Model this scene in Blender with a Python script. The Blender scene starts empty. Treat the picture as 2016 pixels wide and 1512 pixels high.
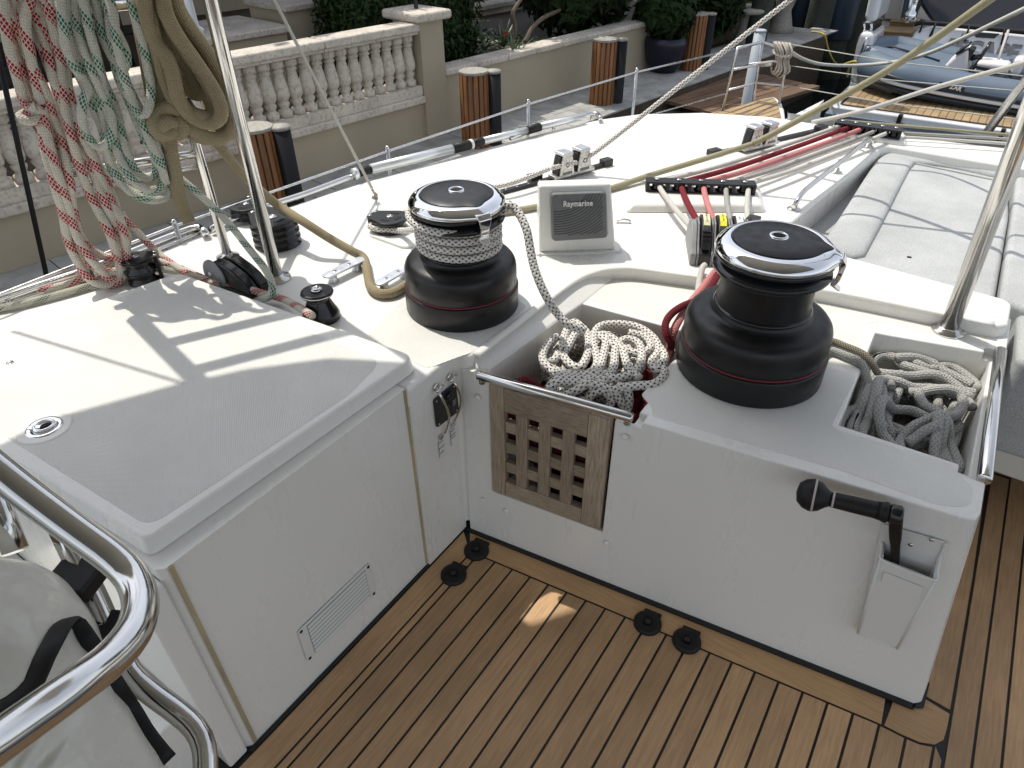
import bpy, bmesh, math, random
import numpy as np
from mathutils import Vector, Matrix, noise
from math import sin, cos, pi, radians, sqrt, atan2
random.seed(7); rng = random.Random(11)
sc = bpy.context.scene
col = sc.collection
# ------------------------------------------------------------------ camera (solved from the photograph's vanishing points)
F = 1335.0; CX, CY = 1008.0, 756.0
def _ray(p):
    d = np.array([p[0]-CX, p[1]-CY, F]); return d/np.linalg.norm(d)
_dn = _ray((1025., 2536.)); _f = _ray((2138.7, -233.)); _f = _f-_dn*_f.dot(_dn); _f /= np.linalg.norm(_f)
_up = -_dn; _x = np.cross(_f, _up)
R = np.array([_x, _f, _up])
CAM = np.array([0.84454209, -1.0056429, 1.5])
cd = bpy.data.cameras.new("camera"); cam = bpy.data.objects.new("camera", cd); col.objects.link(cam)
cd.sensor_width = 36; cd.lens = F/2016*36; cd.clip_start = .02; cd.clip_end = 400
cam.matrix_world = Matrix([[R[0, 0], -R[0, 1], -R[0, 2], CAM[0]], [R[1, 0], -R[1, 1], -R[1, 2], CAM[1]], [R[2, 0], -R[2, 1], -R[2, 2], CAM[2]], [0, 0, 0, 1]])
sc.camera = cam
# ------------------------------------------------------------------ light
EL, AZ = radians(63), radians(168)          # direction towards the sun
SUN = np.array([cos(EL)*cos(AZ), cos(EL)*sin(AZ), sin(EL)])
w = bpy.data.worlds.new("World"); sc.world = w; w.use_nodes = True
nt = w.node_tree; nt.nodes.clear()
out = nt.nodes.new('ShaderNodeOutputWorld'); bg = nt.nodes.new('ShaderNodeBackground'); sky = nt.nodes.new('ShaderNodeTexSky')
sky.sky_type = 'NISHITA'; sky.sun_disc = False; sky.sun_elevation = EL; sky.sun_rotation = radians(90)-AZ
sky.air_density = 1.0; sky.dust_density = 1.6
bg.inputs['Strength'].default_value = 0.15
hs_ = nt.nodes.new('ShaderNodeHueSaturation'); hs_.inputs['Saturation'].default_value = .38
nt.links.new(sky.outputs[0], hs_.inputs['Color']); nt.links.new(hs_.outputs[0], bg.inputs[0]); nt.links.new(bg.outputs[0], out.inputs[0])
sd = bpy.data.lights.new("sun", 'SUN'); sd.energy = 2.5; sd.angle = radians(.5); sd.color = (1, .945, .85)
so = bpy.data.objects.new("sun", sd); col.objects.link(so); so.location = (-6, 2, 12)
so.rotation_euler = Vector(SUN).to_track_quat('Z', 'Y').to_euler()
sc.view_settings.view_transform = 'Standard'; sc.view_settings.look = 'None'; sc.view_settings.gamma = 1
sc.view_settings.exposure = 0.60; sc.view_settings.use_curve_mapping = False
# ------------------------------------------------------------------ geometry of sight: pixel -> point on a real plane
def V(*a): return np.array(a, float)
def at(u, v, z=0.):
    d = R@np.array([u-CX, v-CY, F]); return CAM+d*((z-CAM[2])/d[2])
def atpl(u, v, p0, n):
    d = R@np.array([u-CX, v-CY, F]); n = np.array(n, float); return CAM+d*(n.dot(np.array(p0)-CAM)/n.dot(d))
def aty(u, v, y): return atpl(u, v, (0, y, 0), (0, 1, 0))
def atx(u, v, x): return atpl(u, v, (x, 0, 0), (1, 0, 0))
def ray(u, v, t):
    d = R@np.array([u-CX, v-CY, F]); return CAM+d/np.linalg.norm(d)*t
NF = V(-.129, 1, 0)
def atf(u, v, off=0.): return atpl(u, v, V(0, -off, 0), NF)     # plane of the winch console's front
def proj(P):
    c = R.T@(np.array(P)-CAM); return CX+F*c[0]/c[2], CY+F*c[1]/c[2]
def lerp(a, b, t): return a+(b-a)*t
# ------------------------------------------------------------------ materials
M = {}
def mat(name, color, rough=.5, metal=0., coat=0., bump=None, vary=None, obj_rand=0., spec=None, sheen=0., extra=None):
    m = bpy.data.materials.new(name); m.use_nodes = True; n = m.node_tree.nodes; L = m.node_tree.links
    b = n['Principled BSDF']; b.inputs['Base Color'].default_value = (*color, 1); b.inputs['Roughness'].default_value = rough
    b.inputs['Metallic'].default_value = metal
    if coat: b.inputs['Coat Weight'].default_value = coat; b.inputs['Coat Roughness'].default_value = .06
    if spec is not None: b.inputs['Specular IOR Level'].default_value = spec
    tc = n.new('ShaderNodeTexCoord')
    csock = None
    if vary:   # (scale, amount, stretch)
        mp = n.new('ShaderNodeMapping'); mp.inputs['Scale'].default_value = vary[2]; L.new(tc.outputs['Object'], mp.inputs[0])
        no = n.new('ShaderNodeTexNoise'); no.inputs['Scale'].default_value = vary[0]; no.inputs['Detail'].default_value = 6; L.new(mp.outputs[0], no.inputs[0])
        rmp = n.new('ShaderNodeMapRange'); rmp.inputs[1].default_value = .3; rmp.inputs[2].default_value = .7
        rmp.inputs[3].default_value = 1-vary[1]; rmp.inputs[4].default_value = 1+vary[1]; L.new(no.outputs[0], rmp.inputs[0])
        mx = n.new('ShaderNodeVectorMath'); mx.operation = 'SCALE'; mx.inputs[0].default_value = color; L.new(rmp.outputs[0], mx.inputs['Scale'])
        csock = mx.outputs[0]
        rr = n.new('ShaderNodeMapRange'); rr.inputs[1].default_value = .3; rr.inputs[2].default_value = .7
        rr.inputs[3].default_value = max(rough*.75, .02); rr.inputs[4].default_value = min(rough*1.3, 1); L.new(no.outputs[0], rr.inputs[0]); L.new(rr.outputs[0], b.inputs['Roughness'])
    if obj_rand:
        oi = n.new('ShaderNodeObjectInfo'); r2 = n.new('ShaderNodeMapRange'); r2.inputs[3].default_value = 1-obj_rand; r2.inputs[4].default_value = 1+obj_rand
        L.new(oi.outputs['Random'], r2.inputs[0]); mx2 = n.new('ShaderNodeVectorMath'); mx2.operation = 'SCALE'
        if csock is None: mx2.inputs[0].default_value = color
        else: L.new(csock, mx2.inputs[0])
        L.new(r2.outputs[0], mx2.inputs['Scale']); csock = mx2.outputs[0]
    if csock is not None: L.new(csock, b.inputs['Base Color'])
    if bump:   # (kind, scale, strength, distance, stretch)
        mp = n.new('ShaderNodeMapping'); mp.inputs['Scale'].default_value = bump[4] if len(bump) > 4 else (1, 1, 1); L.new(tc.outputs['Object'], mp.inputs[0])
        if bump[0] == 'noise': t = n.new('ShaderNodeTexNoise'); t.inputs['Detail'].default_value = 5; t.inputs['Scale'].default_value = bump[1]; o = t.outputs[0]
        elif bump[0] == 'vor': t = n.new('ShaderNodeTexVoronoi'); t.inputs['Scale'].default_value = bump[1]; o = t.outputs[0]
        L.new(mp.outputs[0], t.inputs[0])
        bp = n.new('ShaderNodeBump'); bp.inputs['Strength'].default_value = bump[2]; bp.inputs['Distance'].default_value = bump[3]
        L.new(o, bp.inputs['Height']); L.new(bp.outputs[0], b.inputs['Normal'])
    if extra: extra(n, L, b, tc)
    M[name] = m; return m
def mathn(n, L, op, a, b_=None, c=None):
    t = n.new('ShaderNodeMath'); t.operation = op
    for i, s in enumerate((a, b_, c)):
        if s is None: continue
        if isinstance(s, (int, float)): t.inputs[i].default_value = s
        else: L.new(s, t.inputs[i])
    return t.outputs[0]
def mixc(n, L, fac, a, b_):
    t = n.new('ShaderNodeMix'); t.data_type = 'RGBA'
    for i, s in ((0, fac), (6, a), (7, b_)):
        if isinstance(s, (tuple, list)): t.inputs[i].default_value = (*s, 1)
        elif isinstance(s, (int, float)): t.inputs[i].default_value = s
        else: L.new(s, t.inputs[i])
    return t.outputs[2]
def rope_mat(name, base, fleck=None, circ=8, pitch=.012, band=None, dirt=(.6, .55, .45), dirty=.25, fill=.5, fleck2=None):
    """braided rope; UV: u round the rope (0..1), v along it in metres"""
    def ex(n, L, b, tc):
        sp = n.new('ShaderNodeSeparateXYZ'); L.new(tc.outputs['UV'], sp.inputs[0])
        u = mathn(n, L, 'MULTIPLY', sp.outputs[0], float(circ)); v = mathn(n, L, 'DIVIDE', sp.outputs[1], pitch)
        p = mathn(n, L, 'ADD', u, v); q = mathn(n, L, 'SUBTRACT', u, v)
        fp = mathn(n, L, 'FRACT', p); fq = mathn(n, L, 'FRACT', q)
        # strand relief
        h = mathn(n, L, 'MULTIPLY', mathn(n, L, 'SINE', mathn(n, L, 'MULTIPLY', p, 2*pi)), mathn(n, L, 'SINE', mathn(n, L, 'MULTIPLY', q, 2*pi)))
        no = n.new('ShaderNodeTexNoise'); no.inputs['Scale'].default_value = 9; no.inputs['Detail'].default_value = 4; L.new(tc.outputs['Object'], no.inputs[0])
        f2 = n.new('ShaderNodeTexNoise'); f2.inputs['Scale'].default_value = 700; L.new(tc.outputs['Object'], f2.inputs[0])
        dm = mathn(n, L, 'MULTIPLY', mathn(n, L, 'SUBTRACT', no.outputs[0], .35), dirty*2.2)
        dm.node.use_clamp = True
        c = mixc(n, L, dm, base, tuple(base[i]*dirt[i] for i in range(3)))
        gap = mathn(n, L, 'MULTIPLY', mathn(n, L, 'LESS_THAN', h, -.45), .35)
        c = mixc(n, L, gap, c, tuple(x*.35 for x in base))
        if fleck:
            m1 = mathn(n, L, 'MULTIPLY', mathn(n, L, 'LESS_THAN', fp, fill), mathn(n, L, 'LESS_THAN', fq, fill))
            if band:
                bb = mathn(n, L, 'FRACT', mathn(n, L, 'ADD', mathn(n, L, 'MULTIPLY', sp.outputs[0], band[2]), mathn(n, L, 'DIVIDE', sp.outputs[1], band[0])))
                m1 = mathn(n, L, 'MULTIPLY', m1, mathn(n, L, 'LESS_THAN', bb, band[1]))
            c = mixc(n, L, m1, c, fleck)
        L.new(c, b.inputs['Base Color'])
        hh = mathn(n, L, 'ADD', h, mathn(n, L, 'MULTIPLY', f2.outputs[0], .8))
        bp = n.new('ShaderNodeBump'); bp.inputs['Strength'].default_value = .8; bp.inputs['Distance'].default_value = .0012
        L.new(hh, bp.inputs['Height']); L.new(bp.outputs[0], b.inputs['Normal'])
    return mat(name, base, .85, extra=ex, spec=.2)
def teak(name, c1, c2, stretch, scale=30, rnd=.12, rough=.6):
    def ex(n, L, b, tc):
        oi = n.new('ShaderNodeObjectInfo')
        off = n.new('ShaderNodeVectorMath'); off.operation = 'ADD'; L.new(tc.outputs['Object'], off.inputs[0])
        mulr = n.new('ShaderNodeVectorMath'); mulr.operation = 'SCALE'; mulr.inputs[0].default_value = (3, 7, 5); L.new(oi.outputs['Random'], mulr.inputs['Scale']); L.new(mulr.outputs[0], off.inputs[1])
        mp = n.new('ShaderNodeMapping'); mp.inputs['Scale'].default_value = stretch; L.new(off.outputs[0], mp.inputs[0])
        a = n.new('ShaderNodeTexNoise'); a.inputs['Scale'].default_value = scale; a.inputs['Detail'].default_value = 8; a.inputs['Roughness'].default_value = .65; L.new(mp.outputs[0], a.inputs[0])
        g = n.new('ShaderNodeTexNoise'); g.inputs['Scale'].default_value = 3.2; g.inputs['Detail'].default_value = 4; L.new(off.outputs[0], g.inputs[0])
        ra = n.new('ShaderNodeMapRange'); ra.inputs[1].default_value = .35; ra.inputs[2].default_value = .68; L.new(a.outputs[0], ra.inputs[0])
        c = mixc(n, L, ra.outputs[0], c1, c2)
        rg = n.new('ShaderNodeMapRange'); rg.inputs[1].default_value = .3; rg.inputs[2].default_value = .7; rg.inputs[3].default_value = .78; rg.inputs[4].default_value = 1.18; L.new(g.outputs[0], rg.inputs[0])
        rr = n.new('ShaderNodeMapRange'); rr.inputs[3].default_value = 1-rnd; rr.inputs[4].default_value = 1+rnd; L.new(oi.outputs['Random'], rr.inputs[0])
        s = n.new('ShaderNodeVectorMath'); s.operation = 'SCALE'; L.new(c, s.inputs[0]); L.new(mathn(n, L, 'MULTIPLY', rg.outputs[0], rr.outputs[0]), s.inputs['Scale'])
        L.new(s.outputs[0], b.inputs['Base Color'])
        # rare dark streaks
        bp = n.new('ShaderNodeBump'); bp.inputs['Strength'].default_value = .35; bp.inputs['Distance'].default_value = .0008
        L.new(a.outputs[0], bp.inputs['Height']); L.new(bp.outputs[0], b.inputs['Normal'])
    return mat(name, c1, rough, extra=ex)
def nonskid(name, base, pitch=.0048, dist=.0011):
    def ex(n, L, b, tc):
        sp = n.new('ShaderNodeSeparateXYZ'); L.new(tc.outputs['Object'], sp.inputs[0])
        p = mathn(n, L, 'SINE', mathn(n, L, 'MULTIPLY', mathn(n, L, 'ADD', sp.outputs[0], mathn(n, L, 'MULTIPLY', sp.outputs[1], .15)), 2*pi/pitch))
        q = mathn(n, L, 'SINE', mathn(n, L, 'MULTIPLY', mathn(n, L, 'SUBTRACT', sp.outputs[1], mathn(n, L, 'MULTIPLY', sp.outputs[0], .15)), 2*pi/pitch))
        h = mathn(n, L, 'MULTIPLY', p, q)
        no = n.new('ShaderNodeTexNoise'); no.inputs['Scale'].default_value = 6; no.inputs['Detail'].default_value = 6; L.new(tc.outputs['Object'], no.inputs[0])
        rg = n.new('ShaderNodeMapRange'); rg.inputs[1].default_value = .3; rg.inputs[2].default_value = .7; rg.inputs[3].default_value = .93; rg.inputs[4].default_value = 1.03; L.new(no.outputs[0], rg.inputs[0])
        lo = mathn(n, L, 'SUBTRACT', rg.outputs[0], mathn(n, L, 'MULTIPLY', mathn(n, L, 'LESS_THAN', h, -.2), .06))
        s = n.new('ShaderNodeVectorMath'); s.operation = 'SCALE'; s.inputs[0].default_value = base; L.new(lo, s.inputs['Scale']); L.new(s.outputs[0], b.inputs['Base Color'])
        bp = n.new('ShaderNodeBump'); bp.inputs['Strength'].default_value = .6; bp.inputs['Distance'].default_value = dist
        L.new(h, bp.inputs['Height']); L.new(bp.outputs[0], b.inputs['Normal'])
    return mat(name, base, .55, extra=ex)
def grime(n, L, b, tc):
    a = n.new('ShaderNodeTexNoise'); a.inputs['Scale'].default_value = 1.3; a.inputs['Detail'].default_value = 5; L.new(tc.outputs['Object'], a.inputs[0])
    m_ = n.new('ShaderNodeMapping'); m_.inputs['Scale'].default_value = (1, 1, .25); L.new(tc.outputs['Object'], m_.inputs[0])
    s = n.new('ShaderNodeTexNoise'); s.inputs['Scale'].default_value = 9; s.inputs['Detail'].default_value = 10; s.inputs['Roughness'].default_value = .7; L.new(m_.outputs[0], s.inputs[0])
    k = n.new('ShaderNodeTexNoise'); k.inputs['Scale'].default_value = 170; k.inputs['Detail'].default_value = 2; L.new(tc.outputs['Object'], k.inputs[0])
    r1 = n.new('ShaderNodeMapRange'); r1.inputs[1].default_value = .52; r1.inputs[2].default_value = .78; r1.inputs[4].default_value = .12; L.new(s.outputs[0], r1.inputs[0])
    r2 = n.new('ShaderNodeMapRange'); r2.inputs[1].default_value = .74; r2.inputs[2].default_value = .78; r2.inputs[4].default_value = .45; L.new(k.outputs[0], r2.inputs[0])
    r3 = n.new('ShaderNodeMapRange'); r3.inputs[1].default_value = .35; r3.inputs[2].default_value = .7; L.new(a.outputs[0], r3.inputs[0])
    c = mixc(n, L, r3.outputs[0], (.79, .79, .755), (.765, .75, .70)); c = mixc(n, L, r1.outputs[0], c, (.68, .655, .59)); c = mixc(n, L, r2.outputs[0], c, (.35, .31, .26))
    L.new(c, b.inputs['Base Color'])
    rr = n.new('ShaderNodeMapRange'); rr.inputs[1].default_value = .35; rr.inputs[2].default_value = .7; rr.inputs[3].default_value = .22; rr.inputs[4].default_value = .42; L.new(s.outputs[0], rr.inputs[0]); L.new(rr.outputs[0], b.inputs['Roughness'])
mat('gelcoat', (.78, .775, .735), .32, extra=grime)
mat('gelcoat_inner', (.74, .73, .68), .4, vary=(4, .05, (1, 1, 1)))
nonskid('nonskid', (.79, .785, .745))
nonskid('nonskid_cream', (.79, .775, .72))
mat('seam_tan', (.40, .33, .20), .6, vary=(20, .2, (1, 1, .3)))
mat('caulk', (.012, .012, .012), .5)
mat('chrome', (.82, .82, .83), .045, 1.0, vary=(30, .02, (1, 1, 1)))
mat('steel', (.66, .65, .63), .14, 1.0, vary=(25, .05, (1, 1, 1)))
mat('steel_brushed', (.6, .6, .6), .3, 1.0, vary=(60, .08, (1, 1, 1)))
mat('alloy', (.62, .64, .67), .34, .85, vary=(40, .06, (1, 1, 1)), bump=('noise', 200, .1, .0004))
mat('alloy_tube', (.74, .76, .76), .3, .6)
mat('black_alloy', (.0075, .0075, .008), .38, .15, vary=(40, .12, (1, 1, 1)), bump=('noise', 300, .06, .0003))
mat('black_plastic', (.018, .018, .019), .42, vary=(50, .15, (1, 1, 1)))
mat('black_gloss', (.012, .012, .013), .18, vary=(50, .1, (1, 1, 1)))
mat('black_rubber', (.009, .0085, .0085), .55, spec=.35)
mat('dark_void', (.01, .01, .01), .9)
mat('red_ring', (.17, .015, .025), .45)
mat('pale_ring', (.5, .42, .42), .5)
mat('rib_grey', (.055, .057, .06), .6)
mat('grey_plastic', (.15, .155, .16), .5, vary=(60, .1, (1, 1, 1)))
mat('clutch_grey', (.24, .245, .25), .5, vary=(80, .12, (1, 1, 1)))
mat('white_plastic', (.72, .72, .69), .4)
mat('letter_white', (.8, .8, .78), .5)
mat('label_yellow', (.75, .72, .04), .5)
mat('label_cream', (.7, .68, .4), .5)
mat('label_white', (.75, .75, .75), .5)
mat('ink', (.02, .02, .02), .6)
def scratched_alloy(n, L, b, tc):
    v = n.new('ShaderNodeTexNoise'); v.inputs['Scale'].default_value = 120; v.inputs['Detail'].default_value = 8; v.inputs['Roughness'].default_value = .8; L.new(tc.outputs['Object'], v.inputs[0])
    r = n.new('ShaderNodeMapRange'); r.inputs[1].default_value = .42; r.inputs[2].default_value = .6; L.new(v.outputs[0], r.inputs[0])
    L.new(mixc(n, L, r.outputs[0], (.42, .4, .38), (.78, .77, .75)), b.inputs['Base Color'])
mat('worn_alloy', (.7, .7, .7), .33, .8, extra=scratched_alloy)
teak('teak_floor', (.56, .355, .185), (.42, .255, .132), (20, 1.3, 20), 9, .17)
teak('teak_floor_x', (.54, .335, .165), (.42, .25, .12), (1.6, 26, 26), 9)
teak('teak_grate', (.40, .325, .235), (.20, .15, .105), (30, 30, 2), 9, rough=.75)
teak('teak_grate_x', (.40, .325, .235), (.21, .16, .11), (2, 30, 30), 9, rough=.75)
teak('teak_far', (.42, .30, .17), (.30, .2, .1), (6, 6, 6), 6)  # teak of the bow deck and the yacht
teak('wood_slat', (.25, .105, .028), (.13, .048, .014), (30, 30, 1.5), 3, .18)
teak('dock_wood', (.20, .12, .07), (.12, .07, .04), (2, 20, 20), 3, .2)
rope_mat('rope_dot', (.76, .73, .68), (.012, .012, .014), circ=5, pitch=.0145, fill=.43, dirty=.12)
rope_mat('rope_red_fleck', (.66, .61, .52), (.40, .008, .03), circ=7, pitch=.0125, band=(.085, .40, 1), fill=.74, dirty=.15)
rope_mat('rope_green_fleck', (.62, .61, .53), (.012, .17, .11), circ=7, pitch=.0125, band=(.085, .36, 1), fill=.70, dirty=.15)
rope_mat('rope_green_lead', (.55, .54, .44), (.05, .1, .075), circ=9, pitch=.0085, band=(.10, .3, 1), fill=.6)
rope_mat('rope_tan', (.36, .30, .19), None, circ=10, pitch=.009, dirty=.3)
rope_mat('rope_buff', (.42, .39, .26), None, circ=10, pitch=.009, dirty=.25)
rope_mat('rope_darkred', (.13, .008, .015), (.28, .08, .09), circ=8, pitch=.007, fill=.42)
rope_mat('rope_red', (.17, .008, .02), (.5, .12, .13), circ=8, pitch=.007, fill=.4)
rope_mat('rope_pink', (.60, .2, .2), (.68, .45, .43), circ=7, pitch=.01, fill=.42)
rope_mat('rope_white', (.66, .65, .60), None, circ=8, pitch=.008, dirty=.2)
rope_mat('rope_grey', (.43, .43, .41), (.2, .2, .2), circ=7, pitch=.012, fill=.36, dirty=.15)
rope_mat('rope_mottle', (.40, .36, .27), (.03, .03, .03), circ=7, pitch=.006, fill=.62, dirty=.3)
rope_mat('rope_speck', (.55, .54, .5), (.15, .15, .15), circ=8, pitch=.006, fill=.5)
rope_mat('rope_natural', (.52, .46, .4), None, circ=4, pitch=.02, dirty=.4)
def fabric(n, L, b, tc):
    no = n.new('ShaderNodeTexNoise'); no.inputs['Scale'].default_value = 420; no.inputs['Detail'].default_value = 3; L.new(tc.outputs['Object'], no.inputs[0])
    n2 = n.new('ShaderNodeTexNoise'); n2.inputs['Scale'].default_value = 7; n2.inputs['Detail'].default_value = 5; L.new(tc.outputs['Object'], n2.inputs[0])
    r = n.new('ShaderNodeMapRange'); r.inputs[1].default_value = .3; r.inputs[2].default_value = .7; r.inputs[3].default_value = .62; r.inputs[4].default_value = 1.2; L.new(no.outputs[0], r.inputs[0])
    r2 = n.new('ShaderNodeMapRange'); r2.inputs[1].default_value = .3; r2.inputs[2].default_value = .7; r2.inputs[3].default_value = .88; r2.inputs[4].default_value = 1.08; L.new(n2.outputs[0], r2.inputs[0])
    s = n.new('ShaderNodeVectorMath'); s.operation = 'SCALE'; s.inputs[0].default_value = (.46, .475, .475); L.new(mathn(n, L, 'MULTIPLY', r.outputs[0], r2.outputs[0]), s.inputs['Scale']); L.new(s.outputs[0], b.inputs['Base Color'])
    bp = n.new('ShaderNodeBump'); bp.inputs['Strength'].default_value = .5; bp.inputs['Distance'].default_value = .001; L.new(no.outputs[0], bp.inputs['Height'])
    b2 = n.new('ShaderNodeBump'); b2.inputs['Strength'].default_value = .5; b2.inputs['Distance'].default_value = .01; L.new(n2.outputs[0], b2.inputs['Height']); L.new(b2.outputs[0], bp.inputs['Normal'])
    L.new(bp.outputs[0], b.inputs['Normal'])
mat('cushion_fabric', (.46, .47, .47), .9, extra=fabric, spec=.15)
mat('vinyl', (.66, .64, .57), .26, vary=(5, .04, (1, 1, 1)), coat=.2, bump=('noise', 6, .6, .03, (1, 1, .3)))
def coral(n, L, b, tc):
    v = n.new('ShaderNodeTexNoise'); v.inputs['Scale'].default_value = 34; v.inputs['Detail'].default_value = 9; v.inputs['Roughness'].default_value = .75; L.new(tc.outputs['Object'], v.inputs[0])
    r = n.new('ShaderNodeValToRGB'); r.color_ramp.elements[0].position = .3; r.color_ramp.elements[0].color = (.25, .21, .17, 1); r.color_ramp.elements[1].position = .5; r.color_ramp.elements[1].color = (.64, .58, .50, 1)
    L.new(v.outputs[0], r.inputs[0])
    g = n.new('ShaderNodeTexNoise'); g.inputs['Scale'].default_value = 4; g.inputs['Detail'].default_value = 4; L.new(tc.outputs['Object'], g.inputs[0])
    rg = n.new('ShaderNodeMapRange'); rg.inputs[1].default_value = .3; rg.inputs[2].default_value = .7; rg.inputs[3].default_value = .8; rg.inputs[4].default_value = 1.1; L.new(g.outputs[0], rg.inputs[0])
    s = n.new('ShaderNodeVectorMath'); s.operation = 'SCALE'; L.new(r.outputs[0], s.inputs[0]); L.new(rg.outputs[0], s.inputs['Scale'])
    L.new(s.outputs[0], b.inputs['Base Color'])
    bp = n.new('ShaderNodeBump'); bp.inputs['Strength'].default_value = .8; bp.inputs['Distance'].default_value = .008; L.new(v.outputs[0], bp.inputs['Height']); L.new(bp.outputs[0], b.inputs['Normal'])
mat('coral_stone', (.5, .46, .4), .85, extra=coral)
mat('stucco', (.40, .345, .255), .85, vary=(1.6, .1, (1, 1, 1)), bump=('noise', 120, .4, .002))
mat('stucco_far', (.50, .43, .31), .85, vary=(1.2, .08, (1, 1, 1)), bump=('noise', 90, .3, .002))
mat('paver', (.36, .36, .34), .8, vary=(6, .25, (1, 1, 1)), obj_rand=.12, bump=('noise', 60, .5, .003))
mat('soil', (.06, .045, .03), .95, vary=(20, .5, (1, 1, 1)))
mat('water', (.008, .012, .012), .06, bump=('noise', 3, .35, .05, (1, 2.2, 1)))
mat('iron', (.012, .012, .013), .45)
mat('leaf', (.016, .032, .009), .6, obj_rand=.2, spec=.15)
mat('leaf_hedge', (.022, .045, .012), .55, spec=.2)
mat('agave', (.10, .13, .07), .5)
mat('bark', (.16, .12, .085), .85, vary=(40, .4, (1, 1, .3)), bump=('noise', 60, .7, .01))
mat('bark_dark', (.035, .045, .035), .9, vary=(20, .4, (1, 1, .3)), bump=('noise', 30, .7, .02))
mat('pile_blue', (.055, .085, .13), .6, vary=(5, .3, (1, 1, .3)))
mat('pile_cap', (.33, .31, .27), .6, vary=(30, .2, (1, 1, 1)))
mat('pvc_grey', (.42, .46, .5), .5)
mat('pipe_black', (.008, .008, .010), .6, spec=.25)
mat('hull_white', (.72, .73, .74), .22, coat=.3)
mat('hull_blue', (.13, .17, .22), .4)
mat('vent_gap_shade', (.34, .34, .33), .6)
mat('tube_blue', (.11, .15, .20), .5, bump=('noise', 6, .2, .01))
mat('tube_dark', (.02, .03, .045), .5)
mat('canvas_navy', (.012, .016, .024), .6)
mat('canvas_pale', (.45, .43, .4), .8)
mat('seat_white', (.62, .6, .6), .6)
mat('letter_grey', (.12, .125, .13), .5)
mat('glass_dark', (.01, .012, .014), .08)
mat('hose_yellow', (.5, .4, .06), .5)
mat('pot_blue', (.005, .007, .02), .35)
mat('red_flower', (.5, .05, .04), .6)
mat('stain', (.70, .66, .56), .35)
mat('roof_under', (.62, .61, .57), .5)
# ------------------------------------------------------------------ mesh helpers
def link(o, parent=None):
    col.objects.link(o)
    if parent is not None: o.parent = parent
    return o
def thing(name, label, cat, loc=(0, 0, 0), rz=0., group=None, kind=None):
    o = bpy.data.objects.new(name, None); o.empty_display_size = .02; o.location = loc; o.rotation_euler = (0, 0, rz)
    col.objects.link(o); tag(o, label, cat, group, kind); return o
def tag(o, label=None, cat=None, group=None, kind=None):
    if label: o['label'] = label
    if cat: o['category'] = cat
    if group: o['group'] = group
    if kind: o['kind'] = kind
    return o
def wloc(p):
    l = Vector((0, 0, 0))
    while p is not None: l += p.location; p = p.parent
    return l
def mk(name, geo, m, parent=None, smooth=False, bevel=0., seg=2, local=False, uvs=None, auto=None, sub=0, angle=35):
    verts, faces = geo[0], geo[1]
    if len(geo) > 2: uvs = geo[2]
    me = bpy.data.meshes.new(name)
    if parent is not None and not local:
        off = wloc(parent); verts = [(p[0]-off[0], p[1]-off[1], p[2]-off[2]) for p in verts]
    me.from_pydata([tuple(map(float, p)) for p in verts], [], [tuple(f) for f in faces])
    if uvs is not None:
        ul = me.uv_layers.new(name='UVMap'); ul.data.foreach_set('uv', np.array(uvs, dtype=np.float32).ravel())
    bm = bmesh.new(); bm.from_mesh(me); bmesh.ops.recalc_face_normals(bm, faces=bm.faces); bm.to_mesh(me); bm.free()
    if smooth: me.polygons.foreach_set('use_smooth', [True]*len(me.polygons))
    me.materials.append(M[m] if isinstance(m, str) else m)
    o = bpy.data.objects.new(name, me); link(o, parent)
    if bevel:
        b = o.modifiers.new('bevel', 'BEVEL'); b.width = bevel; b.segments = seg; b.limit_method = 'ANGLE'; b.angle_limit = radians(angle); b.harden_normals = True
        me.polygons.foreach_set('use_smooth', [True]*len(me.polygons))
    if sub:
        s = o.modifiers.new('sub', 'SUBSURF'); s.levels = sub; s.render_levels = sub
    return o
def join(*geos):
    vs, fs, uv = [], [], []
    hasuv = all(len(g) > 2 for g in geos)
    for g in geos:
        k = len(vs); vs += [tuple(p) for p in g[0]]; fs += [tuple(i+k for i in f) for f in g[1]]
        if hasuv: uv += list(g[2])
    return (vs, fs, uv) if hasuv else (vs, fs)
def band(path, w, h, step=.02, n=16, p=.75):
    """padded roll: level superellipse section swept along a path"""
    P = cat(path, step); T = np.gradient(P, axis=0); rings = []
    for i in range(len(P)):
        t = T[i]/np.linalg.norm(T[i]); s = np.cross(t, (0, 0, 1)); s /= np.linalg.norm(s); k = min(1, .55+.45*min(i, len(P)-1-i)/2)
        rings.append([P[i]+s*w*k*np.sign(cos(a))*abs(cos(a))**p+V(0, 0, 1)*h*k*np.sign(sin(a))*abs(sin(a))**p for a in np.linspace(0, 2*pi, n, endpoint=False)])
    return lofts(rings)
def box(x0, y0, z0, x1, y1, z1):
    v = [(x, y, z) for z in (z0, z1) for y in (y0, y1) for x in (x0, x1)]
    return v, [(0, 2, 3, 1), (4, 5, 7, 6), (0, 1, 5, 4), (1, 3, 7, 5), (3, 2, 6, 7), (2, 0, 4, 6)]
def obox(c, ax, ay, az, sx, sy, sz):
    """box centred on c with half sizes along the axes"""
    c, ax, ay, az = map(lambda q: np.array(q, float), (c, ax, ay, az))
    v = [c+ax*sx*i+ay*sy*j+az*sz*k for k in (-1, 1) for j in (-1, 1) for i in (-1, 1)]
    return v, [(0, 2, 3, 1), (4, 5, 7, 6), (0, 1, 5, 4), (1, 3, 7, 5), (3, 2, 6, 7), (2, 0, 4, 6)]
def loft(A, B, cap=True):
    n = len(A); v = [tuple(p) for p in A]+[tuple(p) for p in B]
    f = [(i, (i+1) % n, n+(i+1) % n, n+i) for i in range(n)]
    if cap: f += [tuple(range(n))[::-1], tuple(range(n, 2*n))]
    return v, f
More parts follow.
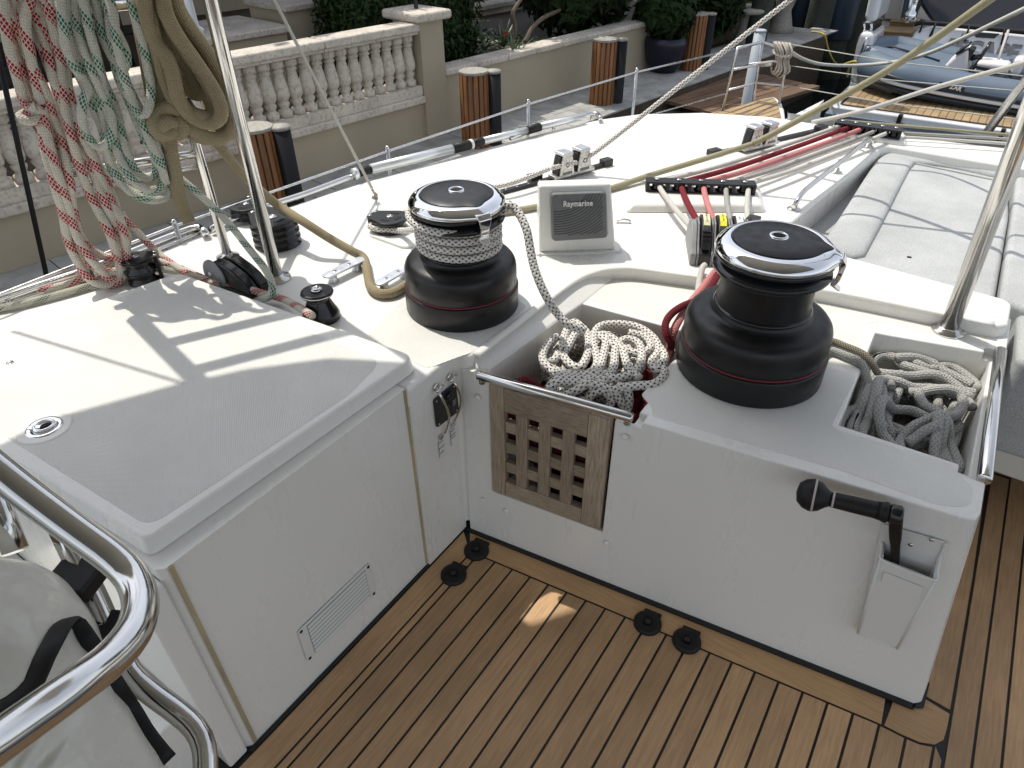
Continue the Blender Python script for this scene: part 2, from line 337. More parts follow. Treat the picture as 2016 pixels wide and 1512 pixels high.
def prism(poly, z0, z1): return loft([(p[0], p[1], z0) for p in poly], [(p[0], p[1], z1) for p in poly])
def lofts(rings, closed_caps=True):
    n = len(rings[0]); v = []; f = []
    for r in rings: v += [tuple(p) for p in r]
    for k in range(len(rings)-1):
        for i in range(n): f.append((k*n+i, k*n+(i+1) % n, (k+1)*n+(i+1) % n, (k+1)*n+i))
    if closed_caps: f += [tuple(range(n))[::-1], tuple(range((len(rings)-1)*n, len(rings)*n))]
    return v, f
def frame(d, up=(0, 0, 1)):
    d = np.array(d, float); d = d/np.linalg.norm(d); u = np.array(up, float)
    if abs(d.dot(u)) > .98: u = np.array((1., 0, 0))
    s = np.cross(d, u); s /= np.linalg.norm(s); t = np.cross(s, d); return d, s, t
def lathe(prof, c, axis=(0, 0, 1), n=40, caps=True):
    d, s, t = frame(axis, (0, 1, 0) if abs(axis[2]) > .9 else (0, 0, 1)); c = np.array(c, float)
    rings = [[c+d*z+(s*cos(2*pi*i/n)+t*sin(2*pi*i/n))*r for i in range(n)] for r, z in prof]
    return lofts(rings, caps)
def cyl(a, b, r, n=12, r2=None):
    a = np.array(a, float); b = np.array(b, float); L = np.linalg.norm(b-a)
    return lathe([(r, 0), (r if r2 is None else r2, L)], a, tuple((b-a)/L), n)
def cat(P, step=.01, closed=False):
    """Catmull-Rom through P, resampled evenly"""
    P = [np.array(p, float) for p in P]; n = len(P); out = []
    segs = n if closed else n-1
    for i in range(segs):
        if closed: p0, p1, p2, p3 = P[(i-1) % n], P[i], P[(i+1) % n], P[(i+2) % n]
        else: p0, p1, p2, p3 = P[max(i-1, 0)], P[i], P[i+1], P[min(i+2, n-1)]
        for k in range(10):
            t = k/10; out.append(.5*((2*p1)+(-p0+p2)*t+(2*p0-5*p1+4*p2-p3)*t*t+(-p0+3*p1-3*p2+p3)*t**3))
    if not closed: out.append(P[-1])
    else: out.append(out[0])
    out = np.array(out); d = np.r_[0, np.cumsum(np.linalg.norm(np.diff(out, axis=0), axis=1))]
    m = max(int(d[-1]/step), 3); s = np.linspace(0, d[-1], m+1)
    q = np.stack([np.interp(s, d, out[:, k]) for k in range(3)], 1)
    return q[:-1] if closed else q
def tube(path, r, n=10, closed=False, step=None, flat=1., v0=0., twist=0., rfun=None):
    if step: path = cat(path, step, closed)
    P = np.array(path, float); m = len(P)
    T = np.zeros_like(P)
    if closed: T = np.roll(P, -1, 0)-np.roll(P, 1, 0)
    else: T[1:-1] = P[2:]-P[:-2]; T[0] = P[1]-P[0]; T[-1] = P[-1]-P[-2]
    T /= np.maximum(np.linalg.norm(T, axis=1, keepdims=True), 1e-9)
    _, s, t = frame(T[0]); N = [s]
    for i in range(1, m):
        a = N[-1]-T[i]*N[-1].dot(T[i]); a /= max(np.linalg.norm(a), 1e-9); N.append(a)
    vs, fs, uv = [], [], []
    L = np.r_[0, np.cumsum(np.linalg.norm(np.diff(P, axis=0), axis=1))]+v0
    for i in range(m):
        b = np.cross(T[i], N[i]); rr = r if rfun is None else rfun(i/(m-1))*r
        for k in range(n):
            a = 2*pi*k/n+twist*L[i]; vs.append(P[i]+(N[i]*cos(a)+b*sin(a)*flat)*rr)
    end = m if closed else m-1
    for i in range(end):
        j = (i+1) % m; Lj = L[j] if j else L[-1]+np.linalg.norm(P[0]-P[-1])
        for k in range(n):
            k2 = (k+1) % n; fs.append((i*n+k, i*n+k2, j*n+k2, j*n+k)); uv += [(k/n, L[i]), ((k+1)/n, L[i]), ((k+1)/n, Lj), (k/n, Lj)]
    if not closed:
        fs.append(tuple(range(n))[::-1]); uv += [(.5, L[0])]*n
        fs.append(tuple(range((m-1)*n, m*n))); uv += [(.5, L[-1])]*n
    return vs, fs, uv
def mkt(name, geo, m, parent=None, **k): return mk(name, geo, m, parent, smooth=True, **k)
def rope(name, path, r, m, parent=None, step=.008, n=10, closed=False, **k):
    return mk(name, tube(path, r, n, closed, step, **k), m, parent, smooth=True)
def bake(o):
    dg = bpy.context.evaluated_depsgraph_get(); dg.update()
    me = bpy.data.meshes.new_from_object(o.evaluated_get(dg)); o.modifiers.clear(); o.data = me
def boolean(o, cutters):
    for c in cutters:
        b = o.modifiers.new('b', 'BOOLEAN'); b.operation = 'DIFFERENCE'; b.solver = 'EXACT'; b.object = c
    bake(o)
    for c in cutters:
        me = c.data; bpy.data.objects.remove(c); bpy.data.meshes.remove(me)
def addbevel(o, wd, seg=3, ang=35):
    b = o.modifiers.new('bevel', 'BEVEL'); b.width = wd; b.segments = seg; b.limit_method = 'ANGLE'; b.angle_limit = radians(ang); b.harden_normals = True
    o.data.polygons.foreach_set('use_smooth', [True]*len(o.data.polygons))
def rpoly(poly, r, seg=5):
    """round the corners of a 2d/3d polygon"""
    out = []; n = len(poly); poly = [np.array(p, float) for p in poly]
    rs = r if isinstance(r, (list, tuple)) else [r]*n
    for i in range(n):
        p = poly[i]; a = poly[i-1]; b = poly[(i+1) % n]; ri = rs[i]
        if ri <= 0: out.append(p); continue
        da = (a-p); db = (b-p); la, lb = np.linalg.norm(da), np.linalg.norm(db); k = min(ri, la*.49, lb*.49)
        A = p+da/la*k; B = p+db/lb*k
        for j in range(seg+1):
            t = j/seg; out.append((1-t)**2*A+2*t*(1-t)*p+t*t*B)
    return out
def text(s, size, ext, m, parent, name, origin, ax, ay, bold=0., align='CENTER', shear=0., space=1., xs=1.):
    cu = bpy.data.curves.new(name, 'FONT'); cu.body = s; cu.size = size; cu.extrude = ext; cu.align_x = align; cu.align_y = 'CENTER'; cu.offset = bold; cu.shear = shear; cu.space_character = space
    t = bpy.data.objects.new(name, cu); col.objects.link(t)
    dg = bpy.context.evaluated_depsgraph_get(); me = bpy.data.meshes.new_from_object(t.evaluated_get(dg))
    bpy.data.objects.remove(t); bpy.data.curves.remove(cu)
    ax = np.array(ax, float); ax /= np.linalg.norm(ax); ay = np.array(ay, float); ay -= ax*ax.dot(ay); ay /= np.linalg.norm(ay); az = np.cross(ax, ay)
    off = wloc(parent) if parent else Vector((0, 0, 0)); o3 = np.array(origin, float)-np.array(off)
    for v in me.vertices:
        c = o3+ax*v.co.x*xs+ay*v.co.y+az*v.co.z; v.co = c
    me.materials.clear(); me.materials.append(M[m]); ob = bpy.data.objects.new(name, me); link(ob, parent); return ob
# ================================================================== THE SETTING
ZD, ZC, ZL = .60, .565, .64           # main deck, winch console, locker lid
wt = mk('water', prism([(-60, -40), (60, -40), (60, 90), (-60, 90)], -1.9, -1.5), 'water'); tag(wt, kind='structure')
# ---- teak cockpit floor : black caulk bed and one object per plank
floor = mk('cockpit_floor', prism([(-2.0, -3.2), (2.2, -3.2), (2.2, 1.3), (-.03, 1.3), (-.03, -.7), (-2., -.7)], -.05, -.0035), 'caulk'); tag(floor, kind='structure')
def yin(x): return -.068+.1165*x      # inner edge of the border plank along the console
def yout(x): return .129*x-.012
def plank(poly, m='teak_floor', z=0.):
    o = mk('plank', prism(poly, -.0034, z), m, floor, bevel=.0008, seg=1); return o
def cut(poly, r): return [V(p[0], p[1]) for p in rpoly([V(*p, 0) for p in poly], r, 5)]
g = .0028
plank([(-.012, -2.1), (.052-g, -2.1), (.052-g, -.066), (-.010, -.016)])
plank([(.052+g, -2.1), (.0737-g, -2.1), (.0737-g, yin(.07)-g), (.052+g, yin(.052)-g)])
# border plank along the console, with the rounded corner piece
plank([(.047, -.0605), (.058, yin(.058)+g), (.40, yin(.4)+g), (.74, yin(.74)+g), (1.088, yin(1.088)+g), (1.084, yout(1.084)), (.6, yout(.6)), (.004, -.006)], 'teak_floor_x')
plank([(1.094, yin(1.094)+g)]+[(1.13, .0625), (1.165, .0665), (1.192, .079), (1.206, .1), (1.2085, .13), (1.209, .17)]+[(1.155, .178), (1.14, .14), (1.10, .133)], 'teak_floor_x')
xs = [.0737+.0532*i for i in range(0, 22)]
for i in range(21):
    a, b = xs[i]+g, xs[i+1]-g
    if b > 1.2: break
    ya, yb = yin(a)-g, yin(b)-g
    if a > 1.05:   # tops follow the rounded corner
        arc = lambda x: np.interp(x, [1.05, 1.10, 1.13, 1.165, 1.192, 1.21], [yin(1.05)-g, .0575-g*.4, .0585-g, .0625-g, .074-g, .095])
        ya, yb = arc(a), arc(b); mid = arc((a+b)/2)
        plank([(a, -2.1), (b, -2.1), (b, yb), ((a+b)/2, mid), (a, ya)])
    else: plank([(a, -2.1), (b, -2.1), (b, yb), (a, ya)])
plank([(xs[21]-.0+g-.0532*0, -2.1), (1.211-g, -2.1), (1.211-g, .05), (xs[21]+g, .075)]) if xs[21] < 1.2 else None
plank([(1.158, .186), (1.2085, .182), (1.209, .62), (1.203, 1.02), (1.17, 1.06), (1.12, 1.0), (1.14, .3)])
rx = [1.2125, 1.2625, 1.314, 1.3655, 1.417, 1.4685, 1.52, 1.5715, 1.623, 1.6745, 1.726]
for i in range(10):
    t = 1.085+(.012 if i else 0)
    plank([(rx[i]+g, -2.1), (rx[i+1]-g, -2.1), (rx[i+1]-g, t), (rx[i]+g, t)])
plank([(1.18, 1.075), (1.205, 1.03), (1.215, 1.10), (1.8, 1.11), (1.8, 1.17), (1.18, 1.16)], 'teak_floor_x')
# ---- main deck
edge = [(0, 612), (180, 548), (400, 462), (520, 422), (610, 392), (723, 356), (860, 318), (1008, 277), (1100, 253), (1183, 234), (1258, 224), (1383, 221), (1512, 229), (1640, 248), (1800, 270), (1990, 292), (2300, 331), (2700, 380)]
E3 = [at(u, v, ZD) for u, v in edge]
outer = [(-1.2, -2.2)]+[(p[0], p[1]) for p in E3]
_r = [at(u, v, ZD) for u, v in ((1985, 326), (1752, 287), (1736, 291), (1556, 440))]
recess = [(2.6, _r[0][1]+.02)]+[(p[0], p[1]) for p in _r]+[(.43, 1.06), (1.035, 1.012), (1.051, .99), (1.052, .87), (1.03, .848), (.598, .790), (.316, .683), (.15, .634), (.095, .60), (.06, .555), (.036, .47), (.03, .27), (.028, .035), (.012, .014), (-.0132, .004), (-.0140, -.163), (-.90, -.163), (-.90, -2.2)]
poly = outer+recess
deck = mk('deck', prism([(p[0], p[1]) for p in poly], .02, ZD), 'gelcoat'); tag(deck, kind='structure')
addbevel(deck, .011, 3, 25)
# low coaming sides under the deck edge and the side deck beyond it
side = [at(u, v, .65) for u, v in ((-400, 740), (0, 580), (345, 445), (763, 298), (1040, 205), (1253, 142), (1447, 97), (1560, 80))]
sidepoly = [(p[0]-.05, p[1]) for p in side]+[(-.27, 4.9), (-.22, 3.7), (-.1, 2.2), (-.7, 1.7), (-1.0, .6), (-1.1, -.5), (-1.1, -2.2), (-1.6, -2.2)]
sd_ = mk('side_deck', prism(sidepoly, -.75, .095), 'gelcoat'); tag(sd_, kind='structure')
# raised moulded lip round the console recess (real bead)
lip = [V(.03, .03, ZD), V(.031, .27, ZD), V(.037, .47, ZD), V(.062, .556, ZD), V(.097, .602, ZD), V(.152, .637, ZD), V(.316, .687, ZD), V(.598, .794, ZD), V(1.02, .85, ZD)]
mkt('lip', tube(lip, .012, 10, step=.02, flat=.55), 'gelcoat', deck)
# sloped shoulder between the deck and the rope bin
sh = [(.024, .03, .598), (.030, .60, .598), (.098, .60, .566), (.094, .44, .566), (.054, .035, .566), (.03, .02, .566)]
mk('shoulder', loft([(p[0], p[1], .3) for p in sh], sh), 'gelcoat', deck, bevel=.006, seg=2, angle=12)
def panel(name, pts, z, r, m, parent, h=.0008):
    P = [at(u, v, z) for u, v in pts] if len(pts[0]) == 2 and abs(pts[0][0]) > 5 else [V(p[0], p[1], z) for p in pts]
    P = rpoly([V(p[0], p[1], 0) for p in P], r, 5)
    return mk(name, loft([(p[0], p[1], z-.001) for p in P], [(p[0], p[1], z+h) for p in P]), m, parent, bevel=.0005, seg=1)
panel('nonskid_panel', [(722, 662), (770, 610), (830, 570), (960, 565), (1040, 602), (1010, 630), (931, 694), (902, 703), (840, 727)], ZD, .02, 'nonskid', deck)
panel('nonskid_panel', [(1214, 425), (1278, 426), (1307, 521), (1235, 524), (1110, 514), (1060, 506)], ZD, .02, 'gelcoat', deck, .001)
panel('nonskid_panel', [(1640, 508), (1712, 524), (1965, 593), (1978, 612), (1968, 628), (1800, 604), (1612, 556)], ZD, .03, 'nonskid', deck)
panel('nonskid_panel', [(860, 445), (1015, 425), (1010, 475), (860, 480)], ZD, .02, 'gelcoat', deck, .001)
for (u, v) in ((640, 700), (1150, 700)): pass
# ---- sofa well floor
sw = mk('sofa_well', prism([(.35, 1.0), (2.6, .9), (2.6, 2.5), (.45, 2.5)], .1, .46), 'gelcoat_inner'); tag(sw, kind='structure')
# ================================================================== WINCH CONSOLE
con = thing('winch_console', 'white moulded fibreglass console with two rope bins sunk in its top', 'console', (.5, .4, 0))
A = [(0, 0, 0), (.573, .074, 0), (1.138, .147, 0), (1.152, .16, 0), (1.156, .2, 0), (1.15, 1.0, 0), (-.01, 1.0, 0)]
B = [(0, .006, ZC), (.54, .07+.004, ZC), (1.045, .139, ZC), (1.062, .147, ZC), (1.068, .17, ZC), (1.062, .98, ZC), (.0, .98, ZC)]
body = mk('console_body', loft(A, B), 'gelcoat', con)
cut_ = []
def cutter(g_): o = mk('cut', g_, 'gelcoat_inner'); cut_.append(o)
# rope bin in front of the winches, open towards the cockpit where the grate stands
cutter(loft([(.086, .03, .17), (.395, .07, .17), (.395, .45, .17), (.105, .43, .17)], [(.055, .02, .62), (.43, .07, .62), (.43, .455, .62), (.09, .43, .62)]))
cutter(prism([(.076, -.05), (.385, -.01), (.385, .09), (.076, .05)], .187, .62))
cutter(prism([(.036, -.05), (.448, .0), (.444, .092), (.036, .038)], .548, .62))
# bin beside the right-hand post
cutter(loft([(.81, .31, .25), (1.03, .315, .25), (1.03, .74, .25), (.81, .70, .25)], [(.79, .282, .62), (1.045, .29, .62), (1.042, .775, .62), (.778, .715, .62)]))
cutter(prism([(1.02, .262), (1.2, .262), (1.2, .79), (1.02, .79)], .545, .62))
boolean(body, cut_); addbevel(body, .0085, 3, 40)
panel('nonskid_panel', [(1262, 778), (1330, 706), (1500, 690), (1688, 738), (1636, 842), (1880, 917), (1893, 943), (1915, 958), (1912, 1000), (1850, 996), (1660, 928), (1500, 882), (1285, 820), (1282, 800)], ZC, [.01, .02, .02, .02, .015, .02, .015, .01, .03, .02, 0, 0, .01, .01], 'nonskid', con)
panel('nonskid_panel', [(1137, 580), (1168, 553), (1225, 547), (1385, 560), (1480, 578), (1600, 595), (1945, 668), (1950, 685), (1730, 632), (1700, 640), (1690, 700), (1500, 670), (1330, 640), (1160, 590)], ZC, .015, 'nonskid_cream', con)
for (u, v) in ((940, 782), (1231, 860), (1194, 1068), (952, 984), (996, 1005)):
    p = atf(u, v, .0); n_ = V(.128, -.992, 0)
    mkt('screw_cap', lathe([(.0082, 0), (.0080, .0035), (.0055, .0062), (.0008, .0072)], p+n_*(-.001), tuple(n_), 16), 'gelcoat', con)
# dark seal along the foot
mk('foot_seal', join(prism([(-.006, -.012), (1.14, .133), (1.141, .15), (-.004, .006)], 0.0005, .006), prism([(1.136, .135), (1.158, .15), (1.16, .22), (1.15, .22)], .0005, .006)), 'caulk', con)
# ---- grate door, framed in weathered teak
gr = thing('grate_door', 'weathered teak grate with square openings closing the rope bin', 'grate', tuple(atf(1085, 1000)))
gx = V(.9918, .128, 0); gn = V(.128, -.9918, 0)
def gp(x, y, z):   # x along the front, y outwards, z up
    return gx*x+gn*y+V(0, 0, z)
def gbar(name, x0, x1, z0, z1, y0, y1, m): return mk(name, ([gp(x, y, z) for z in (z0, z1) for y in (y0, y1) for x in (x0, x1)], box(0, 0, 0, 1, 1, 1)[1]), m, gr, bevel=.0018, seg=2)
GX0, GX1, GZ0, GZ1 = .080, .382, .192, .548
gbar('stile', GX0, .118, GZ0, GZ1, -.022, .001, 'teak_grate'); gbar('stile', .331, GX1, GZ0, GZ1, -.022, .001, 'teak_grate')
gbar('rail', .1185, .3305, .478, GZ1, -.022, .0, 'teak_grate_x'); gbar('rail', .1185, .3305, GZ0, .243, -.022, .0, 'teak_grate_x')
nv, nh = 4, 4
hx = .0300; gapx = (.3305-.1185-4*hx)/3
xv = [.1185+hx+i*(hx+gapx) for i in range(3)]
for i in range(3): gbar('vertical_slat', xv[i], xv[i]+gapx, .2435, .4775, -.016, -.001, 'teak_grate')
hz = .033; gz = (.4775-.2435-4*hz)/3
for i in range(3):
    z = .2435+hz+i*(hz+gz); gbar('cross_slat', .1185, .3305, z, z+gz, -.0215, -.0165+.012, 'teak_grate_x')
# stainless bars over both bins
def railbar(a, b, r, label):
    t = thing('grab_bar', label, 'grab bar', tuple((a+b)/2))
    mkt('bar', lathe([(r*.8, 0), (r, .003), (r, np.linalg.norm(b-a)-.003), (r*.8, np.linalg.norm(b-a))], a, tuple((b-a)/np.linalg.norm(b-a)), 24), 'steel', t)
    for q in (a+(b-a)*.03, b-(b-a)*.03): mkt('end_mount', cyl(q-V(0, 0, .02), q, r*.7, 12), 'steel', t)
railbar(at(940, 738, .568), at(1246, 823, .568), .0115, 'polished stainless bar lying along the top of the teak grate')
railbar(at(1970, 690, .565), at(1938, 945, .565), .0135, 'polished stainless bar along the open side of the grey rope bin')
# ================================================================== LOCKER
lk = thing('cockpit_locker', 'big white fibreglass locker with a textured overhanging lid and louvred vent', 'locker', (-.5, -.45, 0))
mk('locker_body', prism([(-.93, -.757), (-.035, -.757), (-.024, -.745), (-.021, -.164), (-.93, -.164)], 0, .601), 'gelcoat', lk)
mk('locker_end', prism(cut([(-.93, -.802), (-.0235, -.802), (-.0235, -.7575), (-.93, -.7575)], .006), 0, .575), 'gelcoat', lk, bevel=.004)
lid = rpoly([(-.06, -.747, 0), (-.042, -.088, 0), (-.855, -.140, 0), (-.935, -.60, 0), (-.965, -.80, 0)], [.02, .035, .03, .01, .01], 5)
ld = mk('lid', loft([(p[0], p[1], .6015) for p in [q*V(1, 1, 1) for q in lid]], [(lerp(p[0], -.5, .012), lerp(p[1], -.45, .018), ZL) for p in lid]), 'gelcoat', lk, bevel=.009, seg=4)
panel('nonskid_panel', [(-.085, -.722), (-.066, -.28), (-.095, -.150), (-.82, -.175), (-.915, -.60), (-.925, -.765)], ZL, [.03, .02, .04, .03, .01, .01], 'nonskid', lk, .0008)
for y, z1 in ((-.166, .60), (-.738, .60)):
    mk('seam_strip', box(-.0225, y-.004, .01, -.0185, y+.004, z1), 'seam_tan', lk, bevel=.001, seg=1)
mk('foot_seal', box(-.022, -.757, .0005, -.012, -.0, .004), 'caulk', lk)
mk('inner_wall', prism([(-.2, -.1625), (-.0125, -.1625), (-.0125, .0), (-.2, .0)], 0, .55), 'gelcoat', deck)
# flush pull ring
fl = at(88, 843, ZL+.001)
fp = thing('flush_latch', 'polished oval lift ring latch set in the locker lid', 'latch', tuple(fl))
mkt('surround', lathe([(.049, -.001), (.0485, .0012), (.045, .0022)], fl, n=40), 'gelcoat', fp)
mkt('plate', lathe([(.034, .0), (.0335, .0035), (.030, .005), (.022, .0045), (.019, .001)], fl, n=40), 'chrome', fp)
mkt('ring', tube([fl+V(.017*cos(a)-.003, .017*sin(a)+.002, .0045) for a in np.linspace(0, 2*pi, 24)[:-1]], .0032, 8, closed=True), 'chrome', fp)
mkt('socket', lathe([(.011, .001), (.0108, .0062), (.0001, .0062)], fl+V(.004, .003, 0), n=24), 'dark_void', fp)
mk('tongue', obox(fl+V(-.012, -.012, .0045), V(.7, .7, 0), V(-.7, .7, 0), V(0, 0, 1), .013, .006, .0018), 'chrome', fp, bevel=.002)
sw2 = at(20, 715, ZL)
mkt('lid_screw', lathe([(.0085, .0), (.0075, .0022), (.003, .0022), (.0028, .001)], sw2, n=20), 'steel', lk)
# louvred vent
vt = thing('louvre_vent', 'white plastic louvred vent screwed low on the locker side', 'vent', (-.02, -.46, .145))
def xq(y, z, x=-.0205): return (x, y, z)
vo = rpoly([V(-.0205, -.572, .09), V(-.0205, -.352, .088), V(-.0205, -.352, .208), V(-.0205, -.572, .206)], .008, 3)
mk('frame', loft([p for p in vo], [p+V(.0028, 0, 0) for p in vo]), 'white_plastic', vt, bevel=.0015)
mk('gap_shade', box(-.0205, -.550, .097, -.0174, -.370, .200), 'vent_gap_shade', vt)  # grey sheet, shade between the louvres put in as colour
for i in range(8):
    z = .1035+i*.0127
    mk('louvre', ([(-.0180, -.548, z-.0034), (-.0180, -.372, z-.0034), (-.0148, -.372, z-.0036), (-.0148, -.548, z-.0036), (-.0170, -.548, z+.0040), (-.0170, -.372, z+.0040)], [(0, 1, 2, 3), (3, 2, 5, 4), (0, 4, 5, 1), (0, 3, 4), (1, 5, 2)]), 'white_plastic', vt, bevel=.0006, seg=1)
for y in (-.565, -.359):
    for z in (.097, .199):
        mkt('screw', lathe([(.0042, 0), (.0038, .0012), (.0001, .0012)], (-.0172, y, z), (1, 0, 0), 12), 'black_gloss', vt)
# lower step by the helm
st = thing('helm_step', 'white moulded step below the near end of the locker', 'step', (-.35, -1.1, 0))
mk('step_body', prism(cut([(-.8, -1.7), (-.077, -1.7), (-.072, -.804), (-.8, -.804)], .006), 0, .2), 'gelcoat', st, bevel=.01, seg=3)
# ---- switch panel and engine-stop pulls on the narrow wall
XW = -.0105
def wp(u, v, off=0.): return atx(u, v, XW+off)
pn = thing('switch_panel', 'small black switch panel on the narrow wall below the left winch', 'switch panel', tuple(wp(876, 797)))
q = [wp(852, 787), wp(895, 752), wp(902, 808), wp(858, 842)]
qq = rpoly(q, .008, 3)
mk('plate', loft(qq, [p+V(.004, 0, 0) for p in qq]), 'black_plastic', pn, bevel=.0012)
def on(q, s, t): return (q[0]*(1-s)+q[1]*s)*(1-t)+(q[3]*(1-s)+q[2]*s)*t
for s, t, r_ in ((.55, .55, .0065), (.80, .55, .0065)):
    c = on(q, s, t)+V(.0045, 0, 0); mk('rocker', obox(c, V(1, 0, 0), V(0, 1, 0), V(0, .1, 1), .003, r_, .009), 'grey_plastic' if s > .6 else 'black_gloss', pn, bevel=.001)
mkt('knob', lathe([(.011, 0), (.0105, .006), (.004, .008)], on(q, .62, .22)+V(.004, 0, 0), (1, 0, 0), 20), 'black_gloss', pn)
for s, t in ((.1, .1), (.9, .08), (.9, .92), (.1, .92)):
    mkt('screw', lathe([(.0028, 0), (.0026, .001), (.0001, .001)], on(q, s, t)+V(.004, 0, 0), (1, 0, 0), 10), 'steel', pn)
def pull(u, v, pts, tag_px, label, l2, lines):
    c = wp(u, v); t = thing('stop_pull', label, 'pull handle', tuple(c))
    mkt('rosette', lathe([(.010, 0), (.0095, .003), (.005, .004)], c, (1, 0, 0), 20), 'steel', t)
    mkt('tee_handle', tube([c+V(.012, -.012, -.002), c+V(.012, .012, .004)], .0035, 10), 'steel', t)
    mkt('cable', tube([c]+[wp(a, b, o) for a, b, o in pts], .0032, 8, step=.006), 'steel', t)
    L_ = mk('clip', obox(wp(tag_px[0], tag_px[1]-20, .003), V(1, 0, 0), V(0, 1, .2), V(0, -.2, 1), .003, .0075, .005), 'steel', t, bevel=.001)
    c2 = wp(*tag_px); s = thing('sticker', l2, 'sticker', tuple(c2))
    q = [c2+V(0, y, z) for y, z in ((-.0105, -.028), (.0105, -.024), (.0105, .028), (-.0105, .024))]
    mk('backing', loft(q, [p+V(.0006, 0, 0) for p in q]), 'label_white', s)
    mk('edge_line', loft([c2+V(.0006, -.0105, -.028), c2+V(.0006, -.0095, -.028), c2+V(.0006, -.0095, .024), c2+V(.0006, -.0105, .024)], [c2+V(.0009, -.0105, -.028), c2+V(.0009, -.0095, -.028), c2+V(.0009, -.0095, .024), c2+V(.0009, -.0105, .024)]), 'ink', s)
    for k, (wrd, z) in enumerate(lines):
        text(wrd, .0065, .0002, 'ink', s, 'lettering', c2+V(.0009, .0, z), (0, 1, .08), (0, -.08, 1))
pull(858, 762, [(868, 780, .02), (880, 805, .024), (884, 825, .022), (876, 852, .006)], (869, 880), 'left of two steel engine stop pulls on the narrow wall', 'lower white sticker under the left stop pull', (('PUSH', .017), ('ENGINE', .0), ('STOP', -.017)))
pull(885, 742, [(897, 757, .02), (907, 780, .024), (906, 803, .022), (895, 828, .006)], (892, 857), 'right of two steel engine stop pulls on the narrow wall', 'upper white sticker under the right stop pull', (('PUSH', .017), ('START', .004), ('STOP', -.006)))
# ---- snap sockets on the floor
for i, (u, v, l) in enumerate(((938, 1083, 'black rubber deck fitting nearest the inner corner'), (893, 1131, 'black rubber deck fitting second out from the inner corner beside the locker'), (1275, 1226, 'left of the pair of black deck fittings in front of the console'), (1352, 1261, 'right of the pair of black deck fittings in front of the console'))):
    c = at(u, v, .004); t = thing('deck_fitting', l, 'deck fitting', (c[0], c[1], 0), group='black rubber fittings on the cockpit floor')
    mkt('pad', lathe([(.0350, 0), (.0345, .006), (.029, .011), (.016, .0125), (.014, .009), (.0001, .009)], (c[0], c[1], 0), n=30), 'black_rubber', t)
    a = radians(20 if i > 1 else 55)
    mk('flap', obox((c[0]+.006*cos(a+1.2), c[1]+.024, .004), V(cos(.12), sin(.12), 0), V(-sin(.12), cos(.12), 0), V(0, 0, 1), .022, .013, .0035), 'black_rubber', t, bevel=.001)
    mkt('button', lathe([(.008, 0), (.0075, .003), (.001, .0035)], (c[0], c[1], .009), n=16), 'black_gloss', t)
# ---- winch handle and its pocket
pk = thing('handle_pocket', 'white plastic winch handle pocket screwed to the console front', 'pocket', tuple(atf(1775, 1150)))
def fpz(u, v, o): return atf(u, v, o)
bk = [fpz(1737, 1030, .001), fpz(1862, 1066, .001), fpz(1766, 1276, .001), fpz(1690, 1248, .001)]
bk[2], bk[3] = fpz(1768, 1276, .001), fpz(1690, 1248, .001)
mk('back_plate', loft(bk, [p+gn*.003 for p in bk]), 'white_plastic', pk, bevel=.001)
wob = .045
bl, br_ = bk[3], bk[2]
tl = lerp(bk[0], bk[3], .40); tr = lerp(bk[1], bk[2], .34)
fr0 = [atf(1737, 1066, .003), atf(1734, 1100, .036), atf(1842, 1142, .036), atf(1852, 1092, .003)]
fr1 = [atf(1694, 1232, .002), atf(1689, 1246, .016), atf(1766, 1277, .016), atf(1778, 1254, .002)]
vs = []; th = .003
def shell(outer0, outer1):
    o0 = [np.array(p) for p in outer0]; o1 = [np.array(p) for p in outer1]
    c0 = sum(o0)/4; c1 = sum(o1)/4
    i0 = [p+(c0-p)/np.linalg.norm(c0-p)*th*1.6 for p in o0]; i1 = [p+(c1-p)/np.linalg.norm(c1-p)*th*1.6+V(0, 0, .004) for p in o1]
    v = o0+o1+i0+i1
    f = []
    for i in range(3): j = i+1; f += [(i, j, 4+j, 4+i), (8+i, 12+i, 12+j, 8+j), (i, 8+i, 8+j, j)]
    f += [(4, 5, 6, 7), (12, 15, 14, 13), (0, 4, 12, 8), (3, 11, 15, 7), (4, 7, 15, 12)]
    return v, f
mk('holster', shell(fr0, fr1), 'white_plastic', pk, bevel=.0035, seg=3, angle=30)
lipc = [fr0[0], fr0[1], lerp(fr0[1], fr0[2], .5)+gn*.006+V(0, 0, -.006), fr0[2], fr0[3]]
mkt('rim', tube([fr0[0], lerp(fr0[0], fr0[1], .6), fr0[1], lerp(fr0[1], fr0[2], .33)+gn*.004, lerp(fr0[1], fr0[2], .66)+gn*.004, fr0[2], lerp(fr0[2], fr0[3], .4), fr0[3], lerp(tr, bk[1], .5)+gn*.006, bk[1]+gn*.004], .0030, 10, step=.006), 'white_plastic', pk)
for a_, b_ in ((fr0[1], fr1[1]), (fr0[2], fr1[2]), (fr1[1], fr1[2]), (fr1[0], fr1[1]), (fr1[3], fr1[2])): mkt('moulded_edge', cyl(a_, b_, .0028, 10), 'white_plastic', pk)
e0 = lerp(fr0[1], fr1[1], .12)+(fr0[2]-fr0[1])*.12+gn*.0012; e1 = lerp(fr0[2], fr1[2], .12)-(fr0[2]-fr0[1])*.12+gn*.0012; dn_ = (fr1[1]-fr0[1])*.12
mk('embossed_panel', loft([e0, e1, e1+dn_, e0+dn_], [p+gn*.002 for p in (e0, e1, e1+dn_, e0+dn_)]), 'white_plastic', pk, bevel=.001)
for u, v in ((1793, 1072), (1834, 1062)): mkt('screw', lathe([(.0045, 0), (.004, .002), (.001, .0025)], fpz(u, v, .004), tuple(gn), 14), 'steel', pk)
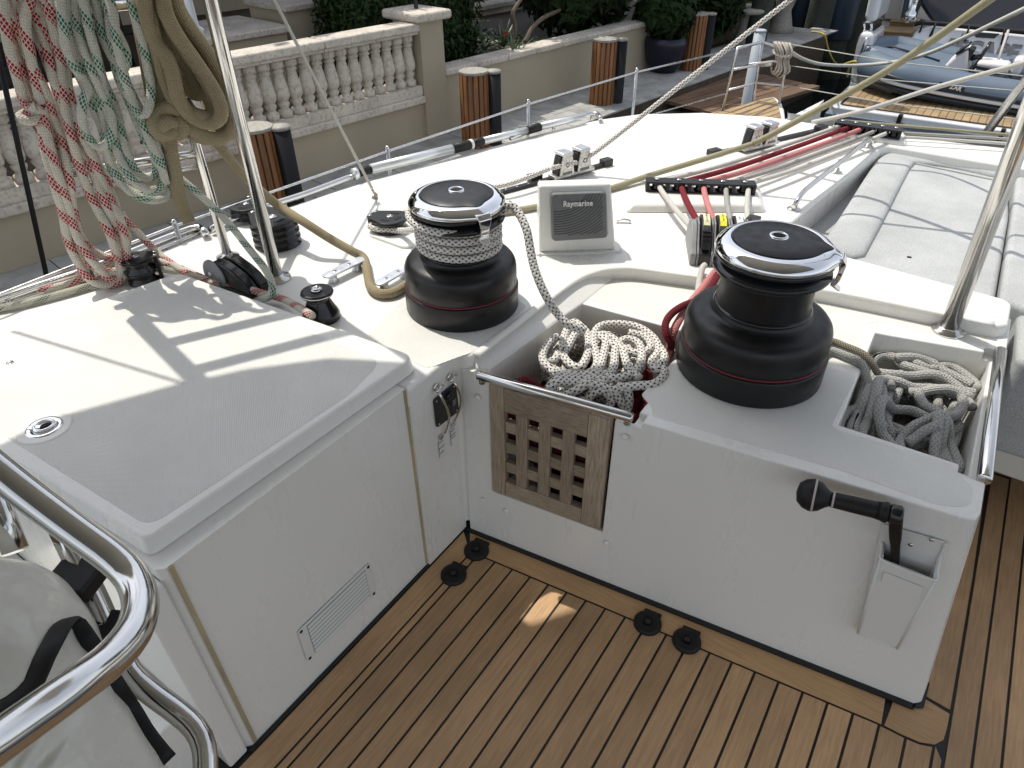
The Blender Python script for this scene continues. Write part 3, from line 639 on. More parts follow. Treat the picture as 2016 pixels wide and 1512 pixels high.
wh = thing('winch_crank', 'black winch handle standing in its pocket with a long rubber grip', 'winch handle', tuple(atf(1775, 1060, .03)))
ga = atf(1597, 974, .050); gb = atf(1750, 1010, .050); ax_ = (gb-ga)/np.linalg.norm(gb-ga); LL = np.linalg.norm(gb-ga)
kc = ga
mkt('knob', lathe([(.003, -.026), (.018, -.023), (.0275, -.012), (.0312, .0), (.0308, .006), (.027, .016), (.017, .028), (.0140, .034)], kc, tuple(ax_), 32), 'black_rubber', wh)
mkt('knob_ring', lathe([(.0308, .0035), (.0316, .0045), (.0316, .0064), (.0305, .0074)], kc, tuple(ax_), 32, False), 'pale_ring', wh)
mkt('grip', lathe([(.0135, .034), (.0148, .040), (.0155, .07), (.0160, .12), (.0162, .15), (.0165, LL-.02), (.0175, LL-.012), (.019, LL-.008), (.019, LL-.002), (.014, LL)], kc, tuple(ax_), 32), 'black_rubber', wh)
mkt('grip_ring', lathe([(.0145, .0365), (.0153, .0375), (.0153, .0392), (.0147, .0402)], kc, tuple(ax_), 32, False), 'pale_ring', wh)
hub = gb+ax_*.012
mkt('hub', lathe([(.016, -.012), (.0185, -.009), (.0185, .006), (.016, .010), (.0001, .011)], hub, tuple(ax_), 24), 'black_gloss', wh)
arm_b = atf(1762, 1124, .004)
d_ = arm_b-hub; d_ /= np.linalg.norm(d_); s_ = np.cross(d_, ax_); s_ /= np.linalg.norm(s_); a2 = np.cross(s_, d_)
rings = []
for t, wx, wy in ((0, .019, .0105), (.14, .0215, .0105), (.30, .0185, .010), (.45, .0155, .008), (1.0, .0145, .0065)):
    c = hub+(arm_b-hub)*t; rings.append([c+s_*wx*i+a2*wy*j for i, j in ((-1, -1), (1, -1), (1, 1), (-1, 1))])
mk('arm', lofts(rings), 'black_rubber', wh, bevel=.004, seg=3)
# reflections of a stain on the gelcoat
# ================================================================== WINCHES
def winch(c, zs, rb, rc, label, tip_px, hs=1.):
    """zs: dict of heights above the base"""
    x, y, z = c; t = thing('winch', label, 'winch', c, group='self-tailing winches')
    C_ = V(*c); H = lambda h: h*hs
    L_ = lambda nm, pr, m, caps=False, n=72: mkt(nm, lathe([(r, H(h)) for r, h in pr], c, n=n, caps=caps), m, t)
    L_('lower_skirt', [(rb*.985, 0), (rb, .003), (rb*.998, .062), (rb*.992, .0645), (rb*.97, .0655), (rb*.9, .0656)], 'black_alloy', True)
    L_('red_ring', [(rb*.9, .0657), (rb*.966, .0657), (rb*.975, .067), (rb*.975, .0688), (rb*.966, .0702), (rb*.9, .0702)], 'red_ring', True)
    dr = rb*.61
    L_('upper_skirt', [(rb*.9, .0703), (rb*.965, .0703), (rb*.972, .072), (rb*.972, .095), (rb*.970, .112), (rb*.962, .122), (rb*.942, .131), (rb*.905, .1385), (rb*.85, .1435), (rb*.78, .1470), (rb*.70, .1495), (rb*.662, .1520), (rb*.645, .1565), (rb*.640, .1615), (rb*.62, .1625)], 'black_alloy', True)
    L_('wear_ring', [(dr*1.0, .1610), (dr*1.045, .1625), (dr*1.05, .1650), (dr*1.02, .1675), (dr*1.0, .1685)], 'black_gloss', False)
    L_('drum', [(dr*1.0, .160), (dr*1.0, .168), (dr*.985, .19), (dr*.98, .215), (dr*.985, .232), (dr*1.0, .243)], 'black_alloy', True)
    L_('lower_jaw', [(dr*.9, .240), (rc*.90, .243), (rc*.985, .249), (rc*1.0, .2545), (rc*.985, .258), (rc*.84, .2665), (rc*.8, .268)], 'black_gloss', True)
    L_('upper_jaw', [(rc*.8, .2675), (rc*.84, .2685), (rc*.985, .277), (rc*1.0, .281), (rc*.99, .286), (rc*.8, .2865)], 'black_gloss', True)
    # chrome collar with a nose where the line feeds in
    ta = at(tip_px[0], tip_px[1], z+H(.29)); ang = atan2(ta[1]-y, ta[0]-x)
    def rr(a, r, amt): 
        d = (a-ang+pi) % (2*pi)-pi
        return r*(1+amt*math.exp(-(d/.20)**2))
    n = 96; rings = []
    for r, h, amt in ((rc*.9, .2868, .0), (rc*1.0, .2872, .07), (rc*1.012, .291, .08), (rc*1.0, .2965, .08), (rc*.955, .304, .08), (rc*.87, .3105, .07), (rc*.785, .3135, .14), (rc*.76, .3125, .17), (rc*.74, .309, .18)):
        rings.append([(x+rr(2*pi*i/n, r, amt)*cos(2*pi*i/n), y+rr(2*pi*i/n, r, amt)*sin(2*pi*i/n), z+H(h)) for i in range(n)])
    mkt('chrome_collar', lofts(rings), 'chrome', t)
    rings = []
    for r, h, amt in ((rc*.745, .309, .18), (rc*.752, .3128, .18), (rc*.73, .3146, .17), (rc*.55, .3185, .04), (rc*.2, .3205, 0), (rc*.17, .3205, 0)):
        rings.append([(x+rr(2*pi*i/n, r, amt)*cos(2*pi*i/n), y+rr(2*pi*i/n, r, amt)*sin(2*pi*i/n), z+H(h)) for i in range(n)])
    mkt('cap', lofts(rings), 'black_alloy', t)
    # socket: polished ring with an eight-point star hole
    L_('socket_ring', [(.0205, .3195), (.0200, .3225), (.017, .3240), (.0142, .3236), (.0135, .3215), (.0135, .318)], 'chrome', False, 40)
    star = [(x+(.0136 if k % 2 else .0102)*cos(pi*k/8), y+(.0136 if k % 2 else .0102)*sin(pi*k/8)) for k in range(16)]
    mk('socket', join(loft([(p[0], p[1], z+H(.3207)) for p in star], [(p[0], p[1], z+H(.3212)) for p in star])), 'dark_void', t)
    # feeder arm
    d = V(cos(ang), sin(ang), 0); s = V(-sin(ang), cos(ang), 0)
    rings = []
    for r, h, wx, wy in ((rc*1.0, .302, .018, .008), (rc*1.08, .290, .017, .007), (rc*1.09, .270, .012, .005), (rc*1.07, .250, .010, .005), (rc*1.02, .240, .013, .005), (rc*1.15, .229, .010, .003)):
        p = C_+d*r+V(0, 0, H(h)); rings.append([p+s*wx*i+d*wy*j for i, j in ((-1, -1), (1, -1), (1, 1), (-1, 1))])
    mk('feeder_arm', lofts(rings), 'chrome', t, bevel=.0025, seg=3)
    return t, ang
W1 = (-.143, .203, ZD+.001); W2 = (.561, .389, ZC+.001)
w1, w1a = winch(W1, None, .1465, .1155, 'left of the two black winches with the speckled rope wound round its drum', (950, 430), .955)
w2, w2a = winch(W2, None, .1655, .1235, 'right of the two black winches with a bare drum and no rope on it', (1645, 512), 1.03)
o_ = V(*W1)+V(0, 0, .3175*.955+.0002); dd = V(cos(w1a), sin(w1a), 0)
text('HARKEN', .0125, .0002, 'grey_plastic', w1, 'lettering', o_+dd*.058+V(0, 0, -.002), dd, (-dd[1], dd[0], 0), bold=.0003)
# turns on the left winch and the tail
rp = thing('speckled_sheet', 'white rope with black flecks wound on the left winch and led to the deck blocks', 'rope', W1)
rr_ = .0094; dr = .1465*.61
P = []
hz0 = W1[2]+.955*.166
turns = 3.0
fb = at(790, 452, ZD+.028)          # leaves the foot block
sa = atan2(fb[1]-W1[1], fb[0]-W1[0])-.95
P = [at(742, 451, ZD+.026), at(790, 454, ZD+.03), at(822, 452, ZD+.10)]
N_ = 110
a0 = radians(122); turns = 3.34
for i in range(N_+1):
    a = a0-2*pi*turns*i/N_
    z = hz0+rr_*.6+(2.30*rr_)*(turns*i/N_)
    P.append(V(W1[0]+(dr+rr_*1.0)*cos(a), W1[1]+(dr+rr_*1.0)*sin(a), z))
# rises to the self-tailing jaw
aend = a0-2*pi*turns; zend = P[-1][2]; zj = W1[2]+.2675*.955
K = 26
for i in range(1, K+1):
    k = i/K; a = aend-radians(165)*k; kk = k*k*(3-2*k)
    e = lerp(dr+rr_, .1175, kk); z = lerp(zend, zj-.004, kk**.8)
    P.append(V(W1[0]+e*cos(a), W1[1]+e*sin(a), z))
for i in range(1, 12):
    k = i/11; a = aend-radians(165)-radians(60)*k; P.append(V(W1[0]+lerp(.1175, .098, k)*cos(a), W1[1]+lerp(.1175, .098, k)*sin(a), zj))
rope('winch_turns', P, rr_, 'rope_dot', rp, step=.006, n=14)
# the tail goes round in the jaw and out to the right
jaw = [V(W1[0]+.105*cos(a), W1[1]+.105*sin(a), zj) for a in np.linspace(radians(-140), radians(40), 12)]
ex = at(985, 400, W1[2]+.262)
tail = [V(W1[0]+.09*cos(.9), W1[1]+.09*sin(.9), zj), V(W1[0]+.105*cos(.5), W1[1]+.105*sin(.5), zj), at(1003, 403, .875), at(1020, 418, .862), at(1036, 450, .835), at(1043, 485, .80), at(1050, 520, .765), at(1062, 555, .73), at(1080, 592, .69), at(1098, 618, .655), at(1120, 640, .632), at(1150, 650, .61)]
rope('tail', tail, .0102, 'rope_dot', rp, step=.006, n=14)
# lead: from the turning block behind the winch to the double block and up to the rig
lead = [at(742, 451, ZD+.026), at(728, 446, ZD+.026), at(745, 436, ZD+.026), at(790, 420, ZD+.026), at(840, 405, ZD+.03), at(960, 372, ZD+.04), at(1010, 360, ZD+.045), at(1080, 333, ZD+.055)]
rope('deck_lead', lead, .0085, 'rope_dot', rp, step=.008)
A_ = at(1155, 320, ZD+.07); B_ = at(1166, 304, ZD+.075)
far_ = ray(1560, -4, 2.6)
rope('rising_line', [at(1085, 331, ZD+.055), at(1120, 322, ZD+.06), B_, lerp(B_, far_, .5), far_, far_+(far_-B_)*1.2], .0085, 'rope_dot', rp, step=.02)
# ---- foot block by the left winch
def disc_block(c, r, h, layers, label, name='turning_block', plinth=None, az=0., tail_=None, cat_='block'):
    t = thing(name, label, cat_, tuple(c))
    if plinth: mk('plinth', prism(rpoly([V(c[0]+plinth*cos(az+a), c[1]+plinth*sin(az+a)*.8, 0) for a in (0, 1.57, 3.14, 4.71)], .04), c[2]-.002, c[2]+.008), 'gelcoat', t, bevel=.003)
    z = c[2]+(.008 if plinth else 0)
    dh = h/layers
    for i in range(layers):
        zz = z+i*dh
        mkt('sheave', lathe([(r*.98, zz-c[2]), (r*.98, zz-c[2]+dh*.12), (r*.80, zz-c[2]+dh*.36), (r*.80, zz-c[2]+dh*.6), (r*.98, zz-c[2]+dh*.86), (r*.98, zz-c[2]+dh)], c, n=36), 'black_gloss', t)
    d = V(cos(az), sin(az), 0); s = V(-sin(az), cos(az), 0); zt = z+h
    pts = [V(c[0], c[1], 0)+s*r*1.02*sin(a)+d*r*1.02*cos(a) for a in np.linspace(radians(95), radians(265), 12)]+[V(c[0], c[1], 0)+d*r*1.25+s*-.45*r, V(c[0], c[1], 0)+d*r*1.25+s*.45*r]
    pts = [p for p in pts]
    o = mk('cheek', prism([(p[0], p[1]) for p in pts], zt+.0005, zt+.006), 'black_alloy', t, bevel=.0022)
    mk('side_web', prism([(p[0], p[1]) for p in [V(c[0], c[1], 0)+d*r*1.24+s*-.42*r, V(c[0], c[1], 0)+d*r*1.24+s*.42*r, V(c[0], c[1], 0)+d*r*1.0+s*.42*r, V(c[0], c[1], 0)+d*r*1.0-s*.42*r]], z, zt), 'black_alloy', t, bevel=.002)
    mkt('axle', lathe([(r*.2, 0), (r*.19, .003), (r*.09, .0035), (r*.08, .001), (.0002, .001)], (c[0], c[1], zt+.006), n=20), 'steel', t)
    for k in (-.28, .28):
        p = V(c[0], c[1], 0)+d*r*1.12+s*k*r
        mkt('bolt', lathe([(r*.12, 0), (r*.11, .002), (r*.05, .002), (.0002, .001)], (p[0], p[1], zt+.006), n=14), 'steel', t)
    for k in range(3):
        a = az+pi/2+k*pi/2; p = V(c[0]+.55*r*cos(a), c[1]+.55*r*sin(a), zt+.0062)
        mkt('opening', tube([p+V(cos(a+1.57), sin(a+1.57), 0)*.25*r*j-V(cos(a), sin(a), 0)*.06*r*abs(j) for j in (-1, 0, 1)], r*.11, 8, step=.004, flat=.1), 'dark_void', t)
    return t
disc_block(at(770, 450, ZD+.010), .056, .034, 1, 'black foot block beside the left winch with the speckled rope turning round it', az=radians(190))
mk('block_plinth', prism(rpoly([at(722, 465, ZD)*V(1, 1, 0), at(800, 493, ZD)*V(1, 1, 0), at(835, 478, ZD)*V(1, 1, 0), at(815, 440, ZD)*V(1, 1, 0), at(740, 445, ZD)*V(1, 1, 0)], .03), ZD-.002, ZD+.009), 'gelcoat', deck, bevel=.003)
disc_block(at(548, 478, ZD+.002), .072, .078, 4, 'stack of three black sheaves behind the steel post', name='sheave_stack', az=radians(170))
disc_block(at(490, 425, ZD+.012), .055, .035, 2, 'farther black double sheave near the toe rail beyond the posts', name='sheave_stack', az=radians(120))
disc_block(at(284, 552, ZD+.002), .042, .066, 2, 'tall black block with pierced top beside the red flecked coil', name='stand_up_block', az=radians(60))
# small drum with a capstan shape beside the locker
c = at(634, 625, ZD+.001); t = thing('snubber', 'small black snubbing drum at the far corner of the locker', 'snubber', tuple(c))
mkt('drum', lathe([(.046, -.001), (.047, .012), (.043, .022), (.036, .035), (.030, .050), (.027, .058), (.028, .064), (.035, .069)], c, n=40), 'black_gloss', t)
mkt('crown', lathe([(.030, .066), (.0395, .068), (.0405, .073), (.039, .0765), (.034, .078), (.03, .0772), (.01, .078)], c, n=40), 'black_alloy', t)
mkt('crown_ring', lathe([(.0402, .0708), (.0412, .0722), (.0402, .0735)], c, n=40, caps=False), 'steel', t)
mkt('top_bolt', lathe([(.015, .0772), (.0145, .083), (.011, .0865), (.004, .087), (.0035, .085), (.0002, .085)], c, n=12), 'steel', t)
# ---- black fairlead block behind the locker
c = at(470, 560, ZD); t = thing('lead_block', 'pair of hooded black lead blocks standing behind the locker edge', 'block', tuple(c))
d = at(530, 590, ZD)-at(420, 545, ZD); d = d/np.linalg.norm(d); s = V(-d[1], d[0], 0)
def hood(o, w, nm, m):
    prof = [(-.085, .0), (-.09, .03), (-.078, .056), (-.05, .072), (-.015, .074), (.03, .060), (.06, .045), (.082, .022), (.085, .0)]
    p0 = c+d*.01+s*o
    return mk(nm, loft([p0+d*x+V(0, 0, z)-s*w for x, z in prof], [p0+d*x+V(0, 0, z)+s*w for x, z in prof]), m, t, bevel=.006, seg=3, angle=30)
hood(-.018, .0155, 'hood', 'black_gloss'); hood(.018, .0155, 'hood', 'black_gloss')
mkt('side_disc', lathe([(.046, 0), (.045, .004), (.038, .006)], c-d*.045+V(0, 0, .03)-s*.034, tuple(-s), 28), 'clutch_grey', t)
mkt('pivot', lathe([(.006, 0), (.005, .003), (.0002, .003)], c-d*.055+V(0, 0, .035)-s*.041, tuple(-s), 12), 'letter_white', t)
mk('base', prism([tuple((c+d*x+s*y)[:2]) for x, y in ((-.09, -.04), (.10, -.04), (.10, .04), (-.09, .04))], ZD, ZD+.008), 'black_plastic', t, bevel=.003)
# ---- two alloy fairleads the tan rope weaves through
def fairlead(pa, pb, label):
    a = at(*pa, ZD+.028); b = at(*pb, ZD+.028); c = (a+b)/2; c[2] = ZD; t = thing('fairlead_bar', label, 'fairlead', tuple(c), group='alloy fairleads')
    d = (b-a); L = np.linalg.norm(d); d /= L; s = V(-d[1], d[0], 0)
    w = .0165; pts = [(a+d*w*1.0*(1-cos(t_))*1+s*w*sin(t_)*1)*1 for t_ in []]
    top = []
    for k in range(9): t_ = pi/2+pi*k/8; top.append(a+d*w+d*w*cos(t_)+s*w*sin(t_))
    for k in range(9): t_ = -pi/2+pi*k/8; top.append(b-d*w+d*w*cos(t_)+s*w*sin(t_))
    mk('top_plate', loft([V(p[0], p[1], ZD+.022) for p in top], [V(p[0], p[1], ZD+.028) for p in top]), 'alloy', t, bevel=.002, seg=3)
    for k in (.2, .8):
        p = lerp(a, b, k); mkt('pillar', lathe([(.016, 0), (.0135, .004), (.0115, .012), (.0135, .022)], (p[0], p[1], ZD), n=24), 'alloy', t)
    for k in (.27, .62):
        p = lerp(a, b, k); mkt('screw', lathe([(.006, 0), (.0057, .0007), (.0025, .0006), (.0002, -.0008)], (p[0], p[1], ZD+.0281), n=16), 'steel', t)
        mkt('recess', lathe([(.0024, 0), (.0001, 0)], (p[0], p[1], ZD+.0289), n=8, caps=False), 'dark_void', t)
fairlead((637, 544), (716, 506), 'alloy fairlead bar with the tan rope bending off its far end')
fairlead((741, 559), (808, 520), 'alloy fairlead bar half hidden by the left winch')
# ---- tan rope led through them
# ---- instrument pod
bl = at(1058, 505, ZD); br = at(1228, 499, ZD)
pod = thing('instrument_pod', 'white housing with a grey instrument cover reading Raymarine', 'instrument pod', tuple((bl+br)/2))
ex_ = (br-bl)/np.linalg.norm(br-bl); ey_ = V(-ex_[1], ex_[0], 0); Wd = np.linalg.norm(br-bl)
def pp(x, y, z): return bl+ex_*x+ey_*y+V(0, 0, z)
mk('flange', loft(rpoly([pp(-.005, 0, 0), pp(Wd, 0, 0), pp(Wd, .13, 0), pp(-.005, .13, 0)], .015), [p+V(0, 0, .007) for p in rpoly([pp(-.003, .002, 0), pp(Wd-.002, .002, 0), pp(Wd-.002, .13, 0), pp(-.003, .13, 0)], .015)]), 'gelcoat', pod, bevel=.002)
# face leans back
ftl = at(1060, 366, .80); ftr = at(1201, 364, .80)
zt = .193
def ground_top(u, v):   # the pod's top edge lies in the plane y = .03 behind its foot
    return atpl(u, v, pp(0, .026, 0), ey_)
TL, TR = ground_top(1061, 366), ground_top(1203, 362); BLf, BRf = pp(.006, .012, .006), pp(Wd-.022, .012, .006)
TL[2] = TR[2] = (TL[2]+TR[2])/2
back = ey_*.085
mk('housing', loft([BLf, BRf, BRf+ey_*.10, BLf+ey_*.10], [TL, TR, TR+back*.55, TL+back*.55]), 'gelcoat', pod, bevel=.008, seg=4)
fn = np.cross(TR-TL, BLf-TL); fn /= np.linalg.norm(fn)
if fn.dot(CAM-TL) < 0: fn = -fn
def onf(u, v, o=0.): return atpl(u, v, TL+fn*o, fn)
cv = rpoly([onf(1083, 378, .0), onf(1192, 374, .0), onf(1195, 465, .0), onf(1086, 472, .0)], .012, 6)
cc = sum(cv)/len(cv)
mk('cover', lofts([cv, [p+fn*.012 for p in cv], [lerp(p, cc, .045)+fn*.0175 for p in cv]]), 'grey_plastic', pod, bevel=.002)
o = .0176
# raised flowing ribs
quad = [onf(1086, 380, o), onf(1190, 376, o), onf(1192, 462, o), onf(1088, 468, o)]
def inq(s, t): return (quad[0]*(1-s)+quad[1]*s)*(1-t)+(quad[3]*(1-s)+quad[2]*s)*t
for i in range(22):
    r = .62+.056*i; pts = []
    for j in range(60):
        a_ = pi/2-j*pi/2/59; s_q, t_q = .10+r*cos(a_)*1.0, -.2+r*sin(a_)
        if i and j == 0: pass
        if .03 < s_q < .965 and .03 < t_q < .965: pts.append(inq(s_q, t_q))
    if pts and pts[0] is not None:
        t0_ = -.2+r
        if .03 < t0_ < .965: pts = [inq(.03, t0_)]+pts
    if len(pts) > 2: mkt('rib', tube(pts, .0013, 5), 'rib_grey', pod)
fx = (quad[1]-quad[0]); fx /= np.linalg.norm(fx); fy = np.cross(fn, fx)
text('Raymarine', .0225, .0012, 'letter_white', pod, 'lettering', onf(1138, 401, .0205), fx, fy, bold=.0005, space=1.05, xs=.84)
for u, v in ((1063, 500), (1220, 493)):
    p = at(u, v, ZD+.007); mkt('screw', lathe([(.0032, 0), (.003, .001), (.0002, .001)], p, n=10), 'steel', pod)
# little pad eye right of the pod
c = at(1228, 440, ZD); t = thing('pad_eye', 'tiny steel pad eye on the deck right of the instrument pod', 'pad eye', tuple(c))
mkt('bow', tube([c+V(-.018, -.01, 0), c+V(-.016, -.009, .01), c+V(0, 0, .014), c+V(.016, .009, .01), c+V(.018, .01, 0)], .003, 8, step=.003), 'steel', t)
mk('foot', obox(c+V(0, 0, .001), V(.87, .49, 0), V(-.49, .87, 0), V(0, 0, 1), .024, .007, .0015), 'steel', t, bevel=.001)
# ================================================================== lead blocks on their tracks
def genoa(c, d, n, label, s0=.075, two=True):
    """car on a black track; c on deck, d along the track"""
    d = d/np.linalg.norm(d); s = V(-d[1], d[0], 0)
    t = thing('lead_car', label, 'lead car', tuple(c))
    mk('car_base', obox(c+V(0, 0, .016), d, s, V(0, 0, 1), s0*1.15, .022, .006), 'worn_alloy', t, bevel=.003)
    for k in ((-1, 1) if two else (0,)):
        for sd2 in (-1, 1):
            p = c+d*k*s0*.5+s*sd2*.022
            prof = [(-.034, .02), (.034, .02), (.026, .070), (.020, .092), (-.020, .092), (-.026, .070)]
            mk('cheek', loft([p+d*x+V(0, 0, z)-s*.0035 for x, z in prof], [p+d*x+V(0, 0, z)+s*.0035 for x, z in prof]), 'worn_alloy', t, bevel=.002)
            if sd2 < 0:
                q = p+V(0, 0, .058)-s*.0036
                mkt('hub_ring', lathe([(.0095, 0), (.009, .0015), (.0065, .0015), (.0062, .0002)], q, tuple(-s), 20), 'clutch_grey', t)
                mkt('hub', lathe([(.005, 0), (.0045, .001), (.0001, .001)], q, tuple(-s), 16), 'chrome', t)
                mk('maker_plate', obox(p+V(0, 0, .028)-s*.004, d, V(0, 0, 1), s, .021, .0042, .0008), 'grey_plastic', t)
        p = c+d*k*s0*.5
        mk('crown', obox(p+V(0, 0, .0955), d, s, V(0, 0, 1), .024, .028, .006), 'alloy', t, bevel=.004, seg=3)
        mkt('sheave', lathe([(.028, -.015), (.022, -.006), (.022, .006), (.028, .015)], p+V(0, 0, .055), tuple(s), 24), 'black_gloss', t)
        for e in (-1, 1): mk('guard', obox(p+d*e*.030+V(0, 0, .055), d*cos(.18)-V(0, 0, 1)*sin(.18)*-e, s, V(0, 0, 1)*cos(.18)-d*e*sin(.18), .0035, .017, .032), 'black_plastic', t, bevel=.002)
    return t
ta = at(985, 382, ZD); tb = at(1193, 326, ZD); td = tb-ta
trk = thing('deck_track', 'black sheet track on the deck behind the left winch', 'track', tuple((ta+tb)/2))
mk('rail', obox((ta+tb)/2+V(0, 0, .006), td/np.linalg.norm(td), V(-td[1], td[0], 0)/np.linalg.norm(td), V(0, 0, 1), np.linalg.norm(td)/2, .0125, .006), 'black_alloy', trk, bevel=.002)
for i in range(9): mkt('bolt', lathe([(.004, 0), (.0035, .0008), (.0002, .0008)], lerp(ta, tb, .05+.1*i)+V(0, 0, .012), n=10), 'steel', trk)
mk('end_stop', obox(tb+V(0, 0, .014), td/np.linalg.norm(td), V(-td[1], td[0], 0)/np.linalg.norm(td), V(0, 0, 1), .022, .017, .013), 'black_plastic', trk, bevel=.003)
e2 = at(1052, 356, ZD); mk('end_stop', obox(e2+V(0, 0, .014), td/np.linalg.norm(td), V(-td[1], td[0], 0)/np.linalg.norm(td), V(0, 0, 1), .026, .018, .012), 'black_plastic', trk, bevel=.003)
genoa(at(1125, 347, ZD), td, 2, 'nearer chrome double lead car carrying the speckled rope', .082)
ta2 = at(1405, 306, ZD); tb2 = at(1615, 258, ZD); td2 = tb2-ta2
tr2 = thing('deck_track', 'black sheet track on the far deck beside the rope bundle', 'track', tuple((ta2+tb2)/2))
mk('rail', obox((ta2+tb2)/2+V(0, 0, .006), td2/np.linalg.norm(td2), V(-td2[1], td2[0], 0)/np.linalg.norm(td2), V(0, 0, 1), np.linalg.norm(td2)/2, .0125, .006), 'black_alloy', tr2, bevel=.002)
for k in (.0, 1.): mk('end_stop', obox(lerp(ta2, tb2, k)+V(0, 0, .014), td2/np.linalg.norm(td2), V(-td2[1], td2[0], 0)/np.linalg.norm(td2), V(0, 0, 1), .026, .018, .012), 'black_plastic', tr2, bevel=.003)
genoa(at(1492, 293, ZD), td2, 1, 'farther chrome lead car with the buff rope running out of it', .085)
# ================================================================== organisers
def organiser(pa, pb, nsh, label, plinth_px, zp, w=.024):
    a = at(*pa, zp); b = at(*pb, zp); c = (a+b)/2; d = b-a; L = np.linalg.norm(d); d /= L; s = V(-d[1], d[0], 0)
    t = thing('deck_organiser', label, 'deck organiser', tuple(c))
    Q = [at(*p, ZD) for p in plinth_px]; n_ = len(Q)
    cc = sum(Q)/n_
    mk('plinth', loft([V(p[0], p[1], ZD-.003) for p in Q], [V(*(lerp(p, cc, .12)[:2]), zp) for p in Q]), 'gelcoat', t, bevel=.012, seg=3, angle=20)
    for nm, z in (('base_plate', zp+.003), ('top_plate', zp+.032)):
        mk(nm, obox(c+V(0, 0, z-zp), d, s, V(0, 0, 1), L/2, w, .0035), 'black_alloy', t, bevel=.0015)
    for i in range(nsh+1):
        p = a+d*L*i/nsh; p = p+d*(.006 if i == 0 else (-.006 if i == nsh else 0))
        mk('divider', obox(p+V(0, 0, .0175), d, s, V(0, 0, 1), .006, w*.96, .011), 'black_alloy', t, bevel=.001)
    for i in range(nsh):
        p = a+d*L*(i+.5)/nsh
        mkt('sheave', lathe([(w*.85, .0075), (w*.6, .014), (w*.6, .021), (w*.85, .0275)], p, n=24), 'black_gloss', t)
        mkt('bolt', lathe([(.0085, 0), (.0085, .004), (.005, .006), (.0002, .006)], p+V(0, 0, .0356), n=6), 'steel', t)
    return a, b, d, s
pla = [(1232, 418), (1263, 378), (1492, 378), (1510, 419)]
pla = [(1225, 420), (1512, 420), (1500, 372), (1262, 372)]
a1, b1, d1, s1 = organiser((1270, 373), (1484, 380), 5, 'nearer black deck organiser with five ropes on a white plinth', pla, ZD+.028)
pl2 = [(1618, 266), (1790, 290), (1785, 268), (1640, 246)]
a2, b2, d2, s2 = organiser((1642, 254), (1772, 272), 5, 'farther black deck organiser at the far edge of the deck', pl2, ZD+.02, .03)
def lineup(name, pts, r, m, label, **k):
    t = rope(name, pts, r, m, None, **k); tag(t, label, 'rope'); return t
spec = [('white', 'rope_white', .0085, 'leftmost white'), ('red', 'rope_red', .0095, 'dark red'), ('pink', 'rope_pink', .0095, 'pink'), ('speck', 'rope_speck', .008, 'black and buff speckled'), ('white', 'rope_white', .0085, 'rightmost white')]
near_px = [(1291, 380), (1325, 380), (1363, 380), (1404, 381), (1441, 382)]
clutch_px = [(1352, 456), (1372, 450), (1402, 445), (1433, 446), (1462, 444)]
far_px = [(1648, 250), (1667, 252), (1690, 256), (1715, 261), (1738, 265)]
back_px = [(1383, 362), (1400, 352), (1420, 352), (1438, 362), (1452, 362)]
dl = V(.45, -.9, 0); dl /= np.linalg.norm(dl); sl = V(-dl[1], dl[0], 0)
for i in range(5):
    nm, m, r, w_ = spec[i]
    P0 = at(*near_px[i], ZD+.046); fr = at(*far_px[i], ZD+.038)
    sp = a1+d1*np.linalg.norm(b1-a1)*(i+.5)/5+V(0, 0, .018)
    ci = (0, 0, 1, 2, 3)[i]; e = at(1382, 512, ZD)+sl*(.046*ci-(.030 if i == 0 else 0))-dl*(.035+.075)+V(0, 0, .052)
    pts = [fr+(fr-sp)*.02, lerp(fr, sp, .3)-V(0, 0, .006), lerp(fr, sp, .7)-V(0, 0, .006), sp+s1*.03+d1*.016, sp+s1*.0+d1*.019, sp-s1*.028+d1*.010, lerp(sp-s1*.03, e, .5), e, e+(e-sp)*.015]
    lineup('control_line', pts, r, m, w_+' control line running between the two deck organisers', step=.01)
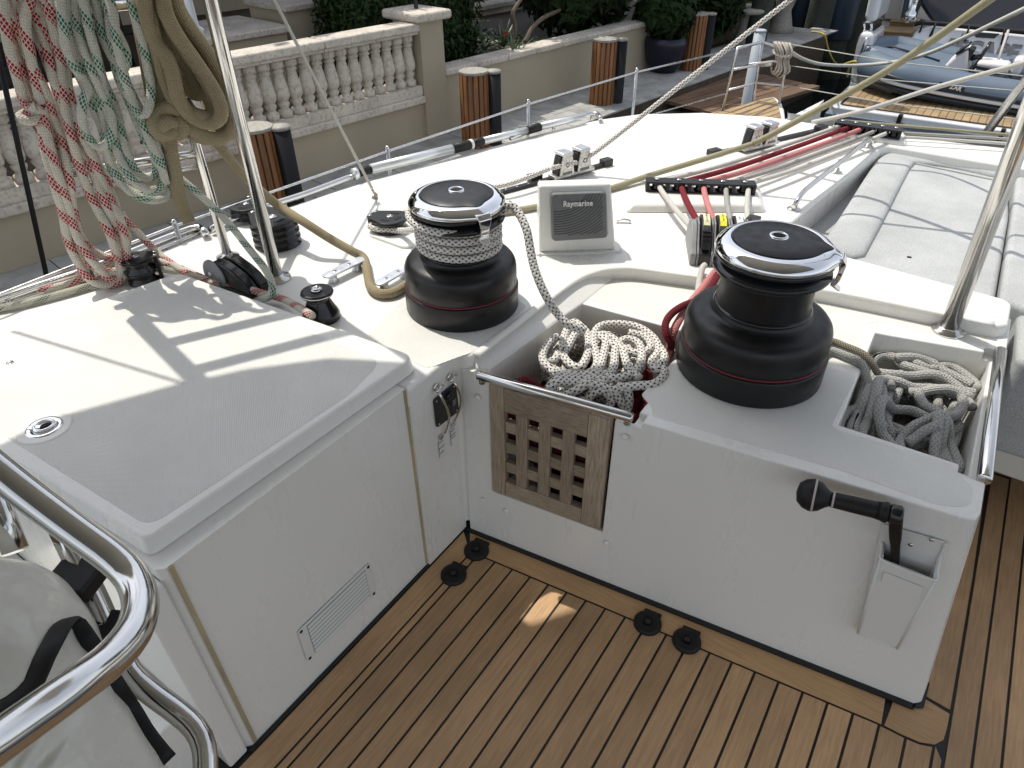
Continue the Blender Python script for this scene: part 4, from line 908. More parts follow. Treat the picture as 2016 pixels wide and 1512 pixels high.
# ---- rope clutches
cb = at(1400, 530, ZD); 
dl = at(1376, 520, ZD)-at(1340, 452, ZD); 
dl = V(.45, -.9, 0); dl /= np.linalg.norm(dl); sl = V(-dl[1], dl[0], 0)      # sl to the right
c0 = at(1385, 500, ZD)
cl_t = []
for i in range(4):
    c = at(1382, 512, ZD)+sl*(-.0+.046*i)-dl*.035
    lab = ['leftmost rope clutch with a cream name tape on its closed lever', 'second rope clutch from the left with a yellow name tape', 'third rope clutch from the left with a white name tape', 'rightmost rope clutch hidden behind the right winch'][i]
    t = thing('rope_clutch', lab, 'rope clutch', tuple(c), group='rope clutches')
    prof = [(-.095, 0), (.075, 0), (.075, .038), (.045, .058), (.0, .098), (-.035, .102), (-.07, .085), (-.095, .05)]
    for sd2 in (-1, 1):
        p = c+sl*sd2*.0195
        mk('side', loft([p+dl*x+V(0, 0, z)-sl*.003 for x, z in prof], [p+dl*x+V(0, 0, z)+sl*.003 for x, z in prof]), 'clutch_grey', t, bevel=.0025)
    if i == 0:
        mk('outer_cheek', loft([c+dl*x+V(0, 0, z*.93)-sl*.0235 for x, z in prof], [c+dl*x+V(0, 0, z*.93)-sl*.040 for x, z in prof]), 'clutch_grey', t, bevel=.004, seg=3)
    pf2 = [(-.09, .002), (.072, .002), (.072, .034), (.05, .045), (.02, .05), (-.09, .05)]
    mk('core', loft([c+dl*x+V(0, 0, z)-sl*.0164 for x, z in pf2], [c+dl*x+V(0, 0, z)+sl*.0164 for x, z in pf2]), 'black_plastic', t, bevel=.002)
    lv = [(-.09, .075), (-.065, .098), (-.03, .112), (.005, .108), (.035, .088), (.062, .062), (.068, .048), (.056, .046), (.03, .06), (0, .085), (-.04, .088), (-.08, .06)]
    mk('lever', loft([c+dl*x+V(0, 0, z)-sl*.013 for x, z in lv], [c+dl*x+V(0, 0, z)+sl*.013 for x, z in lv]), 'black_plastic', t, bevel=.003)
    for k in range(3): mk('finger_ridge', obox(c+dl*(.036+.009*k)+V(0, 0, .0885-.0085*k), dl, sl, V(0, 0, 1), .0018, .0115, .0018), 'black_gloss', t)
    if i < 3:
        tp = [(-.045, .1075), (-.03, .1127), (.004, .1087), (.018, .0995)]
        vs = []; 
        for x, z in tp: vs += [c+dl*x+V(0, 0, z+.0004)-sl*.0092, c+dl*x+V(0, 0, z+.0004)+sl*.0092]
        vs += [v_+V(0, 0, .0006) for v_ in vs]
        fs = [(2*k, 2*k+2, 2*k+3, 2*k+1) for k in range(3)]+[(8+2*k, 8+2*k+1, 8+2*k+3, 8+2*k+2) for k in range(3)]+[(0, 1, 9, 8), (6, 14, 15, 7), (0, 8, 10, 2), (2, 10, 12, 4), (4, 12, 14, 6), (1, 3, 11, 9), (3, 5, 13, 11), (5, 7, 15, 13)]
        tp_o = mk('name_tape', (vs, fs), ['label_cream', 'label_yellow', 'label_white'][i], t)
        dx = dl*(.034)+V(0, 0, -.0040); dx /= np.linalg.norm(dx)
        text(['MAIN HLYD', 'GEN. FURL.', 'REEF 1'][i], .0082, .0002, 'ink', t, 'tape_lettering', c+dl*(-.013)+V(0, 0, .1118), dx, np.cross(V(0, 0, 1), dx))
# sheets below the clutches into the bin
CL = at(1382, 530, ZD+.02)
lineup('bin_line', [CL+V(0, .02, .004), CL, at(1376, 560, .60), at(1372, 600, .59), at(1352, 640, .575), at(1338, 672, .565), at(1335, 690, .53), at(1320, 720, .48)], .0088, 'rope_white', 'white line dropping from the leftmost clutch past the right winch into the bin', step=.008)
pkl = at(1408, 535, ZD+.02)
lineup('bin_line', [pkl+V(.0, .03, .0), pkl, at(1385, 565, .60), at(1358, 598, .60), at(1337, 630, .60), at(1325, 655, .585), at(1320, 680, .55), at(1310, 710, .5)], .0105, 'rope_pink', 'pink line dropping from the clutches past the right winch into the bin', step=.008)
lineup('bin_line', [pkl+V(.02, .03, .005), pkl+V(.015, .0, .008), at(1396, 570, .615), at(1374, 590, .62), at(1345, 602, .625), at(1322, 618, .62), at(1310, 638, .61), at(1313, 662, .59), at(1322, 678, .56), at(1316, 700, .5)], .0095, 'rope_darkred', 'dark red line looping from the clutches into the front bin', step=.008)
# bungee hook by the winch
c = at(1470, 448, ZD+.09); t = thing('shackle', 'small black soft shackle hanging behind the top of the right winch', 'shackle', tuple(c))
mkt('loop', tube([at(1456, 452, ZD+.085), at(1462, 440, ZD+.10), at(1473, 437, ZD+.105), at(1480, 445, ZD+.10), at(1484, 450, ZD+.09)], .003, 8, step=.004), 'black_plastic', t)
mk('stand', obox(at(1478, 455, ZD+.045), V(1, 0, 0), V(0, 1, 0), V(0, 0, 1), .018, .02, .045), 'black_plastic', t, bevel=.004)
# ================================================================== cushions
def cushion(name, poly, z0, z1, label, r=.03, bev=.035, inner=None):
    P = rpoly([V(p[0], p[1], 0) for p in poly], r, 5)
    t = thing(name, label, 'cushion', (float(np.mean([p[0] for p in poly])), float(np.mean([p[1] for p in poly])), z0))
    mk('pad', prism([(p[0], p[1]) for p in P], z0, z1), 'cushion_fabric', t, bevel=bev, seg=6, angle=40)
    return t
zq = .555
def Q(u, v, z=zq): return tuple(at(u, v, z)[:2])
cs = cushion('sofa_cushion', [Q(1612, 505), Q(1690, 400), Q(1742, 312), Q(1765, 296), Q(1840, 300), Q(1985, 335), Q(1990, 420), Q(1960, 600), Q(1940, 640), Q(1700, 540)], .465, zq, 'large grey cushion beyond the console with a rolled border', .04, .03)
# raised bolster round three sides
bols = [at(1652, 506, zq), at(1700, 426, zq), at(1742, 352, zq), at(1762, 322, zq), at(1785, 313, zq), at(1880, 323, zq), at(1992, 347, zq)]
mkt('bolster', band(bols, .066, .020), 'cushion_fabric', cs)
mkt('piping', tube([at(1678, 506, zq+.002), at(1735, 405, zq+.002), at(1778, 326, zq+.002), at(1795, 321, zq+.002), at(1985, 360, zq+.002)], .004, 6, step=.02), 'cushion_fabric', cs)
mk('zip_pull', obox(at(1790, 506, zq+.002), V(1, .2, 0), V(-.2, 1, 0), V(0, 0, 1), .006, .002, .002), 'black_plastic', cs)
cushion('sofa_cushion', [Q(1966, 595), Q(1992, 420), Q(2003, 320), Q(2300, 380), Q(2500, 700), Q(2080, 640)], .465, zq+.012, 'grey cushion at the right edge seen past the tall steel post', .03, .03)
cushion('sofa_cushion', [(1.095, .80), (1.9, .83), (1.9, 1.13), (1.078, 1.10)], .27, .548, 'lower grey seat cushion at the right edge beside the console corner', .03, .035)
cushion('side_bolster', [Q(1560, 492, .5), Q(1725, 300, .5), Q(1738, 304, .5), Q(1610, 505, .5)], .461, .5, 'narrow grey cushion strip down in the gap beside the coaming', .01, .012)
sb = thing('seat_moulding', 'white moulded seat base right of the console', 'seat base', (1.5, .95, 0))
sb.location = (1.6, 1.3, 0)
mk('base_body', prism(cut([(1.19, 1.135), (2.3, 1.17), (2.3, 1.9), (1.19, 1.9)], .03), 0, .33), 'gelcoat', sb, bevel=.01)
mk('base_lip', prism([(1.175, 1.12), (2.3, 1.155), (2.3, 1.9), (1.175, 1.9)], .20, .226), 'gelcoat', sb, bevel=.006)
sb2 = mk('seat_back', prism([(1.075, 1.01), (2.3, 1.05), (2.3, 1.2), (1.075, 1.2)], .2, .46), 'gelcoat', sb, bevel=.01)
# ================================================================== posts and rails
def post(base, top, r, label, flange=True, m='steel', z=None, name='steel_post', fr=2.0):
    t = thing(name, label, 'post', tuple(base))
    d = (top-base); L = np.linalg.norm(d); d /= L
    mkt('tube', cyl(base, top, r, 28), m, t)
    if flange:
        mkt('flange', lathe([(r*fr, 0), (r*fr*.98, .004), (r*1.35, .0065), (r*1.25, .012), (r*1.05, .014)], base, n=36), 'steel', t)
        for k in range(3): mkt('screw', lathe([(.004, 0), (.0035, .0012), (.0002, .001)], base+V(r*1.65*cos(2.1*k), r*1.65*sin(2.1*k), .0052), n=10), 'chrome', t)
    return t
PB = at(1866, 652, ZC); 
PT = atpl(2012, 262, PB, V(R[1][2]*0+.45, -.66, 0)); PT = PB+(PT-PB)*1.0
k = (2.58-PB[2])/(PT[2]-PB[2]); PTT = PB+(PT-PB)*k
post(PB+V(0, 0, .001), PTT, .021, 'tall polished steel post on a round foot beside the grey rope bin', fr=1.85)
def vpost(u, v, z, r, ztop, label, **kw):
    b = at(u, v, z)+V(0, 0, .001); return post(b, V(b[0], b[1], ztop), r, label, **kw)
vpost(546, 549, ZD, .0168, 2.58, 'tall polished steel post behind the locker and left of the silver fairleads', fr=2.3)
# gate frame the coils hang from
ga_ = at(186, 560, ZD); gb_ = at(449, 506, ZD)
gf = thing('gate_frame', 'polished steel gate frame the rope coils hang on', 'rail frame', tuple((ga_+gb_)/2))
gu = (gb_-ga_); gu[2] = 0; gL = np.linalg.norm(gu); gu /= gL; gnn = V(gu[1], -gu[0], 0)   # towards the camera
if gnn.dot(CAM-ga_) < 0: gnn = -gnn
def gpl(u, v, off=0.): return atpl(u, v, ga_+gnn*off, gnn)
la = gpl(22, 22); 
mkt('upright', cyl(ga_, ga_+(la-ga_)*1.03, .0125, 20), 'steel', gf)
mkt('upright', cyl(gb_, V(gb_[0], gb_[1], 1.955), .0135, 20), 'steel', gf)
mkt('upper_leg', cyl(V(ga_[0], ga_[1], 1.33), V(ga_[0], ga_[1], 2.15), .022, 20), 'steel', gf)
q1 = V(ga_[0], ga_[1], 2.12)
wr_ = mk('arch_wire', cyl(q1, q1+V(-1.2, -.45, -1.1), .005, 8), 'steel_brushed', gf, smooth=True)
zr = gpl(300, 8)[2]
for z_ in (zr, gpl(392, 302)[2]+.0, 1.64, 1.935):
    pa = ga_+(la-ga_)*((z_-ZD)/(la[2]-ZD)) if z_ < 1.5 else ga_; mkt('rung', cyl(V(pa[0], pa[1], z_), V(gb_[0], gb_[1], z_), .0115 if z_ < 1.5 else .019, 18), 'steel', gf)
mkt('bracket_rung', cyl(V(gb_[0], gb_[1], gpl(392, 302)[2]-.035), V(*(ga_+(gb_-ga_)*.2)[:2], gpl(392, 302)[2]-.035), .006, 12), 'steel', gf)
for p in (ga_, gb_): mkt('foot', lathe([(.034, 0), (.033, .004), (.018, .008), (.015, .014)], p, n=28), 'steel', gf)
# dark pole at the left
dp = at(92, 545, .45); dt = thing('dark_pole', 'thin dark pole standing outside the toe rail at the far left', 'pole', tuple(dp))
mkt('shaft', cyl(dp, atpl(110, 300, dp, gnn)+V(0, 0, .5), .0075, 12), 'pipe_black', dt)
# stay and second post at the right edge
s1_ = at(1942, 262, ZD); tt = ray(2040, 120, 4.2)
s1t = atpl(2016, 162, s1_, V(.45, -.66, 0)); post(s1_, s1_+(s1t-s1_)*4, .018, 'grey steel post leaning at the far right beyond the cushions', flange=False, m='steel_brushed')
# grab rail on the coach edge
hr = [at(1562, 412, ZD+.002), at(1568, 398, ZD+.03), at(1580, 380, ZD+.045), at(1600, 362, ZD+.05), at(1660, 315, ZD+.055), at(1705, 279, ZD+.055), at(1716, 275, ZD+.045), at(1714, 285, ZD+.004)]
ht = thing('grab_rail', 'polished grab rail along the coaming left of the grey cushions', 'grab rail', tuple(hr[0]))
mkt('bar', tube(hr, .0085, 12, step=.012), 'steel', ht)
for (u, v) in ((1562, 412), (1646, 340), (1708, 290)):
    p = at(u, v, ZD); mkt('flange', lathe([(.022, 0), (.021, .004), (.011, .006), (.009, .016)], p, n=24), 'steel', ht)
p = at(1646, 340, ZD); mkt('stem', cyl(p, p+V(0, 0, .05), .006, 12), 'steel', ht)
# toe rails
def toerail(pts, r, label, feet=(), z=ZD+.02, m='alloy_tube'):
    P = [at(u, v, z) for u, v in pts]; t = thing('toe_rail', label, 'toe rail', tuple(P[len(P)//2]))
    mkt('tube', tube(P, r, 12, step=.03), m, t)
    for u, v in feet: p = at(u, v, ZD); mkt('foot', cyl(V(p[0], p[1], ZD-.01), V(p[0], p[1], z), r*.8, 10), m, t)
    return t
toerail([(-300, 708), (0, 590), (180, 528), (300, 480), (380, 449), (398, 450), (404, 460)], .012, 'lower toe rail running from the left edge past the coils', ((362, 463), (180, 540), (20, 600)), m='steel')
toerail([(-200, 680), (0, 603), (180, 543), (300, 496), (392, 458)], .006, 'thin inner wire of the lower toe rail at the left', (), ZD+.005, m='steel')
toerail([(415, 452), (440, 440), (520, 408), (600, 382), (680, 352), (700, 345)], .011, 'middle toe rail behind the sheave stacks', ((430, 448), (560, 402)), m='steel')
toerail([(1005, 272), (1060, 252), (1120, 233), (1165, 223), (1178, 226), (1182, 234)], .010, 'far toe rail ending in a bent tube beyond the deck', ((1166, 232), (1090, 252)), m='steel')
# boat hook lashed beside the rail
bh = thing('boat_hook', 'silver boat hook with black joints lying along the deck edge', 'boat hook', tuple(at(850, 320, ZD+.03)))
def bseg(n_, a, b, r, m): return mkt(n_, cyl(at(*a, ZD+.03), at(*b, ZD+.03), r, 18), m, bh)
bseg('ferrule', (696, 343), (703, 341), .021, 'alloy_tube'); bseg('joint', (703, 341), (732, 332), .016, 'black_rubber'); bseg('pole_section', (730, 333), (892, 293), .019, 'alloy_tube')
bseg('joint', (890, 293.5), (928, 284), .0195, 'black_rubber'); bseg('stripe', (924, 285), (929, 283.6), .0203, 'white_plastic'); bseg('joint', (929, 283.6), (950, 278), .017, 'black_rubber'); bseg('pole_section', (950, 278), (1040, 256), .015, 'alloy_tube')
bseg('joint', (1037, 257), (1062, 250), .018, 'black_rubber'); bseg('pole_section', (1062, 250), (1150, 229), .015, 'alloy_tube')
# lifelines, stanchions, pulpit
zl = .65; Lp = [at(u, v, zl) for u, v in ((-400, 730), (0, 580), (345, 445), (763, 298), (1040, 205), (1253, 142), (1447, 97))]
def wire(name, pts, r, label, cat_='wire', m='rope_white', **k): t = mk(name, tube(pts, r, 8, **k), m, None, smooth=True); tag(t, label, cat_); return t
wire('lifeline', Lp, .0048, 'top lifeline wire running from the left edge to the bow pulpit', m='steel_brushed')
Lm = [at(*p_, .38) for p_ in ((1040, 283), (1160, 238), (1253, 188), (1432, 138))]
def mid(p, z): return V(p[0], p[1], z)
wire('lifeline', [mid(p, .40) for p in Lp[1:]], .004, 'middle lifeline wire leading to the bow pulpit', m='steel_brushed')
wire('lifeline', [mid(p, .24) for p in Lp[2:]], .004, 'lowest lifeline wire leading to the bow pulpit', m='steel_brushed')
for i, l in ((2, 'stanchion behind the tan rope tail, nearest the posts'), (3, 'stanchion beyond the boat hook, left of the first timber piling'), (4, 'stanchion in front of the grey dock paving'), (5, 'stanchion just right of the second timber piling')):
    p = Lp[i]; t = thing('stanchion', l, 'stanchion', (p[0], p[1], .09), group='lifeline stanchions')
    mkt('tube', cyl(V(p[0], p[1], .09), V(p[0], p[1], zl+.01), .0085, 14), 'steel_brushed', t); mkt('cap', lathe([(.0085, 0), (.010, .004), (.004, .012)], (p[0], p[1], zl+.01), n=12), 'steel', t)
# bow: teak deck and pulpit
zb = .10
bow = [at(*p, zb) for p in ((1385, 226), (1430, 214), (1470, 203), (1500, 193), (1526, 190), (1538, 198), (1545, 215), (1548, 240), (1480, 300), (1380, 260))]
bt = thing('bow_deck', 'pointed bow of this boat laid with teak beyond the white deck', 'bow', tuple(at(1500, 215, zb)))
mk('bow_shell', loft([V(p[0]*1+.0, p[1], -1.4) for p in bow], [p for p in bow]), 'gelcoat', bt, bevel=.02)
inn = [at(*p, zb+.003) for p in ((1400, 224), (1470, 206), (1500, 196), (1524, 194), (1531, 204), (1538, 233), (1540, 262), (1420, 262))]
y0 = min(p[1] for p in inn); y1 = max(p[1] for p in inn)
ddr = at(1512, 200, zb)-at(1432, 226, zb); ddr /= np.linalg.norm(ddr); sdr = V(-ddr[1], ddr[0], 0); cin = sum(inn)/len(inn)
def clip(poly, n, dmin):
    out = []
    for i in range(len(poly)):
        a, b = poly[i-1], poly[i]; fa, fb_ = n.dot(a)-dmin, n.dot(b)-dmin
        if (fa >= 0) != (fb_ >= 0): out.append(a+(b-a)*(fa/(fa-fb_)))
        if fb_ >= 0: out.append(b)
    return out
mk('caulk_bed', loft([p-V(0, 0, .001) for p in inn], [p+V(0, 0, .003) for p in inn]), 'caulk', bt)
for i in range(-9, 10):
    c_ = sdr.dot(cin)+i*.062; q = clip(inn, sdr, c_+.004); q = clip(q, -sdr, -(c_+.062-.004)) if len(q) > 2 else q
    if len(q) > 2: mk('plank', loft([p+V(0, 0, .002) for p in q], [p+V(0, 0, .005) for p in q]), 'teak_far', bt)
pu = thing('bow_pulpit', 'steel bow pulpit with a small seat, a coil of rope tied on it', 'pulpit', tuple(at(1482, 200, zb)))
def pb(u, v): return at(u, v, zb)
def upz(u, v, base): return atpl(u, v, base, V(.45, -.66, 0))
b1_, b2_, b3_ = pb(1421, 220), pb(1483, 199), pb(1534, 205)
t1, t2, t3 = upz(1452, 95, b1_), upz(1500, 83, b2_), upz(1552, 100, b3_)
m1, m2, m3 = upz(1440, 138, b1_), upz(1494, 127, b2_), upz(1548, 130, b3_)
l1, l2_, l3 = upz(1429, 179, b1_), upz(1488, 163, b2_), upz(1540, 168, b3_)
for P_, nm in (([b1_, lerp(b1_, t1, .85), t1, lerp(t1, t2, .2)], 'leg'), ([b2_, t2], 'leg'), ([b3_, t3], 'leg')): mkt(nm, tube(P_, .0105, 12), 'steel_brushed', pu)
mkt('top_rail', tube([t1, lerp(t1, t2, .5), t2, lerp(t2, t3, .5), t3], .0105, 12), 'steel_brushed', pu)
mkt('mid_rail', tube([m1, m2, m3], .008, 10), 'steel_brushed', pu); mkt('low_rail', tube([l1, l2_, l3], .008, 10), 'steel_brushed', pu)
mk('seat', loft([upz(1473, 129, b2_), upz(1497, 133, b2_), upz(1545, 127, b3_), upz(1522, 122, b3_)], [upz(1473, 129, b2_)+V(0, 0, .015), upz(1497, 133, b2_)+V(0, 0, .015), upz(1545, 127, b3_)+V(0, 0, .015), upz(1522, 122, b3_)+V(0, 0, .015)]), 'steel_brushed', pu, bevel=.003)
# coil on the pulpit
co = thing('rope_coil', 'bundle of natural white rope tied to the bow pulpit', 'rope coil', tuple(t3))
for i in range(13):
    k = i/12; a = upz(1524+32*k, 82+3*k, lerp(b2_, b3_, .8)); b_ = upz(1530+20*k, 118, lerp(b2_, b3_, .8)); e = upz(1520+26*k, 152-8*abs(k-.5)*2, lerp(b2_, b3_, .8)); off = V(.05, -.05, 0)*(.5+.5*sin(i*2.4))
    mkt('strand', tube([a, lerp(a, b_, .5)+off, b_+off*.3, lerp(b_, e, .6)+off, e, lerp(b_, e, .5)-off, b_-off*.3, a], .008, 7, step=.03), 'rope_natural', co)
mkt('tie', tube([upz(1525+3*cos(a)+13+13*sin(a)*1.0, 105+3*cos(a), lerp(b2_, b3_, .8))+V(.04, -.05, 0)*cos(a) for a in np.linspace(0, 2*pi, 12)], .009, 7), 'rope_white', co)
# beams ahead of the deck
bm_ = thing('crossbeam', 'pale crossbeam along the far edge of the deck', 'crossbeam', tuple(at(1700, 250, .4)))
mk('beam', loft([at(1550, 226, .45), at(1640, 238, .45), at(2200, 330, .45), at(2200, 355, .3), at(1640, 275, .3), at(1550, 250, .3)], [at(1550, 222, .50), at(1640, 234, .50), at(2200, 318, .5), at(2200, 345, .35), at(1640, 265, .35), at(1550, 240, .35)]), 'hull_white', bm_, bevel=.01)
# ================================================================== COILS on the gate frame
def coil(name, label, strands, m, r, tail=None, cat_='rope coil', flat=1., base=.02, loop_top=True):
    t = thing(name, label, cat_, tuple(gpl(strands[0][1][0][0], 15)))
    for k, (off, pts) in enumerate(strands):
        n = len(pts); P = []
        for i, q in enumerate(pts):
            o = off+(.010*sin(i*1.3+k*2.1))
            if len(q) > 2: o = q[2]
            P.append(gpl(q[0], q[1], base+o))
        if pts[0][1] < 0 and pts[-1][1] < 0:   # over the rail and down behind: close over the top
            a, b = P[0], P[-1]
            P = [b*.0+a]+P[1:] ; P.append(lerp(b, a, .25)+V(0, 0, .035)); P.append(lerp(b, a, .75)+V(0, 0, .035))
            mk('strand', tube(P, r, 12, True, .012, flat=flat), m, t, smooth=True)
        else:
            mk('strand', tube(P, r, 12, False, .012, flat=flat), m, t, smooth=True)
    return t
red = coil('rope_coil', 'coil of white rope with red flecks hanging from the frame at the left edge', [
 (.028, [(8, -5), (10, 50), (22, 110), (36, 160), (48, 200), (62, 212), (76, 206), (80, 214), (62, 222), (44, 226), (42, 234), (66, 240), (78, 232), (84, 248), (88, 290), (100, 335), (112, 380), (124, 420), (133, 470), (150, 510), (175, 548), (205, 561), (232, 556), (246, 535), (249, 505), (246, 470), (236, 432), (220, 398), (200, 355), (182, 308), (160, 262), (146, 220), (134, 175), (128, 130), (112, 70), (95, 20), (85, -5)]),
 (.004, [(26, -5), (30, 40), (46, 90), (66, 140), (92, 190), (100, 230), (108, 270), (120, 320), (134, 370), (142, 410), (152, 450), (172, 485), (205, 505), (238, 503), (250, 470), (240, 440), (226, 402), (212, 362), (190, 318), (168, 275), (150, 230), (128, 185), (112, 140), (100, 90), (85, 45), (75, -5)]),
 (.022, [(48, -5), (44, 40), (58, 95), (64, 130), (86, 172), (104, 230), (122, 272), (130, 320), (138, 365), (142, 402), (150, 440), (165, 485), (185, 520), (212, 535), (240, 528), (248, 500), (236, 462), (220, 428), (204, 392), (188, 348), (164, 300), (143, 245), (120, 192), (104, 150), (94, 100), (72, 40), (62, -5)]),
 (-.010, [(15, -5), (18, 60), (36, 120), (60, 190), (80, 250), (98, 300), (116, 360), (128, 410), (140, 460), (160, 500), (190, 528), (225, 522), (240, 490), (228, 448), (212, 410), (196, 370), (176, 325), (152, 280), (130, 225), (110, 170), (90, 110), (60, 40), (50, -5)]),
 (.034, [(100, -5), (106, 60), (120, 120), (124, 170), (134, 240), (146, 290), (160, 340), (176, 380), (196, 420), (212, 450), (226, 490), (236, 520), (232, 545), (214, 548), (196, 530), (172, 500), (150, 462), (138, 420), (126, 380), (110, 330), (96, 280), (84, 220), (70, 160), (56, 90), (50, 40), (60, -5)]),
], 'rope_red_fleck', .0112)
tl_ = [gpl(238, 420, .03), gpl(252, 440, .03), gpl(275, 462, .02), gpl(310, 497, .0)]
P = tl_+[at(352, 528, ZD+.03), at(395, 548, ZD+.02), at(440, 556, ZD+.012), at(520, 578, ZD+.02), at(560, 590, ZD+.02), at(592, 607, ZD+.04), at(615, 622, ZD+.045)]
rope('tail', P, .0098, 'rope_red_fleck', red, n=12)
green = coil('rope_coil', 'coil of white rope with green flecks hanging in the middle of the frame', [
 (.060, [(118, -5), (124, 50), (132, 100), (150, 138), (170, 160), (172, 178), (162, 205), (162, 240), (172, 268), (192, 288), (208, 286), (220, 262), (218, 225), (206, 185), (198, 150), (190, 110), (176, 60), (160, -5)]),
 (.030, [(132, -5), (140, 60), (152, 110), (178, 160), (198, 205), (208, 250), (214, 300), (228, 340), (250, 372), (278, 390), (308, 394), (332, 382), (336, 352), (325, 310), (305, 270), (284, 230), (262, 190), (245, 150), (236, 100), (226, 60), (208, 20), (196, -5)]),
 (.052, [(150, -5), (152, 50), (166, 100), (186, 150), (206, 200), (222, 250), (232, 300), (248, 335), (268, 362), (295, 374), (318, 364), (322, 330), (308, 290), (290, 250), (270, 215), (250, 172), (236, 130), (222, 90), (216, 40), (214, -5)]),
 (.038, [(166, -5), (176, 60), (190, 110), (204, 160), (228, 215), (240, 265), (252, 305), (266, 335), (288, 350), (305, 342), (306, 315), (290, 280), (272, 245), (256, 205), (240, 160), (224, 120), (202, 70), (186, -5)]),
 (.012, [(126, -5), (132, 70), (144, 120), (166, 170), (186, 215), (204, 262), (212, 310), (230, 352), (262, 378), (300, 384), (326, 366), (324, 330), (300, 285), (276, 240), (252, 195), (232, 150), (222, 100), (200, 40), (180, -5)]),
 (.068, [(205, -5), (224, 50), (244, 92), (250, 122), (240, 142), (246, 170), (262, 205), (282, 245), (300, 290), (318, 330), (326, 360)]),
 (.080, [(256, -5), (268, 40), (282, 88), (290, 130), (297, 168), (296, 200), (286, 226), (272, 222), (260, 196), (248, 160), (238, 120), (228, 70), (222, 20), (214, -5)]),
], 'rope_green_fleck', .0104, base=.03)
rope('tail', [gpl(322, 318, .05), gpl(336, 336, .05), gpl(380, 372, .07), gpl(440, 428, .06), at(492, 492, ZD+.10), at(522, 530, ZD+.08), at(536, 560, ZD+.05), at(532, 582, ZD+.03), at(515, 590, ZD+.02)], .0098, 'rope_green_fleck', green, n=12)
tan = coil('rope_coil', 'fat coil of tan rope hanging from the right end of the frame', [
 (.050, [(300, -5), (305, 50), (308, 100), (312, 150), (322, 195), (345, 228), (375, 252), (405, 270), (435, 272), (455, 255), (461, 225), (451, 185), (433, 145), (406, 100), (374, 55), (350, 15), (344, -5)]),
 (.095, [(284, -5), (290, 40), (304, 80), (328, 112), (341, 150), (350, 190), (370, 222), (398, 240), (424, 240), (436, 222), (428, 190), (408, 155), (381, 115), (352, 75), (328, 30), (318, -5)]),
 (.015, [(268, -5), (276, 50), (286, 100), (294, 150), (303, 195), (322, 222), (350, 248), (388, 268), (420, 272), (446, 250), (446, 215), (430, 175), (404, 135), (372, 95), (342, 50), (330, -5)]),
 (.075, [(296, -5), (298, 45), (306, 85), (318, 130), (330, 172), (350, 205), (386, 226), (416, 230), (424, 208), (414, 175), (394, 140), (366, 100), (338, 60), (322, 20), (318, -5)]),
 (.005, [(300, -5), (330, 30), (364, 70), (392, 105), (412, 135), (428, 160), (420, 190), (400, 170), (372, 140), (345, 110), (320, 80), (300, 50), (290, 20), (284, -5)]),
 (.010, [(345, 100), (378, 135), (398, 152), (406, 170), (396, 184), (376, 182), (360, 160), (340, 130)]),
 (.0, [(350, 120), (385, 170), (408, 190), (416, 212), (404, 232), (382, 226), (362, 200)]),
 (.075, [(352, 214), (336, 212), (316, 218), (304, 232), (304, 250), (314, 264), (332, 262), (343, 248), (338, 238), (322, 244), (312, 256)]),
 (.060, [(330, 250), (345, 264), (358, 258), (360, 242), (350, 230)]),
 (.040, [(334, 262), (337, 300), (345, 340), (352, 385), (362, 415), (373, 438)]),
], 'rope_tan', .0172, base=.035)
P = [gpl(400, 262, .06), gpl(430, 286, .06), gpl(480, 346, .05), gpl(545, 402, .0)]+[at(600, 438, ZD+.10), at(650, 470, ZD+.06), at(692, 494, ZD+.034), at(716, 508, ZD+.018), at(724, 540, ZD+.014), at(730, 565, ZD+.014), at(748, 578, ZD+.014), at(775, 576, ZD+.014), at(800, 561, ZD+.014), at(830, 545, ZD+.014)]
rope('tail', P, .0128, 'rope_tan', tan, n=14)
# two lines lying along the deck at the left edge
def line(name, pts, r, m, label, cat_='rope', **k):
    o = rope(name, pts, r, m, None, **k); tag(o, label, cat_); return o
line('deck_line', [at(-300, 620, ZD+.012)]+[at(u, v, ZD+.012) for u, v in ((0, 582), (60, 573), (130, 560), (200, 535), (235, 520), (262, 512))]+[at(300, 512, ZD+.04), at(330, 520, ZD+.035), at(365, 532, ZD+.02), at(430, 562, ZD+.012)], .0098, 'rope_red_fleck', 'red flecked line led along the deck edge at the left to the tall black block', n=12)
line('deck_line', [at(-300, 660, ZD+.012)]+[at(u, v, ZD+.012) for u, v in ((0, 607), (60, 594), (130, 576), (200, 556), (255, 545))]+[at(300, 530, ZD+.03), at(345, 534, ZD+.02), at(380, 545, ZD+.012)], .0098, 'rope_green_lead', 'green flecked line led along the deck edge at the left below the red flecked one', n=12)
# ================================================================== PILES IN THE BINS
def resolve(P, r, zmin, cells, step):
    """lay a rope on top of what already lies below it (height field), so strands rest on each other"""
    out = []
    for p in P:
        key = (int(round(p[0]/step)), int(round(p[1]/step)))
        h = zmin
        k = int(r/step)+1
        for i in range(-k, k+1):
            for j in range(-k, k+1):
                d2 = (i*i+j*j)*step*step
                if d2 < (2*r)**2*.55:
                    q = cells.get((key[0]+i, key[1]+j))
                    if q is not None: h = max(h, q+sqrt(max(0, (1.55*r)**2-d2*.55)))
        out.append([p[0], p[1], h])
    out = np.array(out)
    z = out[:, 2].copy(); ker = np.ones(9)/9
    zs = np.convolve(np.pad(z, 4, 'edge'), ker, 'valid'); zs = np.maximum(zs, z-.25*r)
    zs = np.convolve(np.pad(zs, 3, 'edge'), np.ones(7)/7, 'valid')
    out[:, 2] = zs
    for p in out:
        key = (int(round(p[0]/step)), int(round(p[1]/step))); cells[key] = max(cells.get(key, -9), p[2])
    return out
